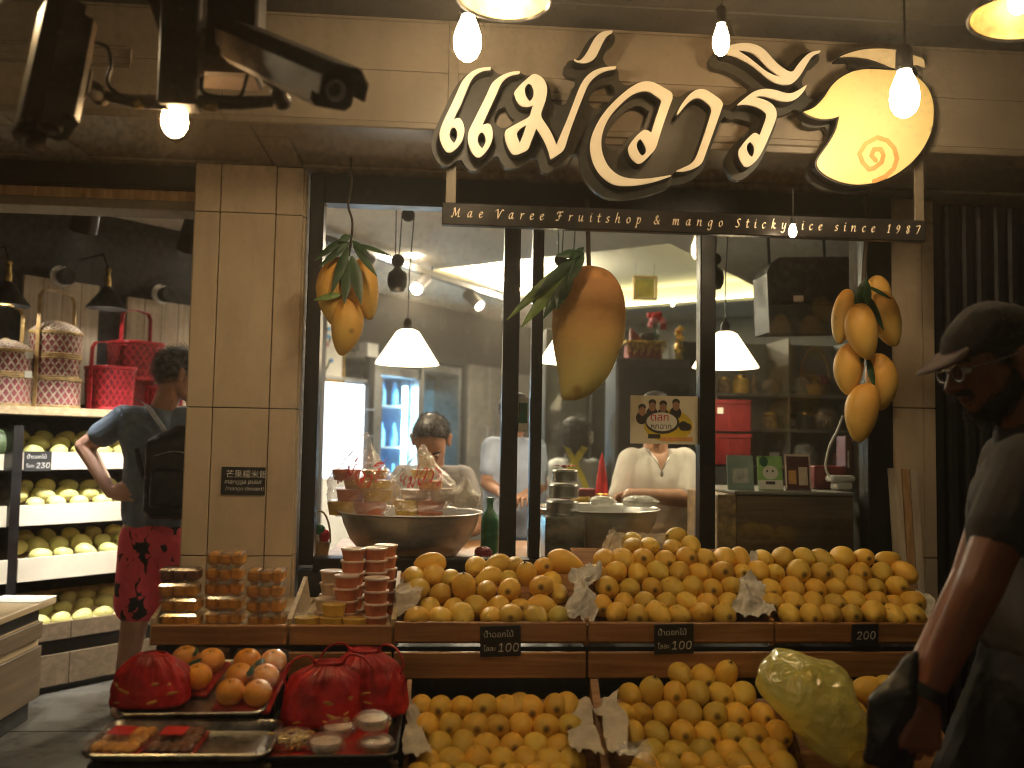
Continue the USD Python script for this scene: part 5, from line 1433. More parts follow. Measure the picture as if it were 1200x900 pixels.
def wrapped(label, px, py, y, r, seed, fill, zoff=0.0, name='wrapped_food'):
    c = W(px, py, y=y)
    t = thing(name, label, 'wrapped food', c)
    if fill == 'shreds':
        s = MB(); R_ = random.Random(seed)
        for k in range(40):
            a = R_.uniform(0, 6.28)
            p0 = np.array([R_.uniform(-1, 1) * r[0] * .7, R_.uniform(-1, 1) * r[1] * .7, R_.uniform(-.5, .4) * r[2]])
            dv = np.array([math.cos(a), math.sin(a), R_.uniform(-.2, .2)]) * .018
            s.tube([p0 - dv, p0 + [0, 0, .003], p0 + dv], .003, 5)
        s.build('contents', M['yellow_paste'], t)
    else:
        MB().lathe([(0, -r[2] * .55), (r[0] * .62, -r[2] * .55), (r[0] * .7, -r[2] * .1), (r[0] * .7, 0), (0, 0)], n=20).build('cup', M[fill], t, smooth=35)
        MB().lathe([(r[0] * .7, .001), (r[0] * .75, .002), (r[0] * .74, .008), (0, .009)], n=20).build('lid', M['lid_frost'], t, smooth=35)
    v, f = lump_bag('', '', '', c, r, seed, None, sub=4, amp=.16)
    MB().raw(v, f).build('plastic_wrap', M['crumple_film'], t, smooth=True)
    return t


wrapped('clear packet of pale yellow shreds at the left on the dark tray', 342, 866, -1.13, (.058, .045, .026), 41, 'shreds')
wrapped('film wrapped tub at the front middle of the dark tray', 382, 872, -1.16, (.048, .04, .028), 42, 'cream_paste')
wrapped('film wrapped tub leaning behind the middle one on the dark tray', 396, 855, -1.06, (.046, .036, .028), 43, 'cream_paste')
wrapped('lower film wrapped tub at the right corner of the dark tray', 440, 872, -1.15, (.046, .04, .026), 44, 'dried_mango')
wrapped('upper film wrapped tub at the right corner of the dark tray', 436, 845, -1.12, (.048, .038, .026), 45, 'cream_paste')

# ------------------------------------------------------------------ the big yellow plastic bag
BAGO = [(893, 790), (900, 772), (912, 762), (930, 764), (958, 772), (985, 778), (996, 794), (1001, 815), (1016, 836), (1026, 858), (1022, 880), (1000, 892), (975, 894), (956, 882), (932, 856), (906, 832), (889, 810)]
yB = -1.02
bo = np.array([W(*q, y=yB)[[0, 2]] for q in chaikin(BAGO, 1)])
bc = bo.mean(0)
ba, br = np.arctan2(*(bo - bc).T[::-1]), np.linalg.norm(bo - bc, axis=1)
od = np.argsort(ba)
sp_ = np.array(trimesh.creation.icosphere(6, 1.0).vertices); f = trimesh.creation.icosphere(6, 1.0).faces
th_ = np.arctan2(sp_[:, 2], sp_[:, 0])
Rb = np.interp(th_, np.r_[ba[od] - 2 * math.pi, ba[od], ba[od] + 2 * math.pi], np.r_[br[od], br[od], br[od]])
v = sp_ * np.stack([Rb, np.full(len(sp_), .105), Rb], 1)
rd1 = np.abs(noise(v * 11 + 2, 77) - .5) + .5 * np.abs(noise(v * 24 + 5, 78) - .5) + .9 * np.abs(noise(v * 5 + 8, 79) - .5)
v = v * (1.07 - .26 * (rd1 - .1))[:, None]
yb = thing('plastic_bag', 'bulging translucent yellow plastic bag lying on the lower crates', 'plastic bag', (bc[0], yB, bc[1]))
MB().raw(v, f).build('film', M['yellow_film'], yb, smooth=True)
for k, (x, z, s) in enumerate(((-.03, .03, .05), (.03, -.04, .055), (.055, -.085, .045))):
    vv, ff = lump_bag('', '', '', None, (s, s * .7, s), 70 + k, None, sub=3, amp=.2)
    MB().raw(vv + [x, .01, z], ff).build('parcel', M['yellow_paste' if k % 3 == 0 else 'cream_paste'], yb, smooth=True)

# ================================================================== inside the shop: counter and bowls
plain('blue_panel', (.10, .34, .72), .4, var=.15)
plain('blue_bottle', (.20, .45, .72), .25, var=.3)
plain('green_plastic', (.012, .13, .055), .35, var=.15)
plain('paper_white', (.80, .78, .70), .8, var=.04)
plain('poster_paper', (.80, .74, .56), .6, var=.05)
plain('poster_yellow', (.80, .60, .04), .6)
plain('skin_print', (.48, .26, .16), .7)
plain('frame_gold', (.42, .27, .07), .4, metal=.6)
plain('gold_leaf', (.62, .42, .10), .35, metal=.8, var=.4, scale=40)
plain('picture_art', (.50, .42, .10), .6, var=.4, scale=12, col2=(.22, .22, .05))
plain('flower_red', (.60, .02, .03), .6, var=.3, scale=20)
plain('flower_pink', (.74, .25, .30), .6, var=.3, scale=20)
plain('rice_white', (.74, .70, .60), .6, var=.12, scale=60, bump=.5, bscale=200)
plain('hood_dark', (.035, .034, .034), .5, var=.15, scale=2)
plain('shelf_grey', (.20, .19, .17), .55, var=.15)
plain('crate_red', (.19, .010, .011), .45, var=.2)
plain('goods_tan', (.36, .24, .12), .6, var=.4, scale=30)
plain('goods_white', (.55, .54, .52), .6, var=.3, scale=30)
plain('goods_dark', (.06, .05, .045), .5, var=.3)
plain('print_maroon', (.10, .018, .022), .5)
plain('print_green', (.30, .55, .16), .6, var=.2, scale=20)
plain('print_teal', (.30, .42, .38), .6, var=.2)
plain('bamboo', (.42, .27, .11), .5, var=.25, scale=30)

CZ = W(480, 652, y=.22)[2]
ct = thing('counter', 'dark counter behind the open window carrying two large steel bowls', 'counter')
MB().box((JA + .01, .065, 0), (JB - .55, .80, CZ - .032)).build('cabinet', M['counter_wood'], ct)
MB().box((JA + .005, .062, CZ - .03), (JB - .54, .82, CZ - .001), bevel=.004).build('top', M['stand_wood'], ct)


def big_bowl(label, px0, px1, y, pyr, group=None):
    a, b = W(px0, pyr, y=y), W(px1, pyr, y=y)
    r = (b[0] - a[0]) / 2; c = (a + b) / 2; h = c[2] - CZ
    t = thing('steel_bowl', label, 'bowl', (c[0], y, CZ))
    pr = [(0, 0.001), (r * .58, .001), (r * .66, .008), (r * .80, h * .35), (r * .90, h * .72), (r * .94, h * .96), (r * .985, h), (r, h * .985), (r * .985, h * .965), (r * .955, h * .95), (r * .92, h * .72), (r * .82, h * .36), (r * .67, .014), (0, .010)]
    MB().lathe([(x, z) for x, z in pr], n=56).build('bowl', M['steel'], t, smooth=50)
    return t, np.array([c[0], y, CZ]), r, h


_, B1, r1_, h1_ = big_bowl('wide steel bowl holding bagged food in the open left bay', 396, 566, .27, 598)
_, B2, r2_, h2_ = big_bowl('wide steel bowl behind the glass, before the worker in white', 622, 772, .37, 594)


def bag_of_food(label, px, py, y, r, seed, contents, red_text=True):
    c = W(px, py, y=y)
    t = thing('food_bag', label, 'plastic bag', c)
    R_ = random.Random(seed)
    for k, (x, z, rr, hh, mat) in enumerate(contents):
        x, z, rr, hh = x * 1.0, z * 1.05 - .012, rr * 1.12, hh * 1.15
        MB().lathe([(0, 0), (rr * .85, 0), (rr, hh * .9), (rr * .98, hh), (0, hh)], c=(x, R_.uniform(-.02, .02), z), n=20).build('tub', M[mat], t, smooth=35)
        MB().lathe([(rr, hh), (rr * 1.06, hh + .001), (rr * 1.05, hh + .006), (0, hh + .007)], c=(x, 0, z), n=20).build('tub_lid', M['clear_box'], t, smooth=35)
    v, f = lump_bag('', '', '', None, r, seed, None, sub=5, amp=.17, knot=True)
    MB().raw(v, f).build('film', M['crumple_film'], t, smooth=True)
    if red_text:
        tx = MB()
        k = r[0] * 1.35 / (1.05)
        for fc in FACES[:8]:
            g = affinity.translate(fc, -.55, -2.25)
            g = affinity.scale(g, k, k, origin=(0, 0)).simplify(.0012)
            tx.prism(g, (0, -r[1] * .98, r[2] * .40), SX, SZ, .0012)
        vv = np.vstack(tx.v)
        vv[:, 2] += .018 * np.sin(vv[:, 0] * 42 + seed) + .012 * (noise(vv * 34, seed) - .5)
        vv[:, 1] += .9 * vv[:, 0] ** 2 / r[0] + .25 * (vv[:, 2] - r[2] * .3)
        vv[:, 0] *= .86
        tx.v, tx.f = [vv], [np.vstack(tx.f)]
        tx.build('red_lettering', M['red_print'], t)
    return t


cont1 = [(-.06, .045, .05, .035, 'salmon_paste'), (.05, .05, .045, .03, 'dried_mango'), (-.075, -.085, .052, .045, 'yellow_paste'), (.035, -.085, .058, .045, 'salmon_paste'), (-.045, -.035, .050, .04, 'salmon_paste'), (.06, -.035, .054, .04, 'yellow_paste'), (-.01, .012, .058, .035, 'dried_mango'), (.07, .012, .04, .03, 'yellow_paste')]
bag_of_food('clear bag of stacked yellow and salmon tubs at the left end of the left bowl', 424, 573, .27, (.145, .105, .150), 91, cont1)
cont2 = [(.0, .05, .042, .03, 'yellow_paste'), (-.06, -.085, .045, .05, 'yellow_paste'), (.03, -.085, .055, .05, 'salmon_paste'), (.075, -.03, .042, .04, 'cream_paste'), (-.03, -.03, .05, .035, 'cream_paste'), (.03, .01, .045, .03, 'dried_mango')]
bag_of_food('clear bag of tubs at the centre of the left bowl, its knot pointing up', 495, 573, .27, (.140, .105, .118), 95, cont2)
c = W(546, 584, y=.26)
t = thing('rice_bag', 'small bag of white sticky rice at the right rim of the left bowl', 'rice bag', c)
v, f = lump_bag('', '', '', None, (.066, .055, .062), 97, None, sub=5, amp=.12, knot=True)
MB().raw(v * [.90, .90, .80], f).build('rice', M['rice_white'], t, smooth=True)
MB().raw(v * [1.03, 1.03, 1.03], f).build('film', M['clear_film'], t, smooth=True)
# white packs and a mound in the right bowl
for k, (px, py, y, r, lab) in enumerate(((750, 588, .38, (.085, .06, .03), 'white food wrapped in film at the right of the right bowl'), (706, 588, .36, (.06, .05, .028), 'white food wrapped in film in the middle of the right bowl'))):
    v, f = lump_bag('', '', '', None, r, 110 + k, None, sub=4, amp=.2)
    c = W(px, py, y=y)
    t = thing('wrapped_food', lab, 'wrapped food', c)
    MB().raw(v * .9, f).build('contents', M['rice_white'], t, smooth=True)
    MB().raw(v, f).build('film', M['clear_film'], t, smooth=True)

# round tins stacked beside the right bowl with red blossom on top
cz = W(655, 600, y=.30)
tz = [(.0, .052, .062), (.066, .050, .058), (.128, .044, .050)]
for k, (dz, hh, rr) in enumerate(tz):
    t = thing('food_tin', ['bottom round tin of the stack before the yellow strapped worker', 'middle round tin of the stack before the yellow strapped worker', 'top round tin of the stack, under the red blossom'][k], 'tin', (cz[0] + .004 * k, .20, h2_ + CZ - .02 + dz))
    MB().lathe([(0, 0), (rr, 0), (rr + .002, .004), (rr, .008), (rr, hh - .008), (rr + .002, hh - .004), (rr, hh), (rr * .95, hh + .003), (0, hh + .003)], n=32).build('tin_body', M['tray_steel'], t, smooth=35)
    MB().lathe([(rr * 1.02, hh * .5), (rr * 1.08, hh * .52), (rr * 1.08, hh * .62), (rr * 1.02, hh * .64)], n=32).build('band', M['clear_film'], t, smooth=35)
t = thing('flower', 'red artificial blossom on the stacked tins', 'flower', (cz[0] + .006, .20, h2_ + CZ - .02 + .182))
for k in range(11):
    a = k * 2.4
    leaf((0, 0, 0), (math.cos(a), math.sin(a), .5), .055, .026, .3, side=(-math.sin(a), math.cos(a), 0)).build('petal', M['flower_red'], t, smooth=True)
MB().box((cz[0] - .075, .12, CZ + .001), (cz[0] + .08, .29, CZ + h2_ - .021), bevel=.006).build('pedestal', M['tray_steel'], ct)

# things on the counter left of the left bowl
c = W(374, 640, y=.22)
t = thing('gift_basket', 'small wicker basket of packed goods at the left window jamb', 'basket', (c[0], .22, CZ))
MB().lathe([(0, 0), (.035, 0), (.042, .05), (.045, .052), (.040, .052), (.034, .006), (0, .006)], n=24).build('basket', M['bamboo'], t, smooth=35)
MB().tube([(.042 * math.cos(a), 0, .05 + .12 * math.sin(a)) for a in np.linspace(0, math.pi, 14)], .004, 6).build('handle', M['bamboo'], t, smooth=True)
for k, (x, z, mt) in enumerate(((-.015, .07, 'goods_white'), (.018, .075, 'flower_red'), (0, .095, 'green_plastic'))):
    v, f = lump_bag('', '', '', None, (.022, .02, .028), 130 + k, None, sub=3, amp=.25)
    MB().raw(v + [x, 0, z], f).build('packet', M[mt], t, smooth=True)
c = W(574, 628, y=.34)
t = thing('green_bottle', 'green plastic bottle between the left bowl and the black stile', 'bottle', (c[0] + .0, .36, CZ))
MB().lathe([(0, 0), (.033, 0), (.036, .006), (.036, .12), (.030, .15), (.014, .175), (.013, .20), (.016, .202), (.016, .222), (0, .224)], n=24).build('bottle', M['green_plastic'], t, smooth=35)
c = W(566, 640, y=.16)
v, f = lump_bag('', '', '', None, (.035, .03, .03), 140, None, sub=4, amp=.25)
t = thing('red_cloth', 'crumpled dark red cloth at the right foot of the left bowl', 'cloth', (c[0], .14, CZ + .022))
MB().raw(v, f).build('cloth', M['crate_red'], t, smooth=True)

# ------------------------------------------------------------------ poster on the glass, seen through it
a, b = W(739, 463, y=.002), W(818, 521, y=.002)
t = thing('poster', 'pale poster with four printed heads over a Thai title on the middle pane', 'poster', ((a[0] + b[0]) / 2, .0015, (a[2] + b[2]) / 2), rot=np.stack([(1, 0, 0), (0, 0, 1), (0, -1, 0)], 1))
w, h_ = b[0] - a[0], a[2] - b[2]
X, Y = (1, 0, 0), (0, 1, 0)
MB().box((-w / 2, -h_ / 2, -.0015), (w / 2, h_ / 2, 0)).build('paper', M['poster_paper'], t)
E_ = lambda cx, cy, rx, ry: affinity.translate(affinity.scale(Point(0, 0).buffer(1, 24), rx * w, ry * h_), cx * w, cy * h_)
MB().prism(E_(.06, -.12, .36, .33), (0, 0, .0002), X, Y, .0003).build('yellow_disc', M['poster_yellow'], t)
for cx, cy in ((-.33, .20), (-.18, .30), (-.02, .28), (.17, .32)):
    p = MB()
    p.prism(unary_union([E_(cx - .005, cy - .17, .085, .13)]), (0, 0, .0006), X, Y, .0003)
    p.build('printed_shoulders', M['goods_dark'], t)
    MB().prism(E_(cx, cy - .02, .052, .105), (0, 0, .0010), X, Y, .0003).build('printed_face', M['skin_print'], t)
    MB().prism(E_(cx, cy + .055, .056, .07).difference(E_(cx, cy - .03, .05, .09)), (0, 0, .0014), X, Y, .0003).build('printed_hair', M['goods_dark'], t)
MB().prism(E_(-.03, -.06, .25, .23), (0, 0, .0018), X, Y, .0003).build('title_oval', M['goods_dark'], t)
MB().prism(E_(-.04, -.04, .225, .195), (0, 0, .0022), X, Y, .0003).build('title_ground', M['paper_white'], t)
glyphs('talok', (-w * .215, -h_ * .02, .0026), X, Y, h_ * .16, .0003).build('title_lettering', M['red_print'], t)
glyphs('hokchak', (-w * .21, -h_ * .19, .0026), X, Y, h_ * .115, .0003).build('title_lettering', M['goods_dark'], t)
MB().prism(unary_union([E_(.28, -.12, .07, .10), E_(.34, -.14, .06, .08)]), (0, 0, .0018), X, Y, .0003).build('printed_camera', M['goods_dark'], t)
MB().prism(sbox(-.05 * w, -.44 * h_, .42 * w, -.35 * h_), (0, 0, .0006), X, Y, .0003).build('orange_strip', M['spiral_paint'], t)
MB().prism(sbox(-.24 * w, -.39 * h_, -.06 * w, -.30 * h_), (0, 0, .0010), X, Y, .0003).build('grey_strip', M['goods_dark'], t)
# green card by the stile gap
a, b = W(607.5, 466, y=.034), W(619, 506, y=.034)
t = thing('window_card', 'narrow white card with a green square in the gap between the two stiles', 'card', ((a[0] + b[0]) / 2, .034, (a[2] + b[2]) / 2))
w, h_ = b[0] - a[0], a[2] - b[2]
MB().box((-w / 2 - .012, 0, -h_ / 2), (w / 2, .0015, h_ / 2)).build('card', M['paper_white'], t)
MB().box((-w * .45, -.0012, -h_ * .25), (w * .40, -.0003, h_ * .35)).build('green_square', M['green_plastic'], t)

# ------------------------------------------------------------------ fridges along the left wall
lower = slab('wall', LP - LV * .68 + LU * SN, LP - LV * .68 + LU * SC, 0, 2.0, LV, .06, None).build('lower_part', M['dark_wall'], w_)


def LF(s, t, z):
    """Point in the wall's own frame: s along the wall, t out into the room."""
    q = LP + LU * s + LV * t
    return np.array([q[0], q[1], z])


LR_ = np.stack([LU, -LV, [0, 0, 1.0]], 1)     # local x along wall, y into the wall, z up


def upright(name, label, cat, px0, px1, pyt, off, depth=.6):
    a, b = onwall(px0, 500, off), onwall(px1, 500, off)
    s0, s1 = wall_s(a), wall_s(b)
    z1 = onwall((px0 + px1) / 2, pyt, off)[2]
    t = thing(name, label, cat, LF(s0, off, 0), rot=LR_)
    return t, s1 - s0, z1


t, L, z1 = upright('fridge', 'tall glass door fridge glowing blue inside, left of the bowed man', 'fridge', 441, 489, 430, .0)
for nm, lo, hi in (('side_panel', (0, .0, .04), (.035, .55, z1)), ('side_panel', (L - .035, .0, .04), (L, .55, z1)), ('top_panel', (.036, 0, z1 - .09), (L - .036, .55, z1)), ('base_panel', (.036, 0, .04), (L - .036, .55, .16)), ('back_panel', (.036, .51, .161), (L - .036, .55, z1 - .091))):
    MB().box(lo, hi, bevel=.003).build(nm, M['fridge_steel' if nm != 'back_panel' else 'blue_panel'], t)
MB().box((.04, .06, .5), (.045, .50, z1 - .1)).build('liner', M['blue_panel'], t)
for k in range(4):
    z = .45 + k * (z1 - .65) / 3.4
    MB().box((.04, .08, z), (L - .04, .50, z + .012)).build('shelf', M['white_plastic'], t)
    for j in range(5):
        x = .09 + j * (L - .18) / 4
        MB().lathe([(0, .0), (.032, .0), (.034, .01), (.034, .13), (.014, .18), (.014, .21), (0, .212)], c=(x, .20 + .06 * (j % 2), z + .0125), n=14).build('bottle', M['blue_bottle'], t, smooth=35)
MB().box((L - .13, .045, .45), (L - .10, .07, z1 - .16)).build('light_tube', M['fridge_tube'], t)
MB().box((.036, -.012, .165), (L - .036, -.004, z1 - .095)).build('glass_door', M['pane_glass'], t)
MB().box((.0, -.03, .165), (.035, -.002, z1 - .095), bevel=.003).build('door_stile', M['fridge_steel'], t)
MB().box((L - .035, -.03, .165), (L, -.002, z1 - .095), bevel=.003).build('door_stile', M['fridge_steel'], t)
t, L, z1 = upright('fridge', 'second glass door fridge, dimmer, right of the glowing blue one', 'fridge', 493, 540, 428, .0)
for nm, lo, hi in (('side_panel', (0, .0, .04), (.04, .55, z1)), ('side_panel', (L - .04, .0, .04), (L, .55, z1)), ('top_panel', (.041, 0, z1 - .07), (L - .041, .55, z1)), ('base_panel', (.041, 0, .04), (L - .041, .55, .16)), ('back_panel', (.041, .51, .161), (L - .041, .55, z1 - .071))):
    MB().box(lo, hi, bevel=.003).build(nm, M['fridge_steel' if nm != 'back_panel' else 'blue_panel'], t)
MB().box((.042, .30, .3), (L - .042, .32, z1 - .12)).build('curtain', M['blue_panel'], t)
MB().box((.041, -.012, .165), (L - .041, -.004, z1 - .075)).build('glass_door', M['pane_glass'], t)
t, L, z1 = upright('fridge', 'grey steel door cabinet at the far end of the fridge row', 'fridge', 545, 592, 425, .0)
MB().box((0, 0, .04), (L, .55, z1), bevel=.006).build('body', M['hood_dark'], t)
for k in (0, 1):
    MB().box((.02 + k * L * .5, -.03, .10), (L * .5 - .01 + k * (L * .5 - .01), -.001, z1 - .04), bevel=.005).build('door', M['shelf_grey'], t)
    MB().box((L * .5 - .07 + k * .10, -.065, .9), (L * .5 - .045 + k * .10, -.031, 1.4), bevel=.005).build('handle', M['fridge_steel'], t)
# white cabinet whose glowing panel imitates spotlight glare, and the framed poster left of it
t, L, z1 = upright('lit_cabinet', 'white display cabinet, panel glowing for spotlit glare, at the left end of the fridge row', 'cabinet', 376, 430, 446, .05)
for nm, lo, hi in (('side_panel', (-.03, 0, .04), (0, .5, z1)), ('side_panel', (L, 0, .04), (L + .03, .5, z1)), ('top_panel', (-.03, 0, z1 + .001), (L + .03, .5, z1 + .03)), ('back_panel', (.001, .46, .04), (L - .001, .5, z1))):
    MB().box(lo, hi, bevel=.003).build(nm, M['fridge_steel'], t)
MB().box((.02, .02, .95), (L - .02, .035, z1 - .02)).build('light_panel', M['cabinet_glare'], t)
MB().box((.001, .0, .04), (L - .001, .4, .94), bevel=.003).build('lower_door', M['white_plastic'], t)
for k in range(3):
    MB().box((.02, -.10, 1.05 + .22 * k), (L - .02, .018, 1.06 + .22 * k)).build('shelf', M['clear_box'], t)
t, L, z1 = upright('duct_box', 'small pale box on a dark pole beside the bright cabinet', 'box', 425, 438, 402, .06)
zb_ = onwall(431, 418, .06)[2]
MB().box((0, -.03, zb_), (L, .1, z1), bevel=.004).build('box', M['white_plastic'], t)
MB().box((L * .4, -.01, .0), (L * .9, .05, zb_ - .001), bevel=.003).build('pole', M['black_metal'], t)
MB().box((L * .95, .0, .0), (L * 1.5, .08, z1 - .1), bevel=.003).build('steel_post', M['fridge_steel'], t)
a, b = onwall(366, 372, .02), onwall(401, 450, .02)
L = wall_s(b) - wall_s(a); zb_ = onwall(398, 449, .02)[2]; z1 = zb_ + .55
t = thing('framed_print', 'framed white print with blue and green flowers above the bright cabinet', 'picture', LF(wall_s(a), .03, zb_), rot=LR_)
for lo, hi in (((0, -.02, 0), (L, .01, .02)), ((0, -.02, z1 - zb_ - .02), (L, .01, z1 - zb_)), ((0, -.02, .0205), (.02, .01, z1 - zb_ - .0205)), ((L - .02, -.02, .0205), (L, .01, z1 - zb_ - .0205))):
    MB().box(lo, hi, bevel=.003).build('frame', M['frame_gold'], t)
MB().box((.0205, -.006, .0205), (L - .0205, .006, z1 - zb_ - .0205)).build('print', M['paper_white'], t)
for k in range(7):
    x, z = L * (.4 + .1 * math.sin(k * 1.9)), .08 + k * .062
    MB().tube([(x - .02, -.008, z - .04), (x, -.009, z), (x + .012, -.008, z + .035)], .006, 6).build('printed_stem', M['leaf_green'], t)
    MB().ell((x + (.03 if k % 2 else -.01), -.008, z + .03), (.022, .003, .018), 2).build('printed_flower', M['blue_panel' if k % 3 else 'flower_pink'], t)

# ------------------------------------------------------------------ ceiling track, spots, downlights
ta, tb = W(372, 277, z=2.44), W(600, 353, z=2.44)
tk = thing('light_track', 'black ceiling light track running away towards the fridges', 'light track')
MB().bar(ta, tb, .05, .04).build('rail', M['black_metal'], tk)
for k in range(3):
    p = ta + (tb - ta) * (.1 + .4 * k)
    MB().tube([p, [p[0], p[1], CEIL]], .006, 6).build('hanger', M['black_metal'], tk)
for k, (px, py, dpx) in enumerate(((494, 326, 0), (554, 345, 0), (428, 300, 0))):
    s = (px - 372) / (600 - 372)
    # place on the rail by its own fraction along the rail
    best = min(np.linspace(0, 1, 200), key=lambda q: abs(((ta + (tb - ta) * q - CAM) @ RT) / ((ta + (tb - ta) * q - CAM) @ FW) * FPX + 600 - px))
    p = ta + (tb - ta) * best
    ax = np.array([-.35, -.75 if k < 2 else .2, -.55]) if k != 1 else np.array([.55, -.5, -.6]); ax /= np.linalg.norm(ax)
    t = thing('track_spot', ['black track spot nearest the white pendant shade', 'black track spot at the far end of the ceiling track', 'black track spot at the near end of the ceiling track'][k], 'spotlight', p - [0, 0, .085], rot=axis_rot(ax))
    MB().lathe([(0, -.08), (.038, -.08), (.044, -.07), (.046, .10), (.042, .10), (.040, .03), (0, .03)], n=28).build('can', M['black_metal'], t, smooth=35)
    MB().lathe([(0, .031), (.036, .031), (.036, .034), (0, .034)], n=20).build('lamp', M['downlight_glow'], t)
    MB().tube([(0, 0, -.02), axis_rot(ax).T @ np.array([0, 0, .085])], .008, 8).build('arm', M['black_metal'], t)
for px, py, lab in ((466, 278, 'bright round ceiling downlight above the white pendant shade'), (612, 339, 'bright round downlight seen in the gap between the two stiles')):
    c = W(484 if px == 466 else px, 299 if px == 466 else py, z=CEIL - .002)
    t = thing('downlight', lab, 'downlight', c)
    MB().lathe([(.062, -.004), (.085, -.006), (.09, .0), (.062, .0)], n=32).build('rim', M['white_plastic'], t, smooth=40)
    MB().lathe([(0, -.001), (.061, -.001)], n=32).build('lens', M['downlight_glow'], t)


# ------------------------------------------------------------------ pulley pendants
def pulley_lamp(px, pyb, y, label, pulley_px=None, weight=True, half=37.5):
    c = W(px, pyb, y=y)
    k = (W(px + half, pyb, y=y)[0] - c[0])
    t = thing('pulley_lamp', label, 'pendant lamp', c)
    hs = k * 1.10
    prof = [(k, 0), (k * .99, .006), (k * .36, hs * .93), (k * .22, hs), (.0, hs)]
    MB().lathe(prof + [(0, hs - .004), (k * .21, hs - .004), (k * .345, hs * .915), (k * .97, .006), (k * .985, 0)], n=44, closed=False).build('shade', M['shade_glass'], t, smooth=50)
    MB().ell((0, 0, hs * .45), (.030, .030, .038), 2).build('bulb', M['shade_glow'], t, smooth=True)
    MB().lathe([(0, hs * .999), (.020, hs), (.022, hs + .03), (.012, hs + .05), (0, hs + .052)], n=18).build('cap', M['black_metal'], t, smooth=35)
    top = CEIL - c[2]
    MB().box((-.07, -.04, top - .02), (.07, .04, top), bevel=.005).build('ceiling_plate', M['black_metal'], t)
    zp = W(px, 252, y=y)[2] - c[2]
    pr = [(0, -.008), (.024, -.008), (.030, -.010), (.030, -.005), (.025, 0), (.030, .005), (.030, .010), (.024, .008), (0, .008)]
    MB().lathe(pr, c=(-.012, 0, zp), n=26, rot=rotx(math.pi / 2)).build('pulley', M['black_metal'], t, smooth=35)
    MB().bar((-.012, 0, zp), (-.012, 0, top - .01), .012, .006).build('pulley_hanger', M['black_metal'], t)
    MB().tube([(0.0, 0, hs + .05), (.0, 0, zp * .6), (.016, 0, zp)], .0028, 6).build('cable', M['black_metal'], t)
    MB().tube([(-.040, 0, zp), (-.046, 0, zp * .8), (-.05, 0, zp - .20)], .0028, 6).build('cable', M['black_metal'], t)
    MB().tube([(-.068, 0, top - .01), (-.066, 0, zp * .75), (-.062, 0, zp - .20)], .0028, 6).build('cable', M['black_metal'], t)
    if weight:
        z = zp - .27
        MB().lathe(pr, c=(-.054, 0, z + .055), n=24, rot=rotx(math.pi / 2)).build('lower_pulley', M['black_metal'], t, smooth=35)
        MB().lathe([(0, -.062), (.030, -.055), (.043, -.03), (.046, 0), (.040, .028), (.02, .045), (.012, .06), (0, .06)], c=(-.054, 0, z - .03), n=28).build('counterweight', M['black_metal'], t, smooth=True)
    return t


pulley_lamp(477, 427, .80, 'glowing white cone pendant on pulleys above the bowed man')
pulley_lamp(669, 425, .80, 'glowing cone pendant half hidden behind the giant mango')
pulley_lamp(850, 431, .80, 'glowing cone pendant on a pulley behind the right pane')

# ------------------------------------------------------------------ back wall: picture, shrine, cabinets
YPIC = 2.75
a, b = W(742, 323, y=YPIC), W(770, 352, y=YPIC)
wd_ = b[0] - a[0]; z0_, z1_ = b[2], a[2]
t = thing('framed_picture', 'small gold picture in a brown frame hanging on wires above the shrine', 'picture', (a[0], YPIC, z0_))
hh = z1_ - z0_
for lo, hi in (((0, -.01, 0), (wd_, .015, .014)), ((0, -.01, hh - .014), (wd_, .015, hh)), ((0, -.01, .0142), (.014, .015, hh - .0142)), ((wd_ - .014, -.01, .0142), (wd_, .015, hh - .0142))):
    MB().box(lo, hi, bevel=.003).build('frame', M['frame_gold'], t)
for x in (.02, wd_ - .02):
    MB().tube([(x, .004, hh), (x, .004, CEIL - z0_)], .0012, 5).build('wire', M['black_metal'], t)
MB().box((.0182, .0, .0182), (wd_ - .0182, .012, hh - .0182)).build('art', M['picture_art'], t)

YSH = 2.3
c = W(765, 420, y=YSH)
cab = thing('dark_cabinet', 'tall dark cabinet carrying the red and gold shrine', 'cabinet', (c[0], YSH, 0))
MB().box((-.24, -.02, 0), (.24, .35, c[2] - .002), bevel=.006).build('body', M['hood_dark'], cab)
for k in (0, 1):
    MB().box((-.23 + .235 * k, -.038, .1), (-.005 + .235 * k, -.0205, c[2] - .06), bevel=.004).build('door', M['dark_wall'], cab)
    MB().box((-.03 + .045 * k, -.055, 1.0), (-.018 + .045 * k, -.0385, 1.2), bevel=.003).build('handle', M['fridge_steel'], cab)
sh = thing('shrine', 'small red and gold shrine with gold fringe on the dark cabinet', 'shrine', (c[0] - .03, YSH + .08, c[2]))
MB().box((-.12, -.05, 0), (.10, .10, .10), bevel=.004).build('base', M['crate_red'], sh)
MB().box((-.14, -.07, .101), (.12, .11, .115), bevel=.003).build('table', M['gold_leaf'], sh)
fr_ = MB()
for k in range(18):
    fr_.tube([(-.13 + k * .0145, -.072, .10), (-.13 + k * .0145, -.074, .02 + .02 * ((k * 7) % 3))], .0045, 5)
fr_.build('fringe', M['gold_leaf'], sh)
MB().tm(m3.Manifold.hull_points(np.array([(-.10, -.02, .12), (-.02, -.02, .12), (-.10, .05, .12), (-.02, .05, .12), (-.10, .0, .21), (-.09, .03, .20)]))).build('roof', M['crate_red'], sh)
MB().ell((.02, 0, .15), (.055, .035, .030), 3).build('figure', M['goods_dark'], sh, smooth=True)
fl = thing('flowers', 'red blossoms standing beside the shrine', 'flowers', (c[0] + .03, YSH + .02, c[2] + .115))
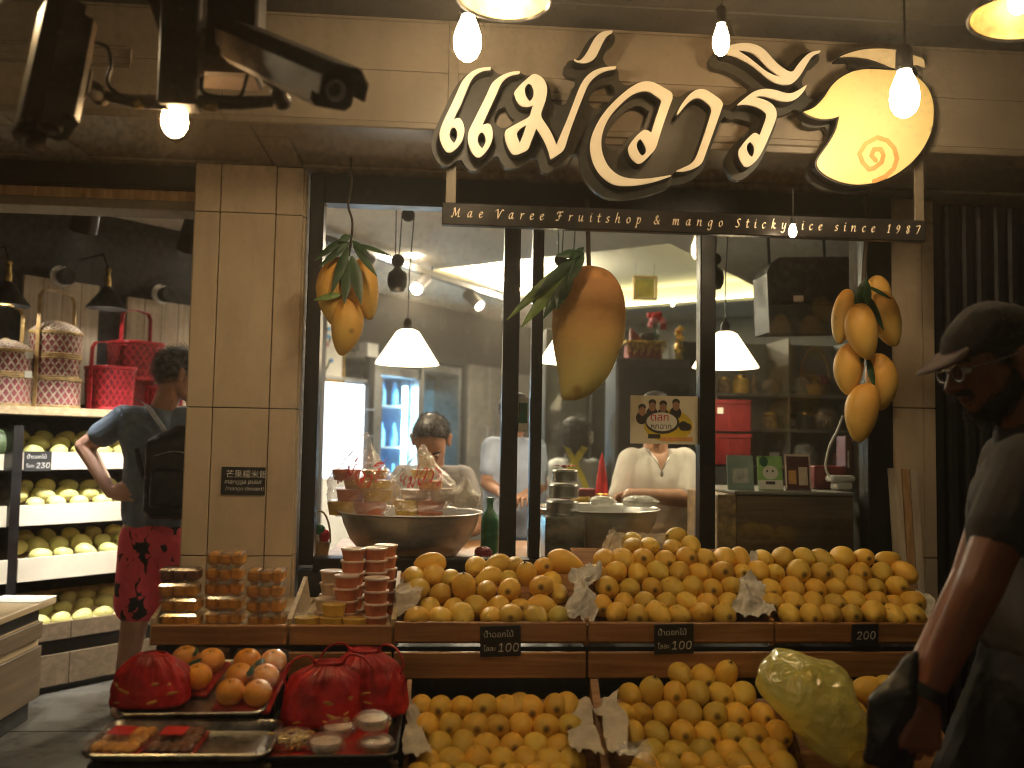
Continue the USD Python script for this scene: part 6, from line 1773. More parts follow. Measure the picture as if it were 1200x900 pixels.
for k in range(9):
    R_ = random.Random(k)
    p = np.array([R_.uniform(-.05, .05), R_.uniform(-.03, .03), R_.uniform(.09, .19)])
    MB().tube([(0, 0, .0), p * .6, p], .003, 5).build('stem', M['leaf_green'], fl)
    v, f = lump_bag('', '', '', None, (.028, .026, .024), 150 + k, None, sub=3, amp=.5)
    MB().raw(v + p, f).build('blossom', M['flower_red' if k % 4 else 'flower_pink'], fl, smooth=True)
vs = thing('gold_vase', 'small gold vase with an orange garland at the right of the shrine', 'vase', (c[0] + .17, YSH + .0, c[2]))
MB().lathe([(0, 0), (.03, 0), (.022, .02), (.035, .06), (.02, .10), (.028, .125), (.0, .12)], n=22).build('vase', M['gold_leaf'], vs, smooth=35)
for k in range(5):
    MB().ell((.012 * math.cos(k * 1.3), .012 * math.sin(k * 1.3) - .01, .13 + .016 * k), (.022, .022, .018), 2).build('garland', M['orange_peel' if k % 2 else 'yellow_paste'], vs, smooth=True)
# dark glazed doors and partitions between the fridges and the shrine
for k, (p0, p1, y) in enumerate(((640, 690, 3.6), (694, 736, 3.5), (800, 838, 3.0))):
    a, b = W(p0, 400, y=y), W(p1, 400, y=y)
    zz_t = W((p0 + p1) / 2, 385 if k < 2 else 400, y=y)[2]
    t = thing('glazed_cabinet', ['dark glazed cabinet behind the tip of the giant mango', 'second dark glazed cabinet left of the shrine', 'dark glazed cabinet right of the shrine'][k], 'cabinet', (a[0], y, 0))
    L = b[0] - a[0]
    MB().box((0, 0.02, 0), (L, .4, zz_t), bevel=.005).build('body', M['hood_dark'], t)
    MB().box((.02, .004, .3), (L - .02, .010, zz_t - .05)).build('glass', M['pane_glass'], t)
    for x in (0, L - .02):
        MB().box((x, -.005, .0), (x + .02, .0195, zz_t - .002), bevel=.003).build('door_stile', M['black_metal'], t)

# red festive things between the tins and the worker in white
c = W(705, 590, y=.75)
t = thing('red_ornament', 'tall pointed red ornament between the tins and the worker in white', 'ornament', (c[0], .75, CZ))
MB().lathe([(0, 0), (.030, 0), (.034, .01), (.028, .12), (.034, .20), (.022, .30), (.010, .38), (0, .41)], n=18).build('body', M['flower_red'], t, smooth=35)
for k in range(4):
    MB().lathe([(.030, .0), (.036, .004), (.030, .010)], c=(0, 0, .05 + .055 * k), n=18).build('band', M['gold_leaf'], t, smooth=35)
c = W(686, 592, y=.74)
t = thing('red_carton', 'low red carton behind the rim of the right bowl', 'carton', (c[0] - .02, .74, CZ))
MB().box((-.085, -.03, 0), (.06, .04, .245), bevel=.004).build('box', M['crate_red'], t)
MB().box((-.05, -.0325, .12), (.035, -.0302, .21)).build('label_panel', M['gold_leaf'], t)

# ------------------------------------------------------------------ right bay: dark housing, shelves and counter
a, b = W(898, 300, y=.95), W(1012, 392, y=.95)
t = thing('air_conditioner', 'big dark rounded housing hanging under the ceiling behind the right pane', 'air conditioner', ((a[0] + b[0]) / 2, .95, (a[2] + b[2]) / 2), rot=roty(-.045))
w, h_ = (b[0] - a[0]) / 2, (a[2] - b[2]) / 2
pr = Polygon([(-w, -h_), (w, -h_), (w, h_), (-w * .72, h_), (-w * .9, h_ * .86), (-w, h_ * .6)])
MB().prism(pr.buffer(-.01).buffer(.01), (0, 0, 0), SX, SZ, .02).build('front_lip', M['hood_dark'], t)
MB().prism(pr.buffer(-.012).buffer(.004), (0, .20, 0), SX, SZ, .198).build('housing', M['black_plastic'], t)
MB().box((-w * .96, -.034, -h_ * .28), (w * .96, -.0205, -h_ * .22), bevel=.003).build('ledge', M['black_plastic'], t)
MB().box((-w * .48, -.024, -h_ * .20), (-w * .28, -.0205, -h_ * .02)).build('sticker', M['lid_frost'], t)
for x in (-w * .6, w * .6):
    MB().tube([(x, .2, h_ * .9), (x, .2, CEIL - (a[2] + b[2]) / 2)], .008, 8).build('hanger', M['black_metal'], t)

YR = 1.55
su = thing('shelf_unit', 'grey shelf unit crowded with packed goods behind the right pane', 'shelves')
a, b = W(838, 600, y=YR), W(1012, 600, y=YR)
zs3 = [W(930, q, y=YR)[2] for q in (462, 503, 546)]
zs3.append(zs3[-1] - .30)
for k, z in enumerate(zs3):
    MB().box((a[0] + .012, YR, z - .018), (b[0] - .012, YR + .34, z), bevel=.002).build('shelf_board', M['shelf_grey'], su)
for x in (a[0], (a[0] + b[0]) / 2 - .006, b[0] - .012):
    MB().box((x, YR + .0, 0), (x + .0115, YR + .35, W(930, 396, y=YR)[2]), bevel=.001).build('upright', M['shelf_grey'], su)
MB().box((a[0] + .01, YR + .352, 0), (b[0] - .01, YR + .37, W(930, 396, y=YR)[2])).build('back_board', M['inner_wall'], su)


def goods(px, z, kind, s, mat, label, y=YR + .10, seed=0):
    c = W(px, 500, y=y)
    t = thing({'bag': 'food_packet', 'jar': 'jar', 'box': 'carton', 'bottle': 'bottle'}[kind], label, {'bag': 'packet', 'jar': 'jar', 'box': 'carton', 'bottle': 'bottle'}[kind], (c[0], y, z))
    if kind == 'bag':
        v, f = lump_bag('', '', '', None, (s, s * .6, s), 200 + seed, None, sub=4, amp=.28)
        MB().raw(v + [0, 0, s * .72], f).build('packet', M[mat], t, smooth=True)
        MB().raw(v * 1.05 + [0, 0, s * .76], f).build('film', M['crumple_film'], t, smooth=True)
    elif kind == 'jar':
        MB().lathe([(0, 0), (s * .5, 0), (s * .55, .006), (s * .55, s * .9), (s * .42, s * 1.05), (0, s * 1.05)], n=20).build('glass', M[mat], t, smooth=35)
        MB().lathe([(0, s * 1.05), (s * .44, s * 1.055), (s * .44, s * 1.25), (0, s * 1.26)], n=20).build('lid', M['gold_leaf'], t, smooth=35)
    elif kind == 'bottle':
        MB().lathe([(0, 0), (s * .3, 0), (s * .32, .006), (s * .32, s * 1.2), (s * .12, s * 1.6), (s * .12, s * 1.9), (0, s * 1.92)], n=18).build('bottle', M[mat], t, smooth=35)
    else:
        MB().box((-s * .5, -.03, 0), (s * .5, .05, s * 1.2), bevel=.003).build('box', M[mat], t)
        MB().box((-s * .35, -.0325, s * .3), (s * .35, -.0302, s * .9)).build('label_panel', M['goods_white'], t)
    return t


for i, (px, zi, kind, s, mat, lab) in enumerate((
        (848, 0, 'jar', .075, 'goods_tan', 'brown jar at the left end of the top shelf'), (868, 0, 'jar', .085, 'yellow_paste', 'yellow jar on the top shelf under the right pendant'), (884, 0, 'bottle', .06, 'goods_tan', 'slim tan bottle on the top shelf'),
        (902, 0, 'bag', .05, 'goods_tan', 'brown packet on the top shelf right of the slim bottle'), (918, 0, 'bottle', .065, 'goods_dark', 'dark bottle on the top shelf'), (938, 0, 'bag', .06, 'goods_white', 'white crumpled packet on the top shelf'),
        (902, 1, 'jar', .075, 'goods_tan', 'tan jar on the middle shelf'), (924, 1, 'box', .07, 'goods_dark', 'dark carton on the middle shelf'), (944, 1, 'jar', .08, 'goods_dark', 'dark jar on the middle shelf'), (968, 1, 'bag', .075, 'goods_tan', 'large shiny brown packet at the right of the middle shelf'),
        (942, 2, 'bag', .075, 'goods_white', 'white crumpled packet on the lower shelf'), (905, 2, 'box', .08, 'goods_dark', 'dark carton on the lower shelf'), (986, 2, 'bag', .06, 'crate_red', 'red packet on the lower shelf'))):
    goods(px, zs3[zi], kind, s, mat, lab, seed=i)
# arched gift basket on the top shelf
c = W(955, 440, y=YR + .12)
t = thing('gift_basket', 'arched wicker gift basket at the right end of the top shelf', 'basket', (c[0], YR + .12, zs3[0]))
MB().lathe([(0, 0), (.07, 0), (.09, .06), (.095, .062), (.085, .062), (.066, .008), (0, .008)], n=28).build('basket', M['bamboo'], t, smooth=35)
MB().tube([(.09 * math.cos(q), 0, .055 + .22 * math.sin(q)) for q in np.linspace(0, math.pi, 20)], .006, 7).build('handle', M['bamboo'], t, smooth=True)
for k in range(3):
    v, f = lump_bag('', '', '', None, (.04, .035, .045), 170 + k, None, sub=3, amp=.25)
    MB().raw(v + [(-.05, .0, .05)[k], 0, .08], f).build('packet', M[('goods_dark', 'goods_tan', 'crate_red')[k]], t, smooth=True)
# red crates
for k, (py0, py1, lab) in enumerate(((545, 508, 'lower red plastic crate behind the right stile'), (506, 468, 'upper red plastic crate with a white tag'))):
    a, b = W(838, py1, y=1.2), W(880, py0, y=1.2)
    t = thing('red_crate', lab, 'crate', ((a[0] + b[0]) / 2, 1.2, b[2]))
    w, h_ = (b[0] - a[0]) / 2, a[2] - b[2]
    MB().box((-w, 0, 0), (w, .008, h_), bevel=.002).build('front', M['crate_red'], t)
    MB().box((-w, .192, 0), (w, .20, h_), bevel=.002).build('back', M['crate_red'], t)
    for x in (-w, w - .008):
        MB().box((x, .0085, 0), (x + .008, .1915, h_), bevel=.002).build('side', M['crate_red'], t)
    MB().box((-w + .0085, .0085, .0), (w - .0085, .1915, .008)).build('bottom', M['crate_red'], t)
    MB().box((-w - .004, -.006, h_ - .022), (w + .004, -.0005, h_), bevel=.002).build('rim', M['crate_red'], t)
    for j in range(3):
        MB().box((-w + .02 + j * w * .6, -.004, .02), (-w + .03 + j * w * .6, -.0005, h_ - .03), bevel=.001).build('rib', M['crate_red'], t)
    if k:
        MB().box((-w + .01, -.0085, h_ * .55), (-w + .04, -.0065, h_ * .75)).build('tag', M['paper_white'], t)
    if k == 0:
        tt = thing('stool', 'low dark stand under the two red crates', 'stand', ((a[0] + b[0]) / 2, 1.2, 0))
        MB().box((-w, .01, 0), (w, .19, b[2] - .001), bevel=.004).build('body', M['hood_dark'], tt)
# counter with three display cards behind the right pane
a, b = W(861, 575, y=.10), W(1016, 660, y=.10)
t = thing('side_counter', 'brown wood fronted counter behind the right pane, under three display cards', 'counter')
MB().box((a[0], .075, 0), (JB - .005, .56, a[2] - .014), bevel=.004).build('body', M['counter_wood'], t)
MB().box((a[0] - .012, .066, a[2] - .013), (JB - .004, .58, a[2]), bevel=.003).build('glass_top', M['shelf_grey'], t)
MB().box((a[0] - .075, .075, 0), (a[0] - .002, .50, a[2] - .014), bevel=.004).build('end_panel', M['goods_tan'], t)
zc_ = a[2] + .001
for k, (x0_, x1_, py, lab) in enumerate(((853, 884, 533, 'pale teal framed card, left of the three display cards'), (889, 918, 534, 'green and white card, middle of the three display cards'), (921, 951, 532, 'maroon framed card, right of the three display cards'))):
    A, B = W(x0_, py, y=.14), W(x1_, 575, y=.14)
    w, h_ = (B[0] - A[0]) / 2, A[2] - zc_
    t = thing('display_card', lab, 'card', ((A[0] + B[0]) / 2, .14, zc_), rot=rotx(-.12))
    MB().box((-w, 0, 0), (w, .006, h_), bevel=.001).build('card', M[('print_teal', 'print_green', 'print_maroon')[k]], t)
    MB().box((-w - .003, -.003, 0), (w + .003, -.0006, .006)).build('lower_edge', M['clear_box'], t)
    MB().tube([(0, .006, h_ * .6), (0, .06, .004)], .003, 6).build('strut', M['black_plastic'], t)
    d = MB()
    if k == 0:
        d.box((-w * .6, -.0015, h_ * .2), (w * .6, -.0003, h_ * .62)); mt = 'goods_white'
    elif k == 1:
        d.prism(affinity.scale(Point(0, 0).buffer(1, 16), w * .62, h_ * .2), (0, -.0003, h_ * .52), SX, SZ, .001); d.box((-w * .98, -.0015, h_ * .03), (w * .98, -.0003, h_ * .30)); mt = 'paper_white'
    else:
        d.box((w * .05, -.0015, h_ * .15), (w * .75, -.0003, h_ * .65)); mt = 'lid_frost'
    d.build('printed_panel', M[mt], t)
    d = MB()
    if k == 1:
        d.ell((-w * .25, -.0018, h_ * .56), (w * .09, .0008, h_ * .035), 1); d.ell((w * .2, -.0018, h_ * .56), (w * .09, .0008, h_ * .035), 1); d.box((-w * .4, -.0026, h_ * .17), (w * .35, -.0017, h_ * .26))
        d.build('printed_marks', M['goods_dark'], t)
        MB().prism(affinity.scale(Point(0, 0).buffer(1, 16), w * .34, h_ * .15), (-w * .5, -.0003, h_ * .84), SX, SZ, .001).build('printed_leaf', M['green_plastic'], t)
    elif k == 2:
        d.box((-w * .75, -.0015, h_ * .18), (-w * .15, -.0003, h_ * .55)); d.build('printed_picture', M['spiral_paint'], t)
        d = MB().box((-w, -.0016, h_ - .008), (w, -.0004, h_)).box((-w, -.0016, 0.0065), (-w + .006, -.0004, h_ - .0085)).box((w - .006, -.0016, .0065), (w, -.0004, h_ - .0085)); d.build('border', M['lid_frost'], t)
c = W(972, 560, y=.34)
t = thing('red_box', 'dark red box on the side counter right of the cards', 'box', (c[0], .34, zc_))
MB().box((-.085, -.05, 0), (.05, .06, .095), bevel=.004).build('box', M['crate_red'], t)
MB().box((.052, -.04, 0), (.082, .05, .22), bevel=.004).build('upright_box', M['print_maroon'], t)
MB().box((.060, -.0435, .09), (.066, -.0405, .16)).build('label_strip', M['goods_white'], t)
c = W(986, 552, y=.24)
t = thing('white_device', 'small white device with a white cable at the right end of the side counter', 'device', (c[0], .24, zc_))
MB().box((-.035, -.03, .0), (.035, .03, .032), bevel=.006).box((-.055, -.035, .033), (.045, .035, .060), bevel=.008).build('body', M['white_plastic'], t)
MB().tube(smooth_line([(-.045, -.01, .04), (-.07, -.01, .09), (-.06, -.02, .17), (-.03, -.03, .24), (-.01, -.04, .30)]), .005, 8).build('cable', M['white_plastic'], t, smooth=True)

# boards leaning on the right pillar
for k, (x0_, x1_, lab, mt) in enumerate(((1047, 1061, 'pale board leaning on the right pillar', 'pale_wood_upright'), (1062, 1070, 'narrow reddish board leaning on the right pillar between two pale ones', 'leaning_wood'), (1071, 1079, 'narrow pale board leaning on the right pillar, rightmost', 'pale_wood_upright'))):
    A, B = W(x0_, 549 + k, y=-.08), W(x1_, 549, y=-.08)
    p = m3.Manifold.hull_points(np.array([(x, y + d, z) for x in (A[0], B[0]) for y, z in ((-.034 - .004 * k, A[2]), (-.16, 0.01)) for d in (0, -.012)]))
    t = MB().tm(p).build('leaning_board', M[mt])
    tag(t, lab, 'board')

# ================================================================== the open left shop
RU = np.array([.68, .73, 0]); RU /= np.linalg.norm(RU)
RN = np.array([RU[1], -RU[0], 0])                     # out of the rack, towards the aisle
RP = np.array([-1.78, 1.42, 0])


def onrack(px, py, off=0.0):
    return WP(px, py, RP + RN * off, RN)


def rs(p):
    return (p - RP) @ RU


RR = np.stack([RU, -RN, [0, 0, 1.0]], 1)


def RF(s, t, z):
    q = RP + RU * s + RN * t
    return np.array([q[0], q[1], z])


S0, S1 = rs(onrack(-60, 600)), rs(onrack(240, 600))
SU_ = rs(onrack(17, 600))
zt_ = lambda py, px=85: onrack(px, py)[2]
lw2 = thing('wall', 'dark wall of the left shop above the fruit rack, with two pale plank panels', 'wall')
slab('wall', RF(S0 - .5, -.44, 0), RF(S1 + 1.2, -.44, 0), 0, CEIL - .003, RN, .10, None).build('body', M['dark_wall'], lw2)
for x0_, x1_, py in ((24, 114, 320), (147, 226, 345)):
    a, b = rs(onrack(x0_, 400, -.42)), rs(onrack(x1_, 400, -.42))
    z1 = onrack((x0_ + x1_) / 2, py + 8, -.42)[2]; z0 = zt_(470)
    n = 4
    for k in range(n):
        p0, p1 = a + (b - a) * k / n, a + (b - a) * (k + 1) / n
        slab('wall', RF(p0 + .002, -.415, 0), RF(p1 - .002, -.415, 0), z0, z1, RN, .0245, None).build('plank', M['pale_wood_upright'], lw2)

rk = thing('fruit_rack', 'stepped pale wood fruit rack of green mangoes along the left shop wall', 'rack')


def rbox(s0, s1, t0, t1, z0, z1, bevel=.003):
    v = []
    for s in (s0, s1):
        for t in (t0, t1):
            for z in (z0, z1):
                v.append(RF(s, t, z))
    return MB().tm(m3.Manifold.hull_points(np.array(v)))


tops = [(zt_(481), zt_(490))]
rbox(S0, S1, -.43, -.03, zt_(487), zt_(478)).build('top_shelf', M['pale_wood'], rk)
tier = [(530, 550, -.06), (590, 613, .0), (650, 676, .04)]
lips = []
for k, (p0, p1, off) in enumerate(tier):
    z1, z0 = onrack(85, p0, off)[2], onrack(85, p1, off)[2]
    rbox(S0, SU_ - .035, off - .02, off, z0, z1).build('lip', M['white_lip'], rk)
    rbox(SU_ + .012, S1, off - .02, off, z0, z1).build('lip', M['white_lip'], rk)
    v = [RF(s, t, z + dz) for s in (S0, S1) for t, z in ((off - .021, z1 - .07), (off - .36, z1 + .05)) for dz in (0, -.012)]
    MB().tm(m3.Manifold.hull_points(np.array(v))).build('tray_board', M['pale_wood'], rk)
    lips.append((off, z1))
# lowest tray and drawer fronts
z1 = onrack(95, 726, .05)[2]
lips.append((.05, z1 + .0))
v = [RF(s, t, z + dz) for s in (S0, S1) for t, z in ((.03, z1 - .02), (-.33, z1 + .10)) for dz in (0, -.012)]
MB().tm(m3.Manifold.hull_points(np.array(v))).build('tray_board', M['pale_wood'], rk)
for s0, s1 in ((S0, SU_ + .27), (SU_ + .275, S1)):
    rbox(s0, s1, .03, .05, onrack(95, 745, .05)[2], z1).build('drawer_front', M['shaded_drawer_wood'], rk)
    rbox(s0, s1, .03, .05, .035, onrack(95, 762, .05)[2]).build('drawer_front', M['shaded_drawer_wood'], rk)
rbox(S0, S1, -.42, .02, .0, z1 - .05).build('carcass', M['black_plastic'], rk)
rbox(SU_ - .034, SU_ + .011, -.40, .03, z1 - .02, zt_(500)).build('upright', M['black_metal'], rk)
rbox(S1, S1 + .02, -.43, .02, 0, zt_(478)).build('end_panel', M['pale_wood'], rk)

# green mangoes in the tiers
gnames = ['green mango on the top tier of the left rack, shaded by the basket shelf', 'green mango on the brightly lit second tier of the left rack', 'green mango on the third tier of the left rack', 'green mango on the lowest, dim tier of the left rack']
for k, (off, zl_) in enumerate(lips):
    for r in range(3):
        s = max(S0, rs(onrack(-12, 600))) + .02 + (r % 2) * .05
        while s < rs(onrack(142 if k < 2 else 150, 600)) + .12:
            if not (SU_ - .09 < s < SU_ + .06):
                c = RF(s, off - .075 - .085 * r, zl_ + .000 + .034 * r + (.006 if r else 0))
                d = RU * rng.choice((-1, 1)) + RN * rng.uniform(-.5, .5) + np.array([0, 0, rng.uniform(-.15, .25)])
                mango(c, d, rng.uniform(.92, 1.12), rng.randrange(3), gnames[k], 'green mangoes on tier %s of the left rack' % ('one', 'two', 'three', 'four')[k], 'green_mango_skin', 'green_mango', rng.uniform(0, 6))
            s += rng.uniform(.100, .122)
# cabbage-like greens left of the upright
plain('melon_rind', (.10, .15, .06), .6, var=.5, scale=30)
a = onrack(1, 516, -.10)
t = thing('melon', 'pale green netted melon left of the rack upright', 'melon', RF(rs(a), -.13, lips[0][1] + .035))
MB().ell((0, 0, 0), (.085, .085, .080), 3).build('melon', M['melon_rind'], t, smooth=True)
MB().tube([(0, 0, .078), (.004, 0, .10)], .005, 6).build('stalk', M['stem_brown'], t)

# price board on the top lip
p0, p1 = onrack(29, 529, -.052), onrack(60, 552, -.052)
price_board('price_board', (p0 + p1) / 2, RU, (0, 0, 1), abs(rs(p1) - rs(p0)), abs(p0[2] - p1[2]), '230', 'blue-black chalk price board on the top lip of the left fruit rack')

# ------------------------------------------------------------------ woven baskets on the top shelf
plain('weave_cream', (.52, .42, .31), .6, var=.2, scale=40)
plain('weave_rim', (.50, .34, .14), .5, var=.25, scale=30)
plain('weave_maroon', (.36, .08, .10), .6, var=.2)
plain('weave_red', (.44, .018, .030), .45, var=.25, scale=30)
plain('weave_deep_red', (.20, .006, .012), .5, var=.2)


def strip_on(fn, u0, v0, u1, v1, w, n=10, off=.002):
    """A ribbon laid over the surface fn(u, v) from (u0, v0) to (u1, v1)."""
    L, Rr = [], []
    for i in range(n + 1):
        t_ = i / n
        u, v = u0 + (u1 - u0) * t_, v0 + (v1 - v0) * t_
        p, q = fn(u, v), fn(u + .01, v + .01 * (v1 - v0) / (u1 - u0 + 1e-9))
        d = q - p; d /= np.linalg.norm(d) + 1e-9
        e1, e2 = fn(u + .01, v) - p, fn(u, v + .01) - p
        nn = np.cross(e1, e2); nn /= np.linalg.norm(nn) + 1e-9
        s = np.cross(d, nn)
        o = off + .0012 * (1 if i % 2 else -1)
        L.append(p + nn * o - s * w / 2); Rr.append(p + nn * o + s * w / 2)
    v = np.vstack([L, Rr])
    k = n + 1
    return v, np.array([[i, i + 1, k + i + 1, k + i] for i in range(n)])


def woven(t, mats, z0, h, r0, r1, n=22, w=.0075, dome=None, sq=2.0):
    """Round or square woven wall between heights, with a liner and two rims."""
    strip, liner, rim = mats

    def fn(u, v):
        a = u * 2 * math.pi
        rr = r0 + (r1 - r0) * v
        k = (abs(math.cos(a)) ** sq + abs(math.sin(a)) ** sq) ** (-1 / sq)
        return np.array([rr * k * math.cos(a), rr * k * math.sin(a), z0 + h * v])
    N = 40
    prof = [fn(i / N, v) for v in (0, .5, 1) for i in range(N)]
    pv = np.array(prof) * [.985, .985, 1]
    idx = np.arange(3 * N).reshape(3, N)
    q = np.stack([idx[:-1], np.roll(idx[:-1], -1, 1), np.roll(idx[1:], -1, 1), idx[1:]], -1).reshape(-1, 4)
    b = MB().raw(pv, q); b.raw(np.vstack([pv[:N], [[0, 0, z0]]]), np.array([[N, (i + 1) % N, i] for i in range(N)]))
    b.build('liner', M[liner], t, smooth=40)
    sl = .16 * h / .07
    for dirn in (1, -1):
        s_ = MB()
        for k in range(n):
            v, f = strip_on(fn, k / n, .03, k / n + dirn * sl * .35, .97, w, n=8)
            s_.raw(v, f)
        s_.build('weave', M[strip], t)
    for v_ in (.0, 1.0):
        p = np.array([fn(i / N, v_) for i in range(N + 1)])
        s_ = MB()
        for dz in (-.004, .004):
            s_.tube(p + [0, 0, dz], .0055, 6)
        s_.build('rim', M[rim], t, smooth=True)


def dome_lid(t, mats, z0, r, h, n=24):
    strip, liner, rim = mats

    def fn(u, v):
        a = u * 2 * math.pi; v = min(max(v, 0), 1)
        return np.array([r * (1 - v ** 1.4) * math.cos(a), r * (1 - v ** 1.4) * math.sin(a), z0 + h * math.sin(v * math.pi / 2)])
    MB().lathe([(r * .985 * (1 - v ** 1.4), z0 + h * .97 * math.sin(v * math.pi / 2)) for v in np.linspace(0, 1, 10)], n=36).build('lid_liner', M[liner], t, smooth=True)
    for dirn in (1, -1):
        s_ = MB()
        for k in range(n):
            v, f = strip_on(fn, k / n, .02, k / n + dirn * .22, .88, .0085, n=9)
            s_.raw(v, f)
        s_.build('lid_weave', M[strip], t)
    MB().ell((0, 0, z0 + h), (.018, .018, .010), 2).build('knob', M[rim], t, smooth=True)


def arch(t, mat, r, z0, z1, w=.016, y=0.0, rot=0.0, square=True, thick=.006):
    x = r + .008
    zz_ = z1 - .03
    pts = [(-x, y, z0), (-x, y, zz_ * .5 + z0 * .5), (-x * .97, y, zz_), (-x * .80, y, z1), (0, y, z1 + .012), (x * .80, y, z1), (x * .97, y, zz_), (x, y, zz_ * .5 + z0 * .5), (x, y, z0)]
    pts = np.array(pts) @ rotz(rot).T
    b = MB()
    side = rotz(rot) @ np.array([0, 1.0, 0])
    p = np.array(pts); tt = np.gradient(p, axis=0); tt /= np.linalg.norm(tt, axis=1, keepdims=True)
    nn = np.cross(tt, side)
    v = np.vstack([p + side * w / 2 + nn * thick / 2, p - side * w / 2 + nn * thick / 2, p - side * w / 2 - nn * thick / 2, p + side * w / 2 - nn * thick / 2])
    k = len(p); f = []
    for i in range(k - 1):
        for j in range(4):
            a_, b_ = j * k + i, ((j + 1) % 4) * k + i
            f.append([a_, b_, b_ + 1, a_ + 1])
    b.raw(v, np.array(f)).build('handle', M[mat], t)


CREAM = ('weave_cream', 'weave_maroon', 'weave_rim'); REDM = ('weave_red', 'weave_deep_red', 'weave_red')
TZ = zt_(478) + .001


def rack_at(px, off):
    s = rs(onrack(px, 470, off))
    return RF(s, off, TZ)


p = rack_at(62, -.20)
sc_ = np.linalg.norm(onrack(96, 470, -.20) - onrack(30, 470, -.20)) * .86 / 2
t = thing('woven_basket', 'three tier cream and maroon woven basket with a tall arched handle', 'basket', p, rot=RR)
hT = (onrack(62, 430, -.2)[2] - TZ)
u_ = (onrack(62, 366, -.2)[2] - onrack(62, 472, -.2)[2])
woven(t, CREAM, .004, u_ * .30, sc_ * 1.04, sc_ * 1.06)
woven(t, CREAM, u_ * .33, u_ * .22, sc_ * .98, sc_ * 1.0)
woven(t, CREAM, u_ * .58, u_ * .24, sc_ * 1.0, sc_ * 1.02)
dome_lid(t, CREAM, u_ * .83, sc_ * 1.02, u_ * .13)
arch(t, 'weave_rim', sc_ * 1.06, .0, onrack(62, 343, -.2)[2] - TZ, .02, rot=.5)
p = rack_at(3, -.18)
t = thing('woven_basket', 'cream and maroon two tier woven basket with price tags at the left edge', 'basket', p, rot=RR)
woven(t, CREAM, .004, u_ * .30, sc_ * 1.0, sc_ * 1.02)
woven(t, CREAM, u_ * .34, u_ * .24, sc_ * .96, sc_ * .98)
dome_lid(t, CREAM, u_ * .60, sc_ * .96, u_ * .10)
arch(t, 'weave_rim', sc_ * 1.02, .0, u_ * 1.05, .02, rot=.6)
for k in range(2):
    MB().box((sc_ * .35, -sc_ * 1.02 - .004, u_ * (.30 + .2 * k)), (sc_ * .35 + .035, -sc_ * 1.02, u_ * (.30 + .2 * k) + .032)).build('price_tag', M['paper_white'], t)
p = rack_at(128, -.17)
wr = np.linalg.norm(onrack(152, 470, -.17) - onrack(98, 470, -.17)) / 2
u2 = onrack(125, 425, -.17)[2] - onrack(125, 473, -.17)[2]
t = thing('woven_basket', 'large red woven basket at the front left of the red ones', 'basket', p, rot=RR)
woven(t, REDM, .004, u2, wr * .80, wr * .88, sq=4.0, w=.009)
arch(t, 'weave_red', wr * .90, .0, onrack(120, 402, -.17)[2] - TZ, .026, rot=.2)
p = rack_at(156, -.27)
t = thing('woven_basket', 'tall handled red woven basket stacked above and behind the front red one', 'basket', p + [0, 0, u2 * .80], rot=RR)
u3 = onrack(150, 394, -.27)[2] - onrack(150, 436, -.27)[2]
woven(t, REDM, .004, u3, wr * .92, wr * 1.02, sq=4.0, w=.009)
arch(t, 'weave_red', wr * .75, .0, onrack(160, 366, -.27)[2] - TZ - u2 * .8, .026, rot=.25)
t2 = thing('basket_stand', 'low dark box under the tall handled red basket', 'box', p, rot=RR)
MB().box((-.09, -.06, .001), (.09, .06, u2 * .80 - .001), bevel=.004).build('box', M['weave_deep_red'], t2)
p = rack_at(190, -.22)
t = thing('woven_basket', 'red woven basket partly behind the man\'s head', 'basket', p, rot=RR)
woven(t, REDM, .004, u2 * .6, wr * .7, wr * .8, sq=4.0, w=.009)
arch(t, 'weave_red', wr * .8, .0, u2 * 1.3, .024, rot=.2)
p = rack_at(202, -.30)
t = thing('flowers', 'bunch of red and violet flowers at the right end of the basket shelf', 'flowers', p + [0, 0, .11], rot=RR)
for k in range(8):
    R_ = random.Random(k + 40)
    q = np.array([R_.uniform(-.09, .09), R_.uniform(-.05, .05), R_.uniform(.02, .14)])
    v, f = lump_bag('', '', '', None, (.034, .032, .03), 250 + k, None, sub=3, amp=.5)
    MB().raw(v + q, f).build('blossom', M['flower_red' if k % 3 else 'weave_maroon'], t, smooth=True)
    MB().tube([(0, 0, -.06), q], .004, 5).build('stem', M['leaf_green'], t)
MB().lathe([(0, -.11), (.05, -.11), (.06, -.02), (.055, -.02), (.046, -.10), (0, -.10)], n=22).build('pot', M['goods_dark'], t, smooth=35)

# ------------------------------------------------------------------ lamps of the left shop
for px, py, off, lab in ((125, 362, -.10, 'black cone lamp with brass neck right of the tall cream basket'), (8, 358, -.12, 'black cone lamp with brass neck at the left edge')):
    c = onrack(px, py, off)
    t = thing('cone_lamp', lab, 'lamp', c, rot=RR)
    k = .105
    MB().lathe([(k, 0), (k * .99, .004), (.028, .105), (.020, .118), (0, .118), (0, .114), (.018, .114), (.026, .102), (k * .96, .004), (k * .97, 0)], n=36).build('shade', M['black_metal'], t, smooth=50)
    MB().lathe([(0, .119), (.016, .119), (.017, .15), (.012, .17), (.012, .20), (.017, .205), (.014, .22), (0, .222)], n=18).build('neck', M['brass'], t, smooth=35)
    MB().ell((0, 0, .055), (.022, .022, .028), 2).build('bulb', M['cone_glow'], t, smooth=True)
    MB().tube([(0, 0, .22), (0, .06, .30), (0, (.42 + off), .30)], .006, 8).build('arm', M['black_metal'], t)
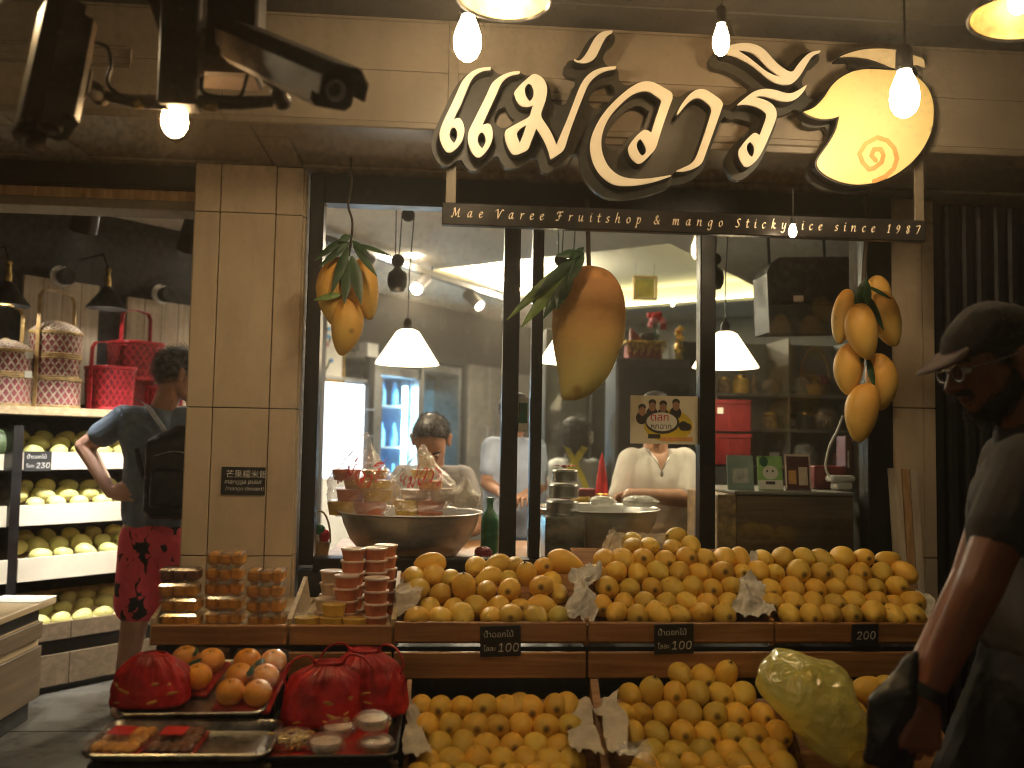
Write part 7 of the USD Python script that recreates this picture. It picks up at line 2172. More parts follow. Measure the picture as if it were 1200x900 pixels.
for px, py, lab in ((71, 324, 'round wall spot on a white plate above the tall cream basket'), (188, 345, 'round wall spot on a white plate above the red baskets')):
    c = onrack(px, py, -.412)
    t = thing('wall_spot', lab, 'wall lamp', c, rot=RR)
    rot_ = rotx(math.pi / 2)
    MB().lathe([(0, 0), (.058, 0), (.060, .004), (.058, .012), (0, .012)], n=30, rot=rot_).build('plate', M['white_plastic'], t, smooth=35)
    MB().lathe([(0, .012), (.030, .012), (.044, .03), (.046, .075), (.040, .085), (0, .08)], c=(.006, 0, -.004), n=28, rot=rot_).build('head', M['black_metal'], t, smooth=35)
    MB().tube(smooth_line([(0, -.012, .05), (.04, -.012, .10), (.10, -.008, .13)]), .004, 6).build('cable', M['black_plastic'], t)
# track with spot heads under the ceiling of the left shop, aimed at the rack
tk = thing('light_track', 'black ceiling light track of the left shop, in front of the fruit rack', 'light track')
p0, p1 = RF(-.75, .75, 2.44), RF(.55, .75, 2.44)
MB().bar(p0, p1, .05, .04).build('rail', M['black_metal'], tk)
for q in (.15, .85):
    pp = p0 + (p1 - p0) * q
    MB().tube([pp, [pp[0], pp[1], CEIL]], .006, 6).build('hanger', M['black_metal'], tk)
for k, (s, aim) in enumerate(((-.42, RF(-.28, .0, .75)), (.10, RF(.12, .0, .85)))):
    p = RF(s, .75, 2.33)
    ax = aim - p; ax /= np.linalg.norm(ax)
    t = thing('track_spot', ['bright track spot over the left end of the fruit rack', 'bright track spot over the middle of the fruit rack'][k], 'spotlight', p, rot=axis_rot(ax))
    MB().lathe([(0, -.08), (.048, -.08), (.054, -.07), (.058, .22), (.054, .22), (.050, .02), (0, .02)], n=30).build('can', M['black_metal'], t, smooth=35)
    MB().lathe([(0, .0205), (.046, .0205), (.046, .024), (0, .024)], n=24).build('lamp', M['spot_glow'], t)
    MB().tube([(0, 0, -.02), axis_rot(ax).T @ np.array([0, 0, .11])], .009, 8).build('arm', M['black_metal'], t)

# ------------------------------------------------------------------ low drawer unit at the left edge
A, B = W(-30, 890, z=0), W(43, 842, z=0)
U2 = (B - A); L2_ = np.linalg.norm(U2); U2 /= L2_
N2 = np.array([U2[1], -U2[0], 0])
ztop = W(55, 702, y=B[1])[2]
t = thing('drawer_unit', 'low wooden drawer unit with a pale top at the lower left edge', 'cabinet', A, rot=np.stack([U2, -N2, [0, 0, 1.0]], 1))
MB().box((-.8, .03, 0), (L2_ - .02, .55, .09)).build('plinth', M['black_plastic'], t)
MB().box((-.8, 0.01, .091), (L2_, .57, ztop - .09)).build('carcass', M['pale_wood'], t)
MB().box((-.8, .012, ztop - .0895), (L2_ - .004, .565, ztop - .0305)).build('dark_band', M['black_plastic'], t)
for s0, s1 in ((-.6, -.103), (-.10, L2_ - .003)):
    MB().box((s0, -.008, .095), (s1, .009, ztop - .20), bevel=.003).build('drawer_front', M['shaded_drawer_wood'], t)
    MB().box((s0, -.008, ztop - .165), (s1, .009, ztop - .095), bevel=.003).build('drawer_front', M['shaded_drawer_wood'], t)
MB().box((-.8, -.03, ztop - .030), (L2_ + .07, .60, ztop), bevel=.004).build('top_board', M['pale_wood'], t)
MB().box((L2_ - .10, -.031, ztop + .0005), (L2_ + .071, .2, ztop + .004), bevel=.001).build('plastic_sheet', M['white_plastic'], t)

# ================================================================== people
plain('skin_light', (.52, .30, .21), .5, var=.10, scale=9, bump=.08, bscale=200)
plain('skin_tan', (.42, .22, .13), .5, var=.12, scale=9, bump=.08, bscale=200)
plain('skin_dark', (.20, .075, .040), .5, var=.12, scale=9, bump=.08, bscale=200)
plain('hair_black', (.018, .014, .013), .5, var=.4, scale=60, bump=.7, bscale=160)
plain('hair_grey', (.20, .21, .23), .5, var=.6, scale=40, bump=.7, bscale=160)
plain('shirt_blue', (.17, .22, .29), .85, var=.2, scale=12, bump=.3, bscale=200)
plain('shirt_grey', (.30, .285, .28), .85, var=.15, scale=12, bump=.3, bscale=200)
plain('shirt_pale_grey', (.46, .46, .44), .85, var=.12, scale=12, bump=.3, bscale=200)
plain('shirt_dark_grey', (.046, .044, .044), .85, var=.2, scale=12, bump=.3, bscale=200)
plain('shirt_white', (.64, .60, .54), .85, var=.08, scale=9, bump=.3, bscale=200)
plain('shirt_pale_blue', (.40, .48, .62), .85, var=.12, scale=9, bump=.3, bscale=200)
plain('trousers_black', (.016, .016, .018), .8, var=.3, scale=10)
plain('jeans', (.05, .075, .13), .85, var=.3, scale=20)
plain('bag_black', (.016, .016, .018), .42, var=.3, scale=12, bump=.3)
plain('strap_pale', (.42, .46, .52), .7, var=.2, scale=30)
plain('strap_yellow', (.86, .70, .06), .7, var=.12, scale=20)
plain('cap_black', (.012, .010, .011), .95, var=.3, scale=20)
plain('brim_dark_red', (.040, .009, .008), .7, var=.3)
plain('eye_white', (.7, .68, .64), .3)
plain('eye_dark', (.02, .012, .01), .2)
plain('lip', (.34, .12, .09), .5)
plain('silver', (.6, .58, .54), .3, metal=1.0)
plain('shoe', (.02, .02, .02), .5)
# red shorts with a black leaf pattern (flat print)
material('leaf_shorts', {'tc': ('texture_coordinate', {}), 'mp': ('mapping', {'scale': (1, 1, .7), 'rotation': (.3, .5, .4)}), 'n0': ('noise_texture', {'scale': 9.0, 'detail': 2.0}), 'mv': ('mix_vector', {'fac': .16}),
                         'v': ('voronoi_texture', {'scale': 14.0, 'feature': 'f1', 'metric': 'minkowski', 'exponent': .55}), 'v2': ('voronoi_texture', {'scale': 11.0, 'feature': 'distance_to_edge'}),
                         'lt': ('map_range', {'from_min': 1.00, 'from_max': 1.05, 'to_min': 1, 'to_max': 0, 'clamp': True}), 'm': ('mix_color', {'a': (.72, .09, .13), 'b': (.012, .010, .014)}), 'p': ('principled_bsdf', {'roughness': .85})},
         [('tc.object', 'mp.vector'), ('mp.vector', 'n0.vector'), ('mp.vector', 'mv.a'), ('n0.color', 'mv.b'), ('mv.result', 'v.vector'), ('v.distance', 'lt.value'), ('lt.result', 'm.fac'), ('m.result', 'p.base_color')], 'p.BSDF')


def sph(p, r, n=18):
    return m3.Manifold.sphere(float(r), n).translate([float(q) for q in p])


def hull(items):
    return m3.Manifold.batch_hull([sph(p, r) for p, r in items])


def union(ms):
    return m3.Manifold.batch_boolean(ms, m3.OpType.Add)


def soften(man, edge=.014, it=8, amp=0.0, freq=14.0, seed=0, stretch=(1, 1, 1)):
    q = man.refine_to_length(edge).to_mesh()
    t = trimesh.Trimesh(np.array(q.vert_properties[:, :3], float), np.array(q.tri_verts), process=True)
    trimesh.smoothing.filter_taubin(t, lamb=.5, nu=.53, iterations=it)
    v = np.array(t.vertices)
    if amp:
        n = np.array(t.vertex_normals)
        p = v * np.asarray(stretch) * freq + seed * 7.7
        d = np.abs(fbm(p, 3, seed) - .5) * 2
        v = v + n * ((d - .35) * amp)[:, None]
    return v, np.array(t.faces)


def chain(pts, rs_):
    return [hull([(p, a), (q, b)]) for p, q, a, b in zip(pts[:-1], pts[1:], rs_[:-1], rs_[1:])]


def frame(fwd, up=(0, 0, 1)):
    f = np.asarray(fwd, float); f /= np.linalg.norm(f)
    u = np.asarray(up, float); u = u - f * (u @ f); u /= np.linalg.norm(u)
    return np.stack([np.cross(f, u), f, u], 1)          # right, forward, up


def head_parts(c, R, s=1.0):
    P = lambda *q: np.asarray(c) + R @ (np.array(q) * s)
    out = [hull([(P(0, .028, .030), .066 * s), (P(0, -.032, .034), .072 * s), (P(0, .0, .050), .068 * s)]),
           hull([(P(0, .030, .02), .066 * s), (P(0, .062, -.082), .026 * s), (P(.034, .022, -.062), .026 * s), (P(-.034, .022, -.062), .026 * s), (P(0, -.02, 0), .066 * s)]),
           hull([(P(0, .092, .012), .009 * s), (P(0, .112, -.026), .013 * s), (P(.012, .094, -.028), .009 * s), (P(-.012, .094, -.028), .009 * s)]),
           hull([(P(-.035, .078, .022), .013 * s), (P(.035, .078, .022), .013 * s)]),
           hull([(P(0, .086, -.058), .012 * s), (P(.014, .080, -.058), .010 * s), (P(-.014, .080, -.058), .010 * s)])]
    for sd in (-1, 1):
        out.append(hull([(P(sd * .072, -.002, .012), .012 * s), (P(sd * .084, -.016, .022), .010 * s), (P(sd * .078, -.008, -.028), .009 * s)]))
    return out, P


def face_bits(t, P, R, s=1.0):
    for sd in (-1, 1):
        MB().ell(P(sd * .030, .083, .006), np.array([.012, .010, .008]) * s, 2, rot=R).build('eye', M['eye_white'], t, smooth=True)
        MB().ell(P(sd * .030, .0905, .005), np.array([.0055, .004, .0055]) * s, 2, rot=R).build('iris', M['eye_dark'], t, smooth=True)
        MB().tube([P(sd * .014, .096, .024), P(sd * .032, .094, .030), P(sd * .048, .080, .024)], .0042 * s, 6).build('eyebrow', M['hair_black'], t, smooth=True)
    MB().tube([P(-.022, .088, -.052), P(-.008, .097, -.050), P(.008, .097, -.050), P(.022, .088, -.052)], np.array([.002, .0045, .0045, .002]) * s, 7).build('mouth', M['lip'], t, smooth=True)


def hair_cap(P, R, s, grow=.010, n=(0, -.62, .78), off=-.012, low=-.055):
    h = hull([(P(0, .026, .032), (.066 + grow) * s), (P(0, -.034, .032), (.073 + grow) * s), (P(0, .0, .050), (.068 + grow) * s)])
    nn = R @ np.array(n); nn /= np.linalg.norm(nn)
    h = h.trim_by_plane([float(q) for q in nn], float(nn @ P(0, 0, 0) + off * s))
    u = R[:, 2]
    return h.trim_by_plane([float(q) for q in u], float(u @ P(0, 0, 0) + low * s))


def strands(t, vf, n, L, lay, mat, seed, w=.0011, keep=None):
    """Short hair growing from a skin patch: lay blends the skin normal with a combed direction."""
    v, f = vf
    tm = trimesh.Trimesh(v, f, process=False)
    R_ = np.random.default_rng(seed)
    ar = tm.area_faces; k = R_.choice(len(f), n, p=ar / ar.sum())
    a, b = R_.random(n), R_.random(n); sw = a + b > 1; a[sw], b[sw] = 1 - a[sw], 1 - b[sw]
    tri = v[f[k]]
    p = tri[:, 0] + (tri[:, 1] - tri[:, 0]) * a[:, None] + (tri[:, 2] - tri[:, 0]) * b[:, None]
    nn = tm.face_normals[k]
    if keep is not None:
        ok = keep(p, nn); p, nn = p[ok], nn[ok]
    lay = np.asarray(lay, float)
    d = lay - nn * (nn @ lay)[:, None]
    d /= np.linalg.norm(d, axis=1, keepdims=True) + 1e-6
    d = d + R_.normal(0, .35, d.shape)
    l = L * R_.uniform(.6, 1.2, len(p))[:, None]
    pts = np.stack([p, p + nn * l * .35 + d * l * .25, p + nn * l * .50 + d * l * .65, p + nn * l * .42 + d * l], 1)
    c = UsdGeom.BasisCurves.Define(stage, pathof(t) + '/' + numbered(pathof(t), 'hair_strands'))
    c.CreateTypeAttr('linear')
    c.CreatePointsAttr([Gf.Vec3f(*map(float, q)) for q in pts.reshape(-1, 3)])
    c.CreateCurveVertexCountsAttr([4] * len(p))
    c.CreateWidthsAttr([float(x) for x in np.tile([w, w, w * .8, w * .3], len(p))]); c.SetWidthsInterpolation('vertex')
    UsdShade.MaterialBindingAPI.Apply(c.GetPrim()).Bind(M[mat])


def hand_parts(wrist, d, palm, thumb_side, s=1.0, curl=.35, spread=.10):
    """Palm, four fingers of unequal length and a thumb. d: along the hand; palm: out of the palm; thumb_side: towards the thumb."""
    d = np.asarray(d, float); d /= np.linalg.norm(d)
    th = np.asarray(thumb_side, float); th = th - d * (th @ d); th /= np.linalg.norm(th)
    pn = np.asarray(palm, float); pn = pn - d * (pn @ d) - th * (pn @ th); pn /= np.linalg.norm(pn)
    w = np.asarray(wrist, float)
    out = [hull([(w, .024 * s), (w + d * .035 * s + th * .020 * s, .018 * s), (w + d * .035 * s - th * .022 * s, .016 * s), (w + d * .088 * s + th * .030 * s, .013 * s), (w + d * .082 * s - th * .034 * s, .012 * s)])]
    for k, (o, L, r) in enumerate(((.031, .072, .0095), (.011, .080, .0098), (-.011, .074, .0094), (-.031, .058, .0085))):
        p = w + d * (.086 - .004 * abs(k - 1)) * s + th * o * s
        dr = d + th * (spread * (1.5 - k) * .6)
        pts, rs_ = [p - d * .02 * s], [r * s * 1.1]
        c = curl * (1 + .12 * k)
        q = p
        for j, f in enumerate((.42, .32, .26)):
            a = c * (j + .4)
            dd = dr * math.cos(a) + pn * math.sin(a)
            pts.append(q); rs_.append(r * s * (1 - .08 * j))
            q = q + dd / np.linalg.norm(dd) * L * f * s
        pts.append(q); rs_.append(r * s * .78)
        out += chain(pts, rs_)
    p0 = w + d * .022 * s + th * .020 * s
    p1 = p0 + (d * .55 + th * .75 + pn * .25) * .040 * s
    p2 = p1 + (d * .80 + th * .40 + pn * .35) * .034 * s
    p3 = p2 + (d * .90 + th * .10 + pn * .35) * .026 * s
    out += chain([p0, p1, p2, p3], [.017 * s, .0125 * s, .0115 * s, .009 * s])
    return out


def person(label):
    return thing('person', label, 'person')


def put(t, name, man_or_vf, mat, edge=.014, it=8, amp=0.0, freq=14., seed=0, stretch=(1, 1, 1)):
    v, f = man_or_vf if isinstance(man_or_vf, tuple) else soften(man_or_vf, edge, it, amp, freq, seed, stretch)
    return MB().raw(v, f).build(name, M[mat], t, smooth=True)


A3 = np.array
# ---- the man with the backpack, seen from behind
t = person('man in blue shirt, black backpack and red leaf shorts, hand on hip beside the pillar')
y = .86
neck, hd = W(190, 476, y=y), W(211, 441, y=y - .02)
R = frame((.86, .42, -.22))
hp, P = head_parts(hd, R, 1.0)
shL, shR = W(146, 492, y=y), W(242, 492, y=y + .03)
elL, wrL = W(99, 523, y=y + .02), W(130, 577, y=y - .06)
elR, wrR = W(268, 560, y=y + .12), W(250, 610, y=y + .25)
chest, waist = W(194, 520, y=y), W(190, 592, y=y)
hipL, hipR = W(168, 632, y=y), W(210, 634, y=y)
knL, knR = W(158, 728, y=y - .02), W(210, 735, y=y + .05)
anL, anR = W(143, 826, y=y + .05), W(207, 834, y=y + .10)
anL[2] = anR[2] = .085
torso = [hull([(shL + [.03, 0, -.01], .062), (shR - [.03, 0, .01], .062), (chest + [-.07, 0, -.05], .095), (chest + [.07, 0, -.05], .095)]), hull([(chest + [-.07, 0, -.04], .095), (chest + [.07, 0, -.04], .095), (waist + [-.055, 0, 0], .092), (waist + [.055, 0, 0], .092)]),
         hull([(waist + [-.055, 0, 0], .092), (waist + [.055, 0, 0], .092), (hipL, .098), (hipR, .098)])]
nk = hull([(neck + [0, 0, -.03], .058), (hd + R @ A3([0, -.02, -.05]), .052)])
limbs = chain([shL, elL, wrL], [.052, .040, .027]) + chain([shR, elR, wrR], [.052, .040, .027]) + chain([hipL, knL, anL], [.088, .058, .040]) + chain([hipR, knR, anR], [.088, .058, .040])
feet = [hull([(a + [0, -.02, -.04], .036), (a + [.02, .14, -.055], .028), (a + [.0, -.05, -.05], .032)]) for a in (anL, anR)]
hands = hand_parts(wrL, (.9, -.25, .05), (0, .9, -.2), (-.1, .5, .9), 1.0, .25, .18) + hand_parts(wrR, (.2, .3, -1), (-1, 0, 0), (0, 1, .2), 1.0, .4)
put(t, 'body', union(hp + torso + [nk] + limbs + feet + hands), 'skin_light', .011, 8)
hv = soften(hair_cap(P, R, 1.0, .007, (0, -.72, .62), -.010, -.07), .010, 3, .006, 60, 3)
put(t, 'hair', hv, 'hair_grey')
strands(t, hv, 2600, .030, R @ A3([0, -.5, -.6]), 'hair_grey', 1)
face_bits(t, P, R)
G1 = .014
sl = lambda p, q, f: p + (q - p) * f
shirt = union([hull([(shL + [.03, 0, -.01], .062 + G1), (shR - [.03, 0, .01], .062 + G1), (chest + [-.07, 0, -.05], .095 + G1), (chest + [.07, 0, -.05], .095 + G1)]), hull([(chest + [-.07, 0, -.04], .095 + G1), (chest + [.07, 0, -.04], .095 + G1), (waist + [-.06, 0, -.04], .100 + G1), (waist + [.06, 0, -.04], .100 + G1)]),
               hull([(shL, .056 + G1), (sl(shL, elL, .55), .062)]), hull([(shR, .056 + G1), (sl(shR, elR, .55), .062)]), hull([(neck + [0, 0, -.035], .070), (chest, .10)])])
put(t, 'shirt', shirt, 'shirt_blue', .014, 6, .014, 9, 5, (1, 1, .5))
shorts = union([hull([(waist + [-.05, 0, -.09], .103), (waist + [.05, 0, -.09], .103), (hipL, .108), (hipR, .108)]), hull([(hipL, .108), (sl(hipL, knL, .78), .098)]), hull([(hipR, .108), (sl(hipR, knR, .78), .098)])])
put(t, 'shorts', shorts, 'leaf_shorts', .014, 5, .010, 9, 8, (1, 1, .5))
for a in (anL, anR):
    put(t, 'shoe', hull([(a + [0, -.03, -.052], .034), (a + [.02, .15, -.056], .030), (a + [0, -.02, -.02], .048), (a + [.01, .07, -.045], .038)]), 'shoe', .014, 4)
# his backpack, worn on the back
bp_ = thing('backpack', 'black shiny backpack with pale strap on the back of the man in blue', 'backpack')
c0 = W(211, 556, y=y - .16)
pack = hull([(c0 + A3([sx * .10, sy * .025, sz]), .045) for sx in (-1, 1) for sy in (-1, 1) for sz in (-.15, .12)] + [(c0 + A3([0, .0, .17]), .05)])
put(bp_, 'pack', pack, 'bag_black', .014, 4, .012, 12, 4)
put(bp_, 'front_pocket', hull([(c0 + A3([sx * .075, -.065, sz]), .028) for sx in (-1, 1) for sz in (-.12, .0)]), 'bag_black', .012, 4, .008, 14, 6)
MB().tube(smooth_line([c0 + A3([-.09, -.075, .08]), c0 + A3([0, -.085, .10]), c0 + A3([.09, -.075, .08])]), .004, 6).build('zip', M['tray_steel'], bp_, smooth=True)
sp = [W(163, 470, y=y - .06), W(172, 474, y=y - .095), W(183, 490, y=y - .125), W(196, 508, y=y - .14)]
b_ = MB()
pp = smooth_line(sp)
v = np.vstack([pp + [-.020, 0, .010], pp + [.020, 0, -.010], pp + [.020, -.006, -.010], pp + [-.020, -.006, .010]])
k = len(pp)
b_.raw(v, A3([[j * k + i, ((j + 1) % 4) * k + i, ((j + 1) % 4) * k + i + 1, j * k + i + 1] for i in range(k - 1) for j in range(4)]))
b_.build('shoulder_strap', M['strap_pale'], bp_, smooth=40)
MB().tube(smooth_line([W(160, 526, y=y - .12), W(164, 545, y=y - .13), W(170, 562, y=y - .15), W(180, 575, y=y - .16)]), .010, 8).build('lower_strap', M['bag_black'], bp_, smooth=True)

# ---- the bowed man in grey behind the bowl
t = person('balding man in grey T-shirt bowing over the left bowl')
y = .95
hd = W(505, 517, y=y - .08)
R = frame((-.05, -.66, -.75))
hp, P = head_parts(hd, R, 1.05)
neck = W(506, 545, y=y + .02)
shL, shR = W(474, 560, y=y + .03), W(541, 561, y=y + .03)
elL, elR = W(460, 618, y=y - .02), W(556, 618, y=y - .02)
wrL, wrR = W(488, 632, y=y - .22), W(528, 632, y=y - .22)
chest, waist = W(507, 590, y=y + .06), W(507, 660, y=y + .15)
hipL, hipR = W(490, 700, y=y + .18), W(525, 700, y=y + .18)
torso = [hull([(shL + [.03, 0, -.01], .062), (shR - [.03, 0, .01], .062), (chest + [-.07, 0, 0], .10), (chest + [.07, 0, 0], .10)]), hull([(chest + [-.07, 0, 0], .10), (chest + [.07, 0, 0], .10), (waist + [-.06, 0, 0], .10), (waist + [.06, 0, 0], .10)]), hull([(waist + [-.06, 0, 0], .1), (waist + [.06, 0, 0], .1), (hipL, .1), (hipR, .1)])]
nk = hull([(neck + [0, .03, -.03], .060), (hd + R @ A3([0, -.035, -.04]), .056)])
legs = []
for h_ in (hipL, hipR):
    an = A3([h_[0], h_[1], .08]); kn = A3([h_[0], h_[1] - .03, .45])
    legs += chain([h_, kn, an], [.09, .06, .042]) + [hull([(an + [0, .02, -.04], .036), (an + [0, -.14, -.052], .028)])]
arms = chain([shL, elL, wrL], [.052, .040, .027]) + chain([shR, elR, wrR], [.052, .040, .027]) + hand_parts(wrL, (.3, -.9, -.1), (0, 0, -1), (1, 0, .2), 1, .5) + hand_parts(wrR, (-.3, -.9, -.1), (0, 0, -1), (-1, 0, .2), 1, .5)
put(t, 'body', union(hp + torso + [nk] + legs + arms), 'skin_tan', .012, 8)
face_bits(t, P, R, 1.05)
hr = hair_cap(P, R, 1.05, .005, (0, -.85, .53), .002, -.06)
hv = soften(hr, .010, 3, .004, 60, 5)
put(t, 'hair', hv, 'hair_black')
strands(t, hv, 2200, .018, R @ A3([0, .8, .2]), 'hair_black', 2)
shirt = union([hull([(shL + [.03, 0, -.01], .062 + G1), (shR - [.03, 0, .01], .062 + G1), (chest + [-.07, 0, 0], .10 + G1), (chest + [.07, 0, 0], .10 + G1)]), hull([(chest + [-.07, 0, 0], .10 + G1), (chest + [.07, 0, 0], .10 + G1), (waist + [-.06, 0, -.05], .11 + G1), (waist + [.06, 0, -.05], .11 + G1)]),
               hull([(shL, .056 + G1), (sl(shL, elL, .6), .064)]), hull([(shR, .056 + G1), (sl(shR, elR, .6), .064)]), hull([(neck + [0, .04, -.04], .076), (chest, .1)])])
put(t, 'shirt', shirt, 'shirt_grey', .014, 6, .016, 9, 12, (1, 1, .5))
put(t, 'trousers', union([hull([(waist + [-.06, 0, -.12], .112), (waist + [.06, 0, -.12], .112), (hipL, .112), (hipR, .112)])] + [hull([(h_, .11), (A3([h_[0], h_[1], .12]), .06)]) for h_ in (hipL, hipR)]), 'trousers_black', .02, 4)

# ---- the worker in white behind the right bowl
t = person('worker in white T-shirt with a pendant necklace, head hidden behind the poster')
y = .98
hd = W(768, 490, y=y)
R = frame((-.15, -.95, -.25))
hp, P = head_parts(hd, R, 1.05)
neck = W(770, 526, y=y + .02)
shL, shR = W(741, 541, y=y + .02), W(800, 541, y=y + .02)
elL, elR = W(724, 596, y=y - .02), W(806, 584, y=y - .06)
wrL, wrR = W(716, 592, y=y - .26), W(738, 580, y=y - .26)
chest, waist = W(771, 570, y=y + .03), W(774, 640, y=y + .06)
hipL, hipR = W(756, 690, y=y + .06), W(792, 690, y=y + .06)
torso = [hull([(shL + [.03, 0, -.01], .064), (shR - [.03, 0, .01], .064), (chest + [-.07, 0, 0], .105), (chest + [.07, 0, 0], .105)]), hull([(chest + [-.07, 0, 0], .105), (chest + [.07, 0, 0], .105), (waist + [-.07, 0, 0], .105), (waist + [.07, 0, 0], .105)]), hull([(waist + [-.07, 0, 0], .105), (waist + [.07, 0, 0], .105), (hipL, .1), (hipR, .1)])]
nk = hull([(neck + [0, .02, -.03], .060), (hd + R @ A3([0, -.02, -.05]), .056)])
legs = []
for h_ in (hipL, hipR):
    an = A3([h_[0], h_[1], .08]); kn = A3([h_[0], h_[1] - .03, .42])
    legs += chain([h_, kn, an], [.09, .06, .042]) + [hull([(an + [0, .02, -.04], .036), (an + [0, -.14, -.052], .028)])]
arms = chain([shL, elL, wrL], [.054, .042, .028]) + chain([shR, elR, wrR], [.054, .044, .029]) + hand_parts(wrL, (.35, -.8, -.35), (0, 0, -1), (.9, 0, .3), 1, .45) + hand_parts(wrR, (-.85, -.45, -.2), (0, -.2, -1), (-.3, -.8, .3), 1, .45)
put(t, 'body', union(hp + torso + [nk] + legs + arms), 'skin_tan', .012, 8)
face_bits(t, P, R, 1.05)
put(t, 'hair', hair_cap(P, R, 1.05, .012, (0, -.6, .8), -.012, -.06), 'hair_black', .012, 3, .006, 60, 7)
vneck = m3.Manifold.hull_points(A3([neck + A3([-.075, -.22, .08]), neck + A3([.075, -.22, .08]), neck + A3([0.01, -.22, -.10]), neck + A3([-.075, -.01, .08]), neck + A3([.075, -.01, .08]), neck + A3([0.01, -.01, -.10])]))
shirt = union([hull([(shL + [.03, 0, -.01], .064 + G1), (shR - [.03, 0, .01], .064 + G1), (chest + [-.07, 0, 0], .105 + G1), (chest + [.07, 0, 0], .105 + G1)]), hull([(chest + [-.07, 0, 0], .105 + G1), (chest + [.07, 0, 0], .105 + G1), (waist + [-.07, 0, -.05], .115 + G1), (waist + [.07, 0, -.05], .115 + G1)]),
               hull([(shL, .060 + G1), (sl(shL, elL, .72), .070)]), hull([(shR, .060 + G1), (sl(shR, elR, .80), .074)]), hull([(neck + [0, .05, -.04], .074), (chest, .1)])]) - vneck
put(t, 'shirt', shirt, 'shirt_white', .013, 5, .018, 8, 15, (1, 1, .45))
put(t, 'apron', union([hull([(waist + [-.075, -.02, -.10], .118), (waist + [.075, -.02, -.10], .118), (hipL + [0, -.02, -.2], .12), (hipR + [0, -.02, -.2], .12)])]), 'shirt_white', .02, 4, .014, 8, 3)
ch = [neck + A3(q) for q in ((-.060, -.02, .0), (-.045, -.075, -.03), (-.02, -.105, -.07), (-.004, -.112, -.10), (.012, -.108, -.07), (.045, -.075, -.03), (.062, -.02, .0))]
MB().tube(smooth_line(ch), .0032, 6).ell(ch[3] + [0, -.004, -.016], (.008, .004, .016), 2).build('necklace', M['silver'], t, smooth=True)

# ---- the worker with yellow straps, seen from behind
t = person('worker with crossed yellow apron straps seen from behind, beyond the stacked tins')
y = 2.6
hd = W(672, 511, y=y)
R = frame((.25, .95, -.2))
hp, P = head_parts(hd, R, 1.0)
neck = W(672, 533, y=y)
shL, shR = W(652, 549, y=y), W(694, 549, y=y)
elL, elR = W(646, 592, y=y + .05), W(700, 590, y=y + .08)
wrL, wrR = W(655, 610, y=y + .26), W(694, 608, y=y + .26)
chest, waist = W(673, 568, y=y), W(673, 612, y=y)
hipL, hipR = W(662, 640, y=y), W(684, 640, y=y)
torso = [hull([(shL + [.03, 0, -.01], .060), (shR - [.03, 0, .01], .060), (chest + [-.065, 0, 0], .095), (chest + [.065, 0, 0], .095)]), hull([(chest + [-.065, 0, 0], .095), (chest + [.065, 0, 0], .095), (waist + [-.05, 0, 0], .09), (waist + [.05, 0, 0], .09)]), hull([(waist + [-.05, 0, 0], .09), (waist + [.05, 0, 0], .09), (hipL, .1), (hipR, .1)])]
nk = hull([(neck + [0, 0, -.03], .052), (hd + R @ A3([0, -.02, -.05]), .05)])
legs = []
for h_ in (hipL, hipR):
    an = A3([h_[0], h_[1], .08]); kn = A3([h_[0], h_[1] + .02, .40])
    legs += chain([h_, kn, an], [.09, .06, .042]) + [hull([(an + [0, -.02, -.04], .036), (an + [0, .14, -.052], .028)])]
arms = chain([shL, elL, wrL], [.048, .036, .026]) + chain([shR, elR, wrR], [.048, .036, .026]) + hand_parts(wrL, (.2, .9, -.2), (0, 0, -1), (1, 0, 0), .95, .4) + hand_parts(wrR, (-.2, .9, -.2), (0, 0, -1), (-1, 0, 0), .95, .4)
put(t, 'body', union(hp + torso + [nk] + legs + arms), 'skin_tan', .014, 8)
face_bits(t, P, R)
hb = union([hair_cap(P, R, 1.0, .016, (0, -.85, .5), -.03, -.09), hull([(P(0, -.05, .0), .075), (P(0, -.055, -.07), .066), (P(.02, -.03, -.03), .07)])])
hv = soften(hb, .012, 4, .008, 50, 9)
put(t, 'hair', hv, 'hair_black')
strands(t, hv, 2200, .06, A3([0, 0, -1.0]), 'hair_black', 3)
shirt = union([hull([(shL + [.03, 0, -.01], .060 + G1), (shR - [.03, 0, .01], .060 + G1), (chest + [-.065, 0, 0], .095 + G1), (chest + [.065, 0, 0], .095 + G1)]), hull([(chest + [-.065, 0, 0], .095 + G1), (chest + [.065, 0, 0], .095 + G1), (waist + [-.06, 0, -.03], .10 + G1), (waist + [.06, 0, -.03], .10 + G1)]),
               hull([(shL, .056 + G1), (sl(shL, elL, .6), .06)]), hull([(shR, .056 + G1), (sl(shR, elR, .6), .06)]), hull([(neck + [0, 0, -.04], .068), (chest, .1)])])
put(t, 'shirt', shirt, 'shirt_pale_grey', .016, 6, .014, 9, 22, (1, 1, .5))
for pts in (((664, 524), (672, 540), (682, 560), (692, 586)), ((685, 524), (676, 538), (664, 556), (656, 566))):
    q = smooth_line([W(px, py, y=y - .125 - .012 * (i in (1, 2))) for i, (px, py) in enumerate(pts)])
    k = len(q); v = np.vstack([q + [-.022, 0, .008], q + [.022, 0, -.004], q + [.022, -.005, -.004], q + [-.022, -.005, .008]])
    MB().raw(v, A3([[j * k + i, ((j + 1) % 4) * k + i, ((j + 1) % 4) * k + i + 1, j * k + i + 1] for i in range(k - 1) for j in range(4)])).build('apron_strap', M['strap_yellow'], t, smooth=40)
put(t, 'trousers', union([hull([(waist + [-.05, 0, -.10], .105), (waist + [.05, 0, -.10], .105), (hipL, .11), (hipR, .11)])] + [hull([(h_, .105), (A3([h_[0], h_[1], .12]), .06)]) for h_ in (hipL, hipR)]), 'trousers_black', .02, 4)
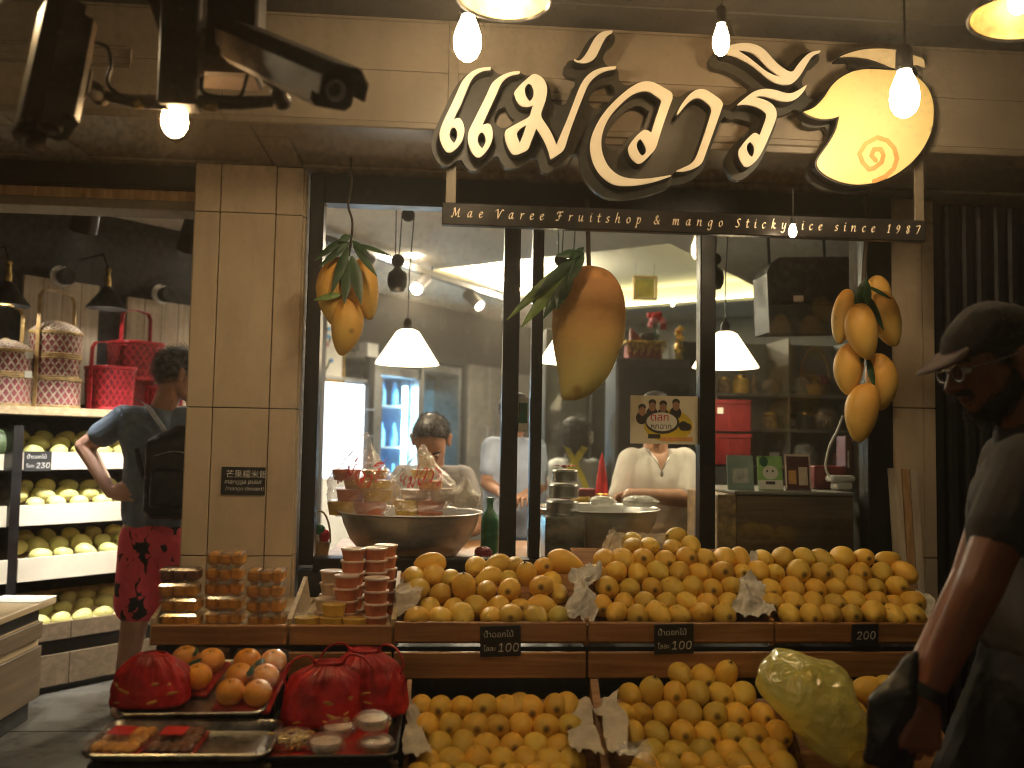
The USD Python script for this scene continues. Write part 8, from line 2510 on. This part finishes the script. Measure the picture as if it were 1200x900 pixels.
MB().box(P(.10, -.01, .0) - [.004, .03, .05], P(.10, -.01, .0) + [.03, .03, .035], bevel=.01).build('face_mask', M['paper_white'], t)

# ---- the one in pale blue, half hidden by the stile
t = person('person in pale blue T-shirt half hidden behind the two black stiles')
y = 1.55
hd = W(604, 487, y=y)
R = frame((.5, -.8, -.3))
hp, P = head_parts(hd, R, 1.0)
neck = W(603, 513, y=y)
shL, shR = W(580, 526, y=y - .02), W(626, 526, y=y + .02)
elL, elR = W(571, 566, y=y - .06), W(634, 570, y=y)
wrL, wrR = W(588, 578, y=y - .28), W(616, 580, y=y - .26)
chest, waist = W(603, 555, y=y), W(603, 612, y=y)
hipL, hipR = W(590, 652, y=y), W(616, 652, y=y)
torso = [hull([(shL + [.03, 0, -.01], .060), (shR - [.03, 0, .01], .060), (chest + [-.065, 0, 0], .095), (chest + [.065, 0, 0], .095)]), hull([(chest + [-.065, 0, 0], .095), (chest + [.065, 0, 0], .095), (hipL, .1), (hipR, .1)])]
nk = hull([(neck + [0, 0, -.03], .054), (hd + R @ A3([0, -.02, -.05]), .05)])
legs = []
for h_ in (hipL, hipR):
    an = A3([h_[0], h_[1], .08]); kn = A3([h_[0], h_[1] - .02, .42])
    legs += chain([h_, kn, an], [.09, .06, .042]) + [hull([(an + [0, .02, -.04], .036), (an + [0, -.14, -.052], .028)])]
arms = chain([shL, elL, wrL], [.050, .038, .026]) + chain([shR, elR, wrR], [.050, .038, .026]) + hand_parts(wrL, (.3, -.9, -.1), (0, 0, -1), (1, 0, 0), .95, .4) + hand_parts(wrR, (-.3, -.9, -.1), (0, 0, -1), (-1, 0, 0), .95, .4)
put(t, 'body', union(hp + torso + [nk] + legs + arms), 'skin_tan', .014, 8)
face_bits(t, P, R)
put(t, 'hair', hair_cap(P, R, 1.0, .012, (0, -.6, .8), -.012, -.06), 'hair_black', .012, 3, .006, 60, 11)
shirt = union([hull([(shL + [.03, 0, -.01], .060 + G1), (shR - [.03, 0, .01], .060 + G1), (chest + [-.065, 0, 0], .095 + G1), (chest + [.065, 0, 0], .095 + G1)]), hull([(chest + [-.065, 0, 0], .095 + G1), (chest + [.065, 0, 0], .095 + G1), (waist + [-.06, 0, -.03], .10 + G1), (waist + [.06, 0, -.03], .10 + G1)]),
               hull([(shL, .056 + G1), (sl(shL, elL, .6), .062)]), hull([(shR, .056 + G1), (sl(shR, elR, .6), .062)]), hull([(neck + [0, 0, -.04], .07), (chest, .1)])])
put(t, 'shirt', shirt, 'shirt_pale_blue', .016, 6, .014, 9, 32, (1, 1, .5))
put(t, 'trousers', union([hull([(waist + [-.05, 0, -.10], .105), (waist + [.05, 0, -.10], .105), (hipL, .11), (hipR, .11)])] + [hull([(h_, .105), (A3([h_[0], h_[1], .12]), .06)]) for h_ in (hipL, hipR)]), 'jeans', .02, 4)

# ---- the man walking past at the right
t = person('bearded man in black cap and glasses walking left past the right end, in grey T-shirt')
y = -1.40
hd = W(1168, 428, y=y)
R = frame((-.96, .05, -.24))
hp, P = head_parts(hd, R, 1.02)
neck = W(1192, 492, y=y)
shN, shF = W(1204, 548, y=y - .15), W(1186, 540, y=y + .17)
elN, wrN = W(1146, 690, y=y - .20), W(1084, 818, y=y - .16)
elF, wrF = W(1136, 680, y=y + .16), W(1082, 778, y=y + .06)
chest, waist = W(1226, 590, y=y), W(1238, 720, y=y)
hip = W(1236, 800, y=y)
hN, hF = hip + A3([0, -.09, 0]), hip + A3([0, .09, 0])
knN, knF = A3([hip[0] + .10, y - .10, .44]), A3([hip[0] - .16, y + .09, .46])
anN, anF = A3([hip[0] + .34, y - .10, .14]), A3([hip[0] - .20, y + .09, .085])
torso = [hull([(shN + [0.02, .03, -.01], .066), (shF + [0.02, -.03, -.01], .066), (chest + [0, -.08, 0], .105), (chest + [0, .08, 0], .105)]), hull([(chest + [0, -.08, 0], .105), (chest + [0, .08, 0], .105), (waist + [0, -.07, 0], .105), (waist + [0, .07, 0], .105)]), hull([(waist + [0, -.07, 0], .105), (waist + [0, .07, 0], .105), (hN, .10), (hF, .10)])]
nk = hull([(neck + [.02, 0, -.03], .060), (hd + R @ A3([0, -.03, -.05]), .058)])
limbs = chain([shN, elN, wrN], [.056, .044, .030]) + chain([shF, elF, wrF], [.056, .044, .030]) + chain([hN, knN, anN], [.092, .062, .044]) + chain([hF, knF, anF], [.092, .062, .044])
feet = [hull([(a + [.03, 0, -.045], .036), (a + [-.14, 0, -.055], .028)]) for a in (anN, anF)]
hands = hand_parts(wrN, (-.18, .02, -1), (-.2, .95, 0), (-1, 0, -.1), 1.05, .75, .06) + hand_parts(wrF, (-.55, -.1, -.8), (.2, -.6, -.6), (-.4, -.5, .2), 1.0, .6)
put(t, 'body', union(hp + torso + [nk] + limbs + feet + hands), 'skin_dark', .010, 8)
face_bits(t, P, R, 1.02)
beard = union([hull([(P(0, .066, -.088), .024), (P(.040, .022, -.062), .026), (P(-.040, .022, -.062), .026), (P(.052, -.005, -.03), .022), (P(-.052, -.005, -.03), .022), (P(0, .03, -.10), .022)]), hull([(P(.022, .090, -.042), .008), (P(-.022, .090, -.042), .008), (P(0, .098, -.040), .008)])])
hv = soften(beard, .010, 4, .005, 60, 13)
put(t, 'beard', hv, 'hair_black')
strands(t, hv, 1800, .016, R @ A3([0, .3, -1.0]), 'hair_black', 4)
hv = soften(hair_cap(P, R, 1.02, .006, (0, -.8, .5), -.02, -.07), .012, 3, .004, 60, 14)
put(t, 'hair', hv, 'hair_black')
strands(t, hv, 1600, .022, R @ A3([0, -.3, -1.0]), 'hair_black', 5)
cap = hull([(P(0, .030, .045), .080), (P(0, -.034, .045), .086), (P(0, .0, .066), .080)])
cn = R @ A3([0, .10, .995])
cap = cap.trim_by_plane([float(q) for q in cn], float(cn @ P(0, 0, .040)))
put(t, 'cap', cap, 'cap_black', .010, 3, .003, 30, 2)
brim = [P(x, .085 + .085 * math.sqrt(max(0, 1 - (x / .075) ** 2)), .046 - .03 * math.sqrt(max(0, 1 - (x / .075) ** 2)) - 2.0 * x * x) for x in np.linspace(-.074, .074, 15)] + [P(x, .088 + .0 * x, .050 - .5 * x * x) for x in np.linspace(.07, -.07, 9)]
put(t, 'cap_brim', m3.Manifold.hull_points(A3(brim + [q + R @ A3([0, 0, .006]) for q in brim])), 'brim_dark_red', .012, 2)
for sd in (-1, 1):
    a = np.linspace(0, 2 * np.pi, 20)
    MB().tube(A3([P(sd * .033 + .024 * math.cos(q), .106, .004 + .018 * math.sin(q)) for q in a]), .0018, 6).build('glasses_rim', M['tray_steel'], t, smooth=True)
    MB().tube([P(sd * .057, .106, .010), P(sd * .078, .06, .012), P(sd * .084, -.005, .018)], .0018, 6).build('glasses_arm', M['tray_steel'], t, smooth=True)
MB().tube([P(-.009, .107, .006), P(0, .110, .010), P(.009, .107, .006)], .0018, 6).build('glasses_bridge', M['tray_steel'], t, smooth=True)
shirt = union([hull([(shN + [0.02, .03, -.01], .066 + G1), (shF + [0.02, -.03, -.01], .066 + G1), (chest + [0, -.08, 0], .105 + G1), (chest + [0, .08, 0], .105 + G1)]), hull([(chest + [0, -.08, 0], .105 + G1), (chest + [0, .08, 0], .105 + G1), (waist + [0, -.075, -.03], .115 + G1), (waist + [0, .075, -.03], .115 + G1)]),
               hull([(shN, .060 + G1), (sl(shN, elN, .52), .070)]), hull([(shF, .060 + G1), (sl(shF, elF, .45), .066)]), hull([(neck + [.03, 0, -.04], .078), (chest, .1)])])
put(t, 'shirt', shirt, 'shirt_dark_grey', .013, 6, .016, 9, 42, (1, 1, .5))
put(t, 'trousers', union([hull([(waist + [0, -.07, -.10], .112), (waist + [0, .07, -.10], .112), (hN, .112), (hF, .112)]), hull([(hN, .11), (knN, .085)]), hull([(knN, .085), (anN + [0, 0, .03], .066)]), hull([(hF, .11), (knF, .085)]), hull([(knF, .085), (anF + [0, 0, .03], .066)])]), 'trousers_black', .016, 4, .012, 9, 44)
for a in (anN, anF):
    put(t, 'shoe', hull([(a + [.04, 0, -.050], .038), (a + [-.15, 0, -.056], .030), (a + [0, 0, -.02], .050)]), 'shoe', .014, 3)
dw = (elN - wrN) / np.linalg.norm(elN - wrN)
MB().tube([wrN + dw * .005, wrN + dw * .03], .0345, 20).build('wristband', M['black_plastic'], t, smooth=40)
# the dark pouch held in his hand
pc = wrN + A3([-.055, .02, -.045])
t = thing('pouch', 'dark folded pouch held in the hand of the walking man', 'pouch')
put(t, 'pouch', hull([(pc + A3([.045, 0, .125]), .010), (pc + A3([.02, -.02, .06]), .022), (pc + A3([-.035, .0, .03]), .018), (pc + A3([-.045, 0, -.075]), .016), (pc + A3([.02, 0, -.10]), .018), (pc + A3([.035, .02, -.02]), .018)]), 'bag_black', .010, 4, .010, 18, 3)

# ================================================================== thin volume added to imitate lens glare and lift the dark tones
material('glare_veil', {'v': ('principled_volume', {'color': (1.0, 0.90, 0.72), 'density': 0.009, 'anisotropy': 0.72})}, [], None, volume='v.volume')
hz = MB().box((-13, -13, -1.3), (13, 13, 3.4)).build('haze', M['glare_veil'])
hz.SetCustomDataByKey('kind', 'stuff')
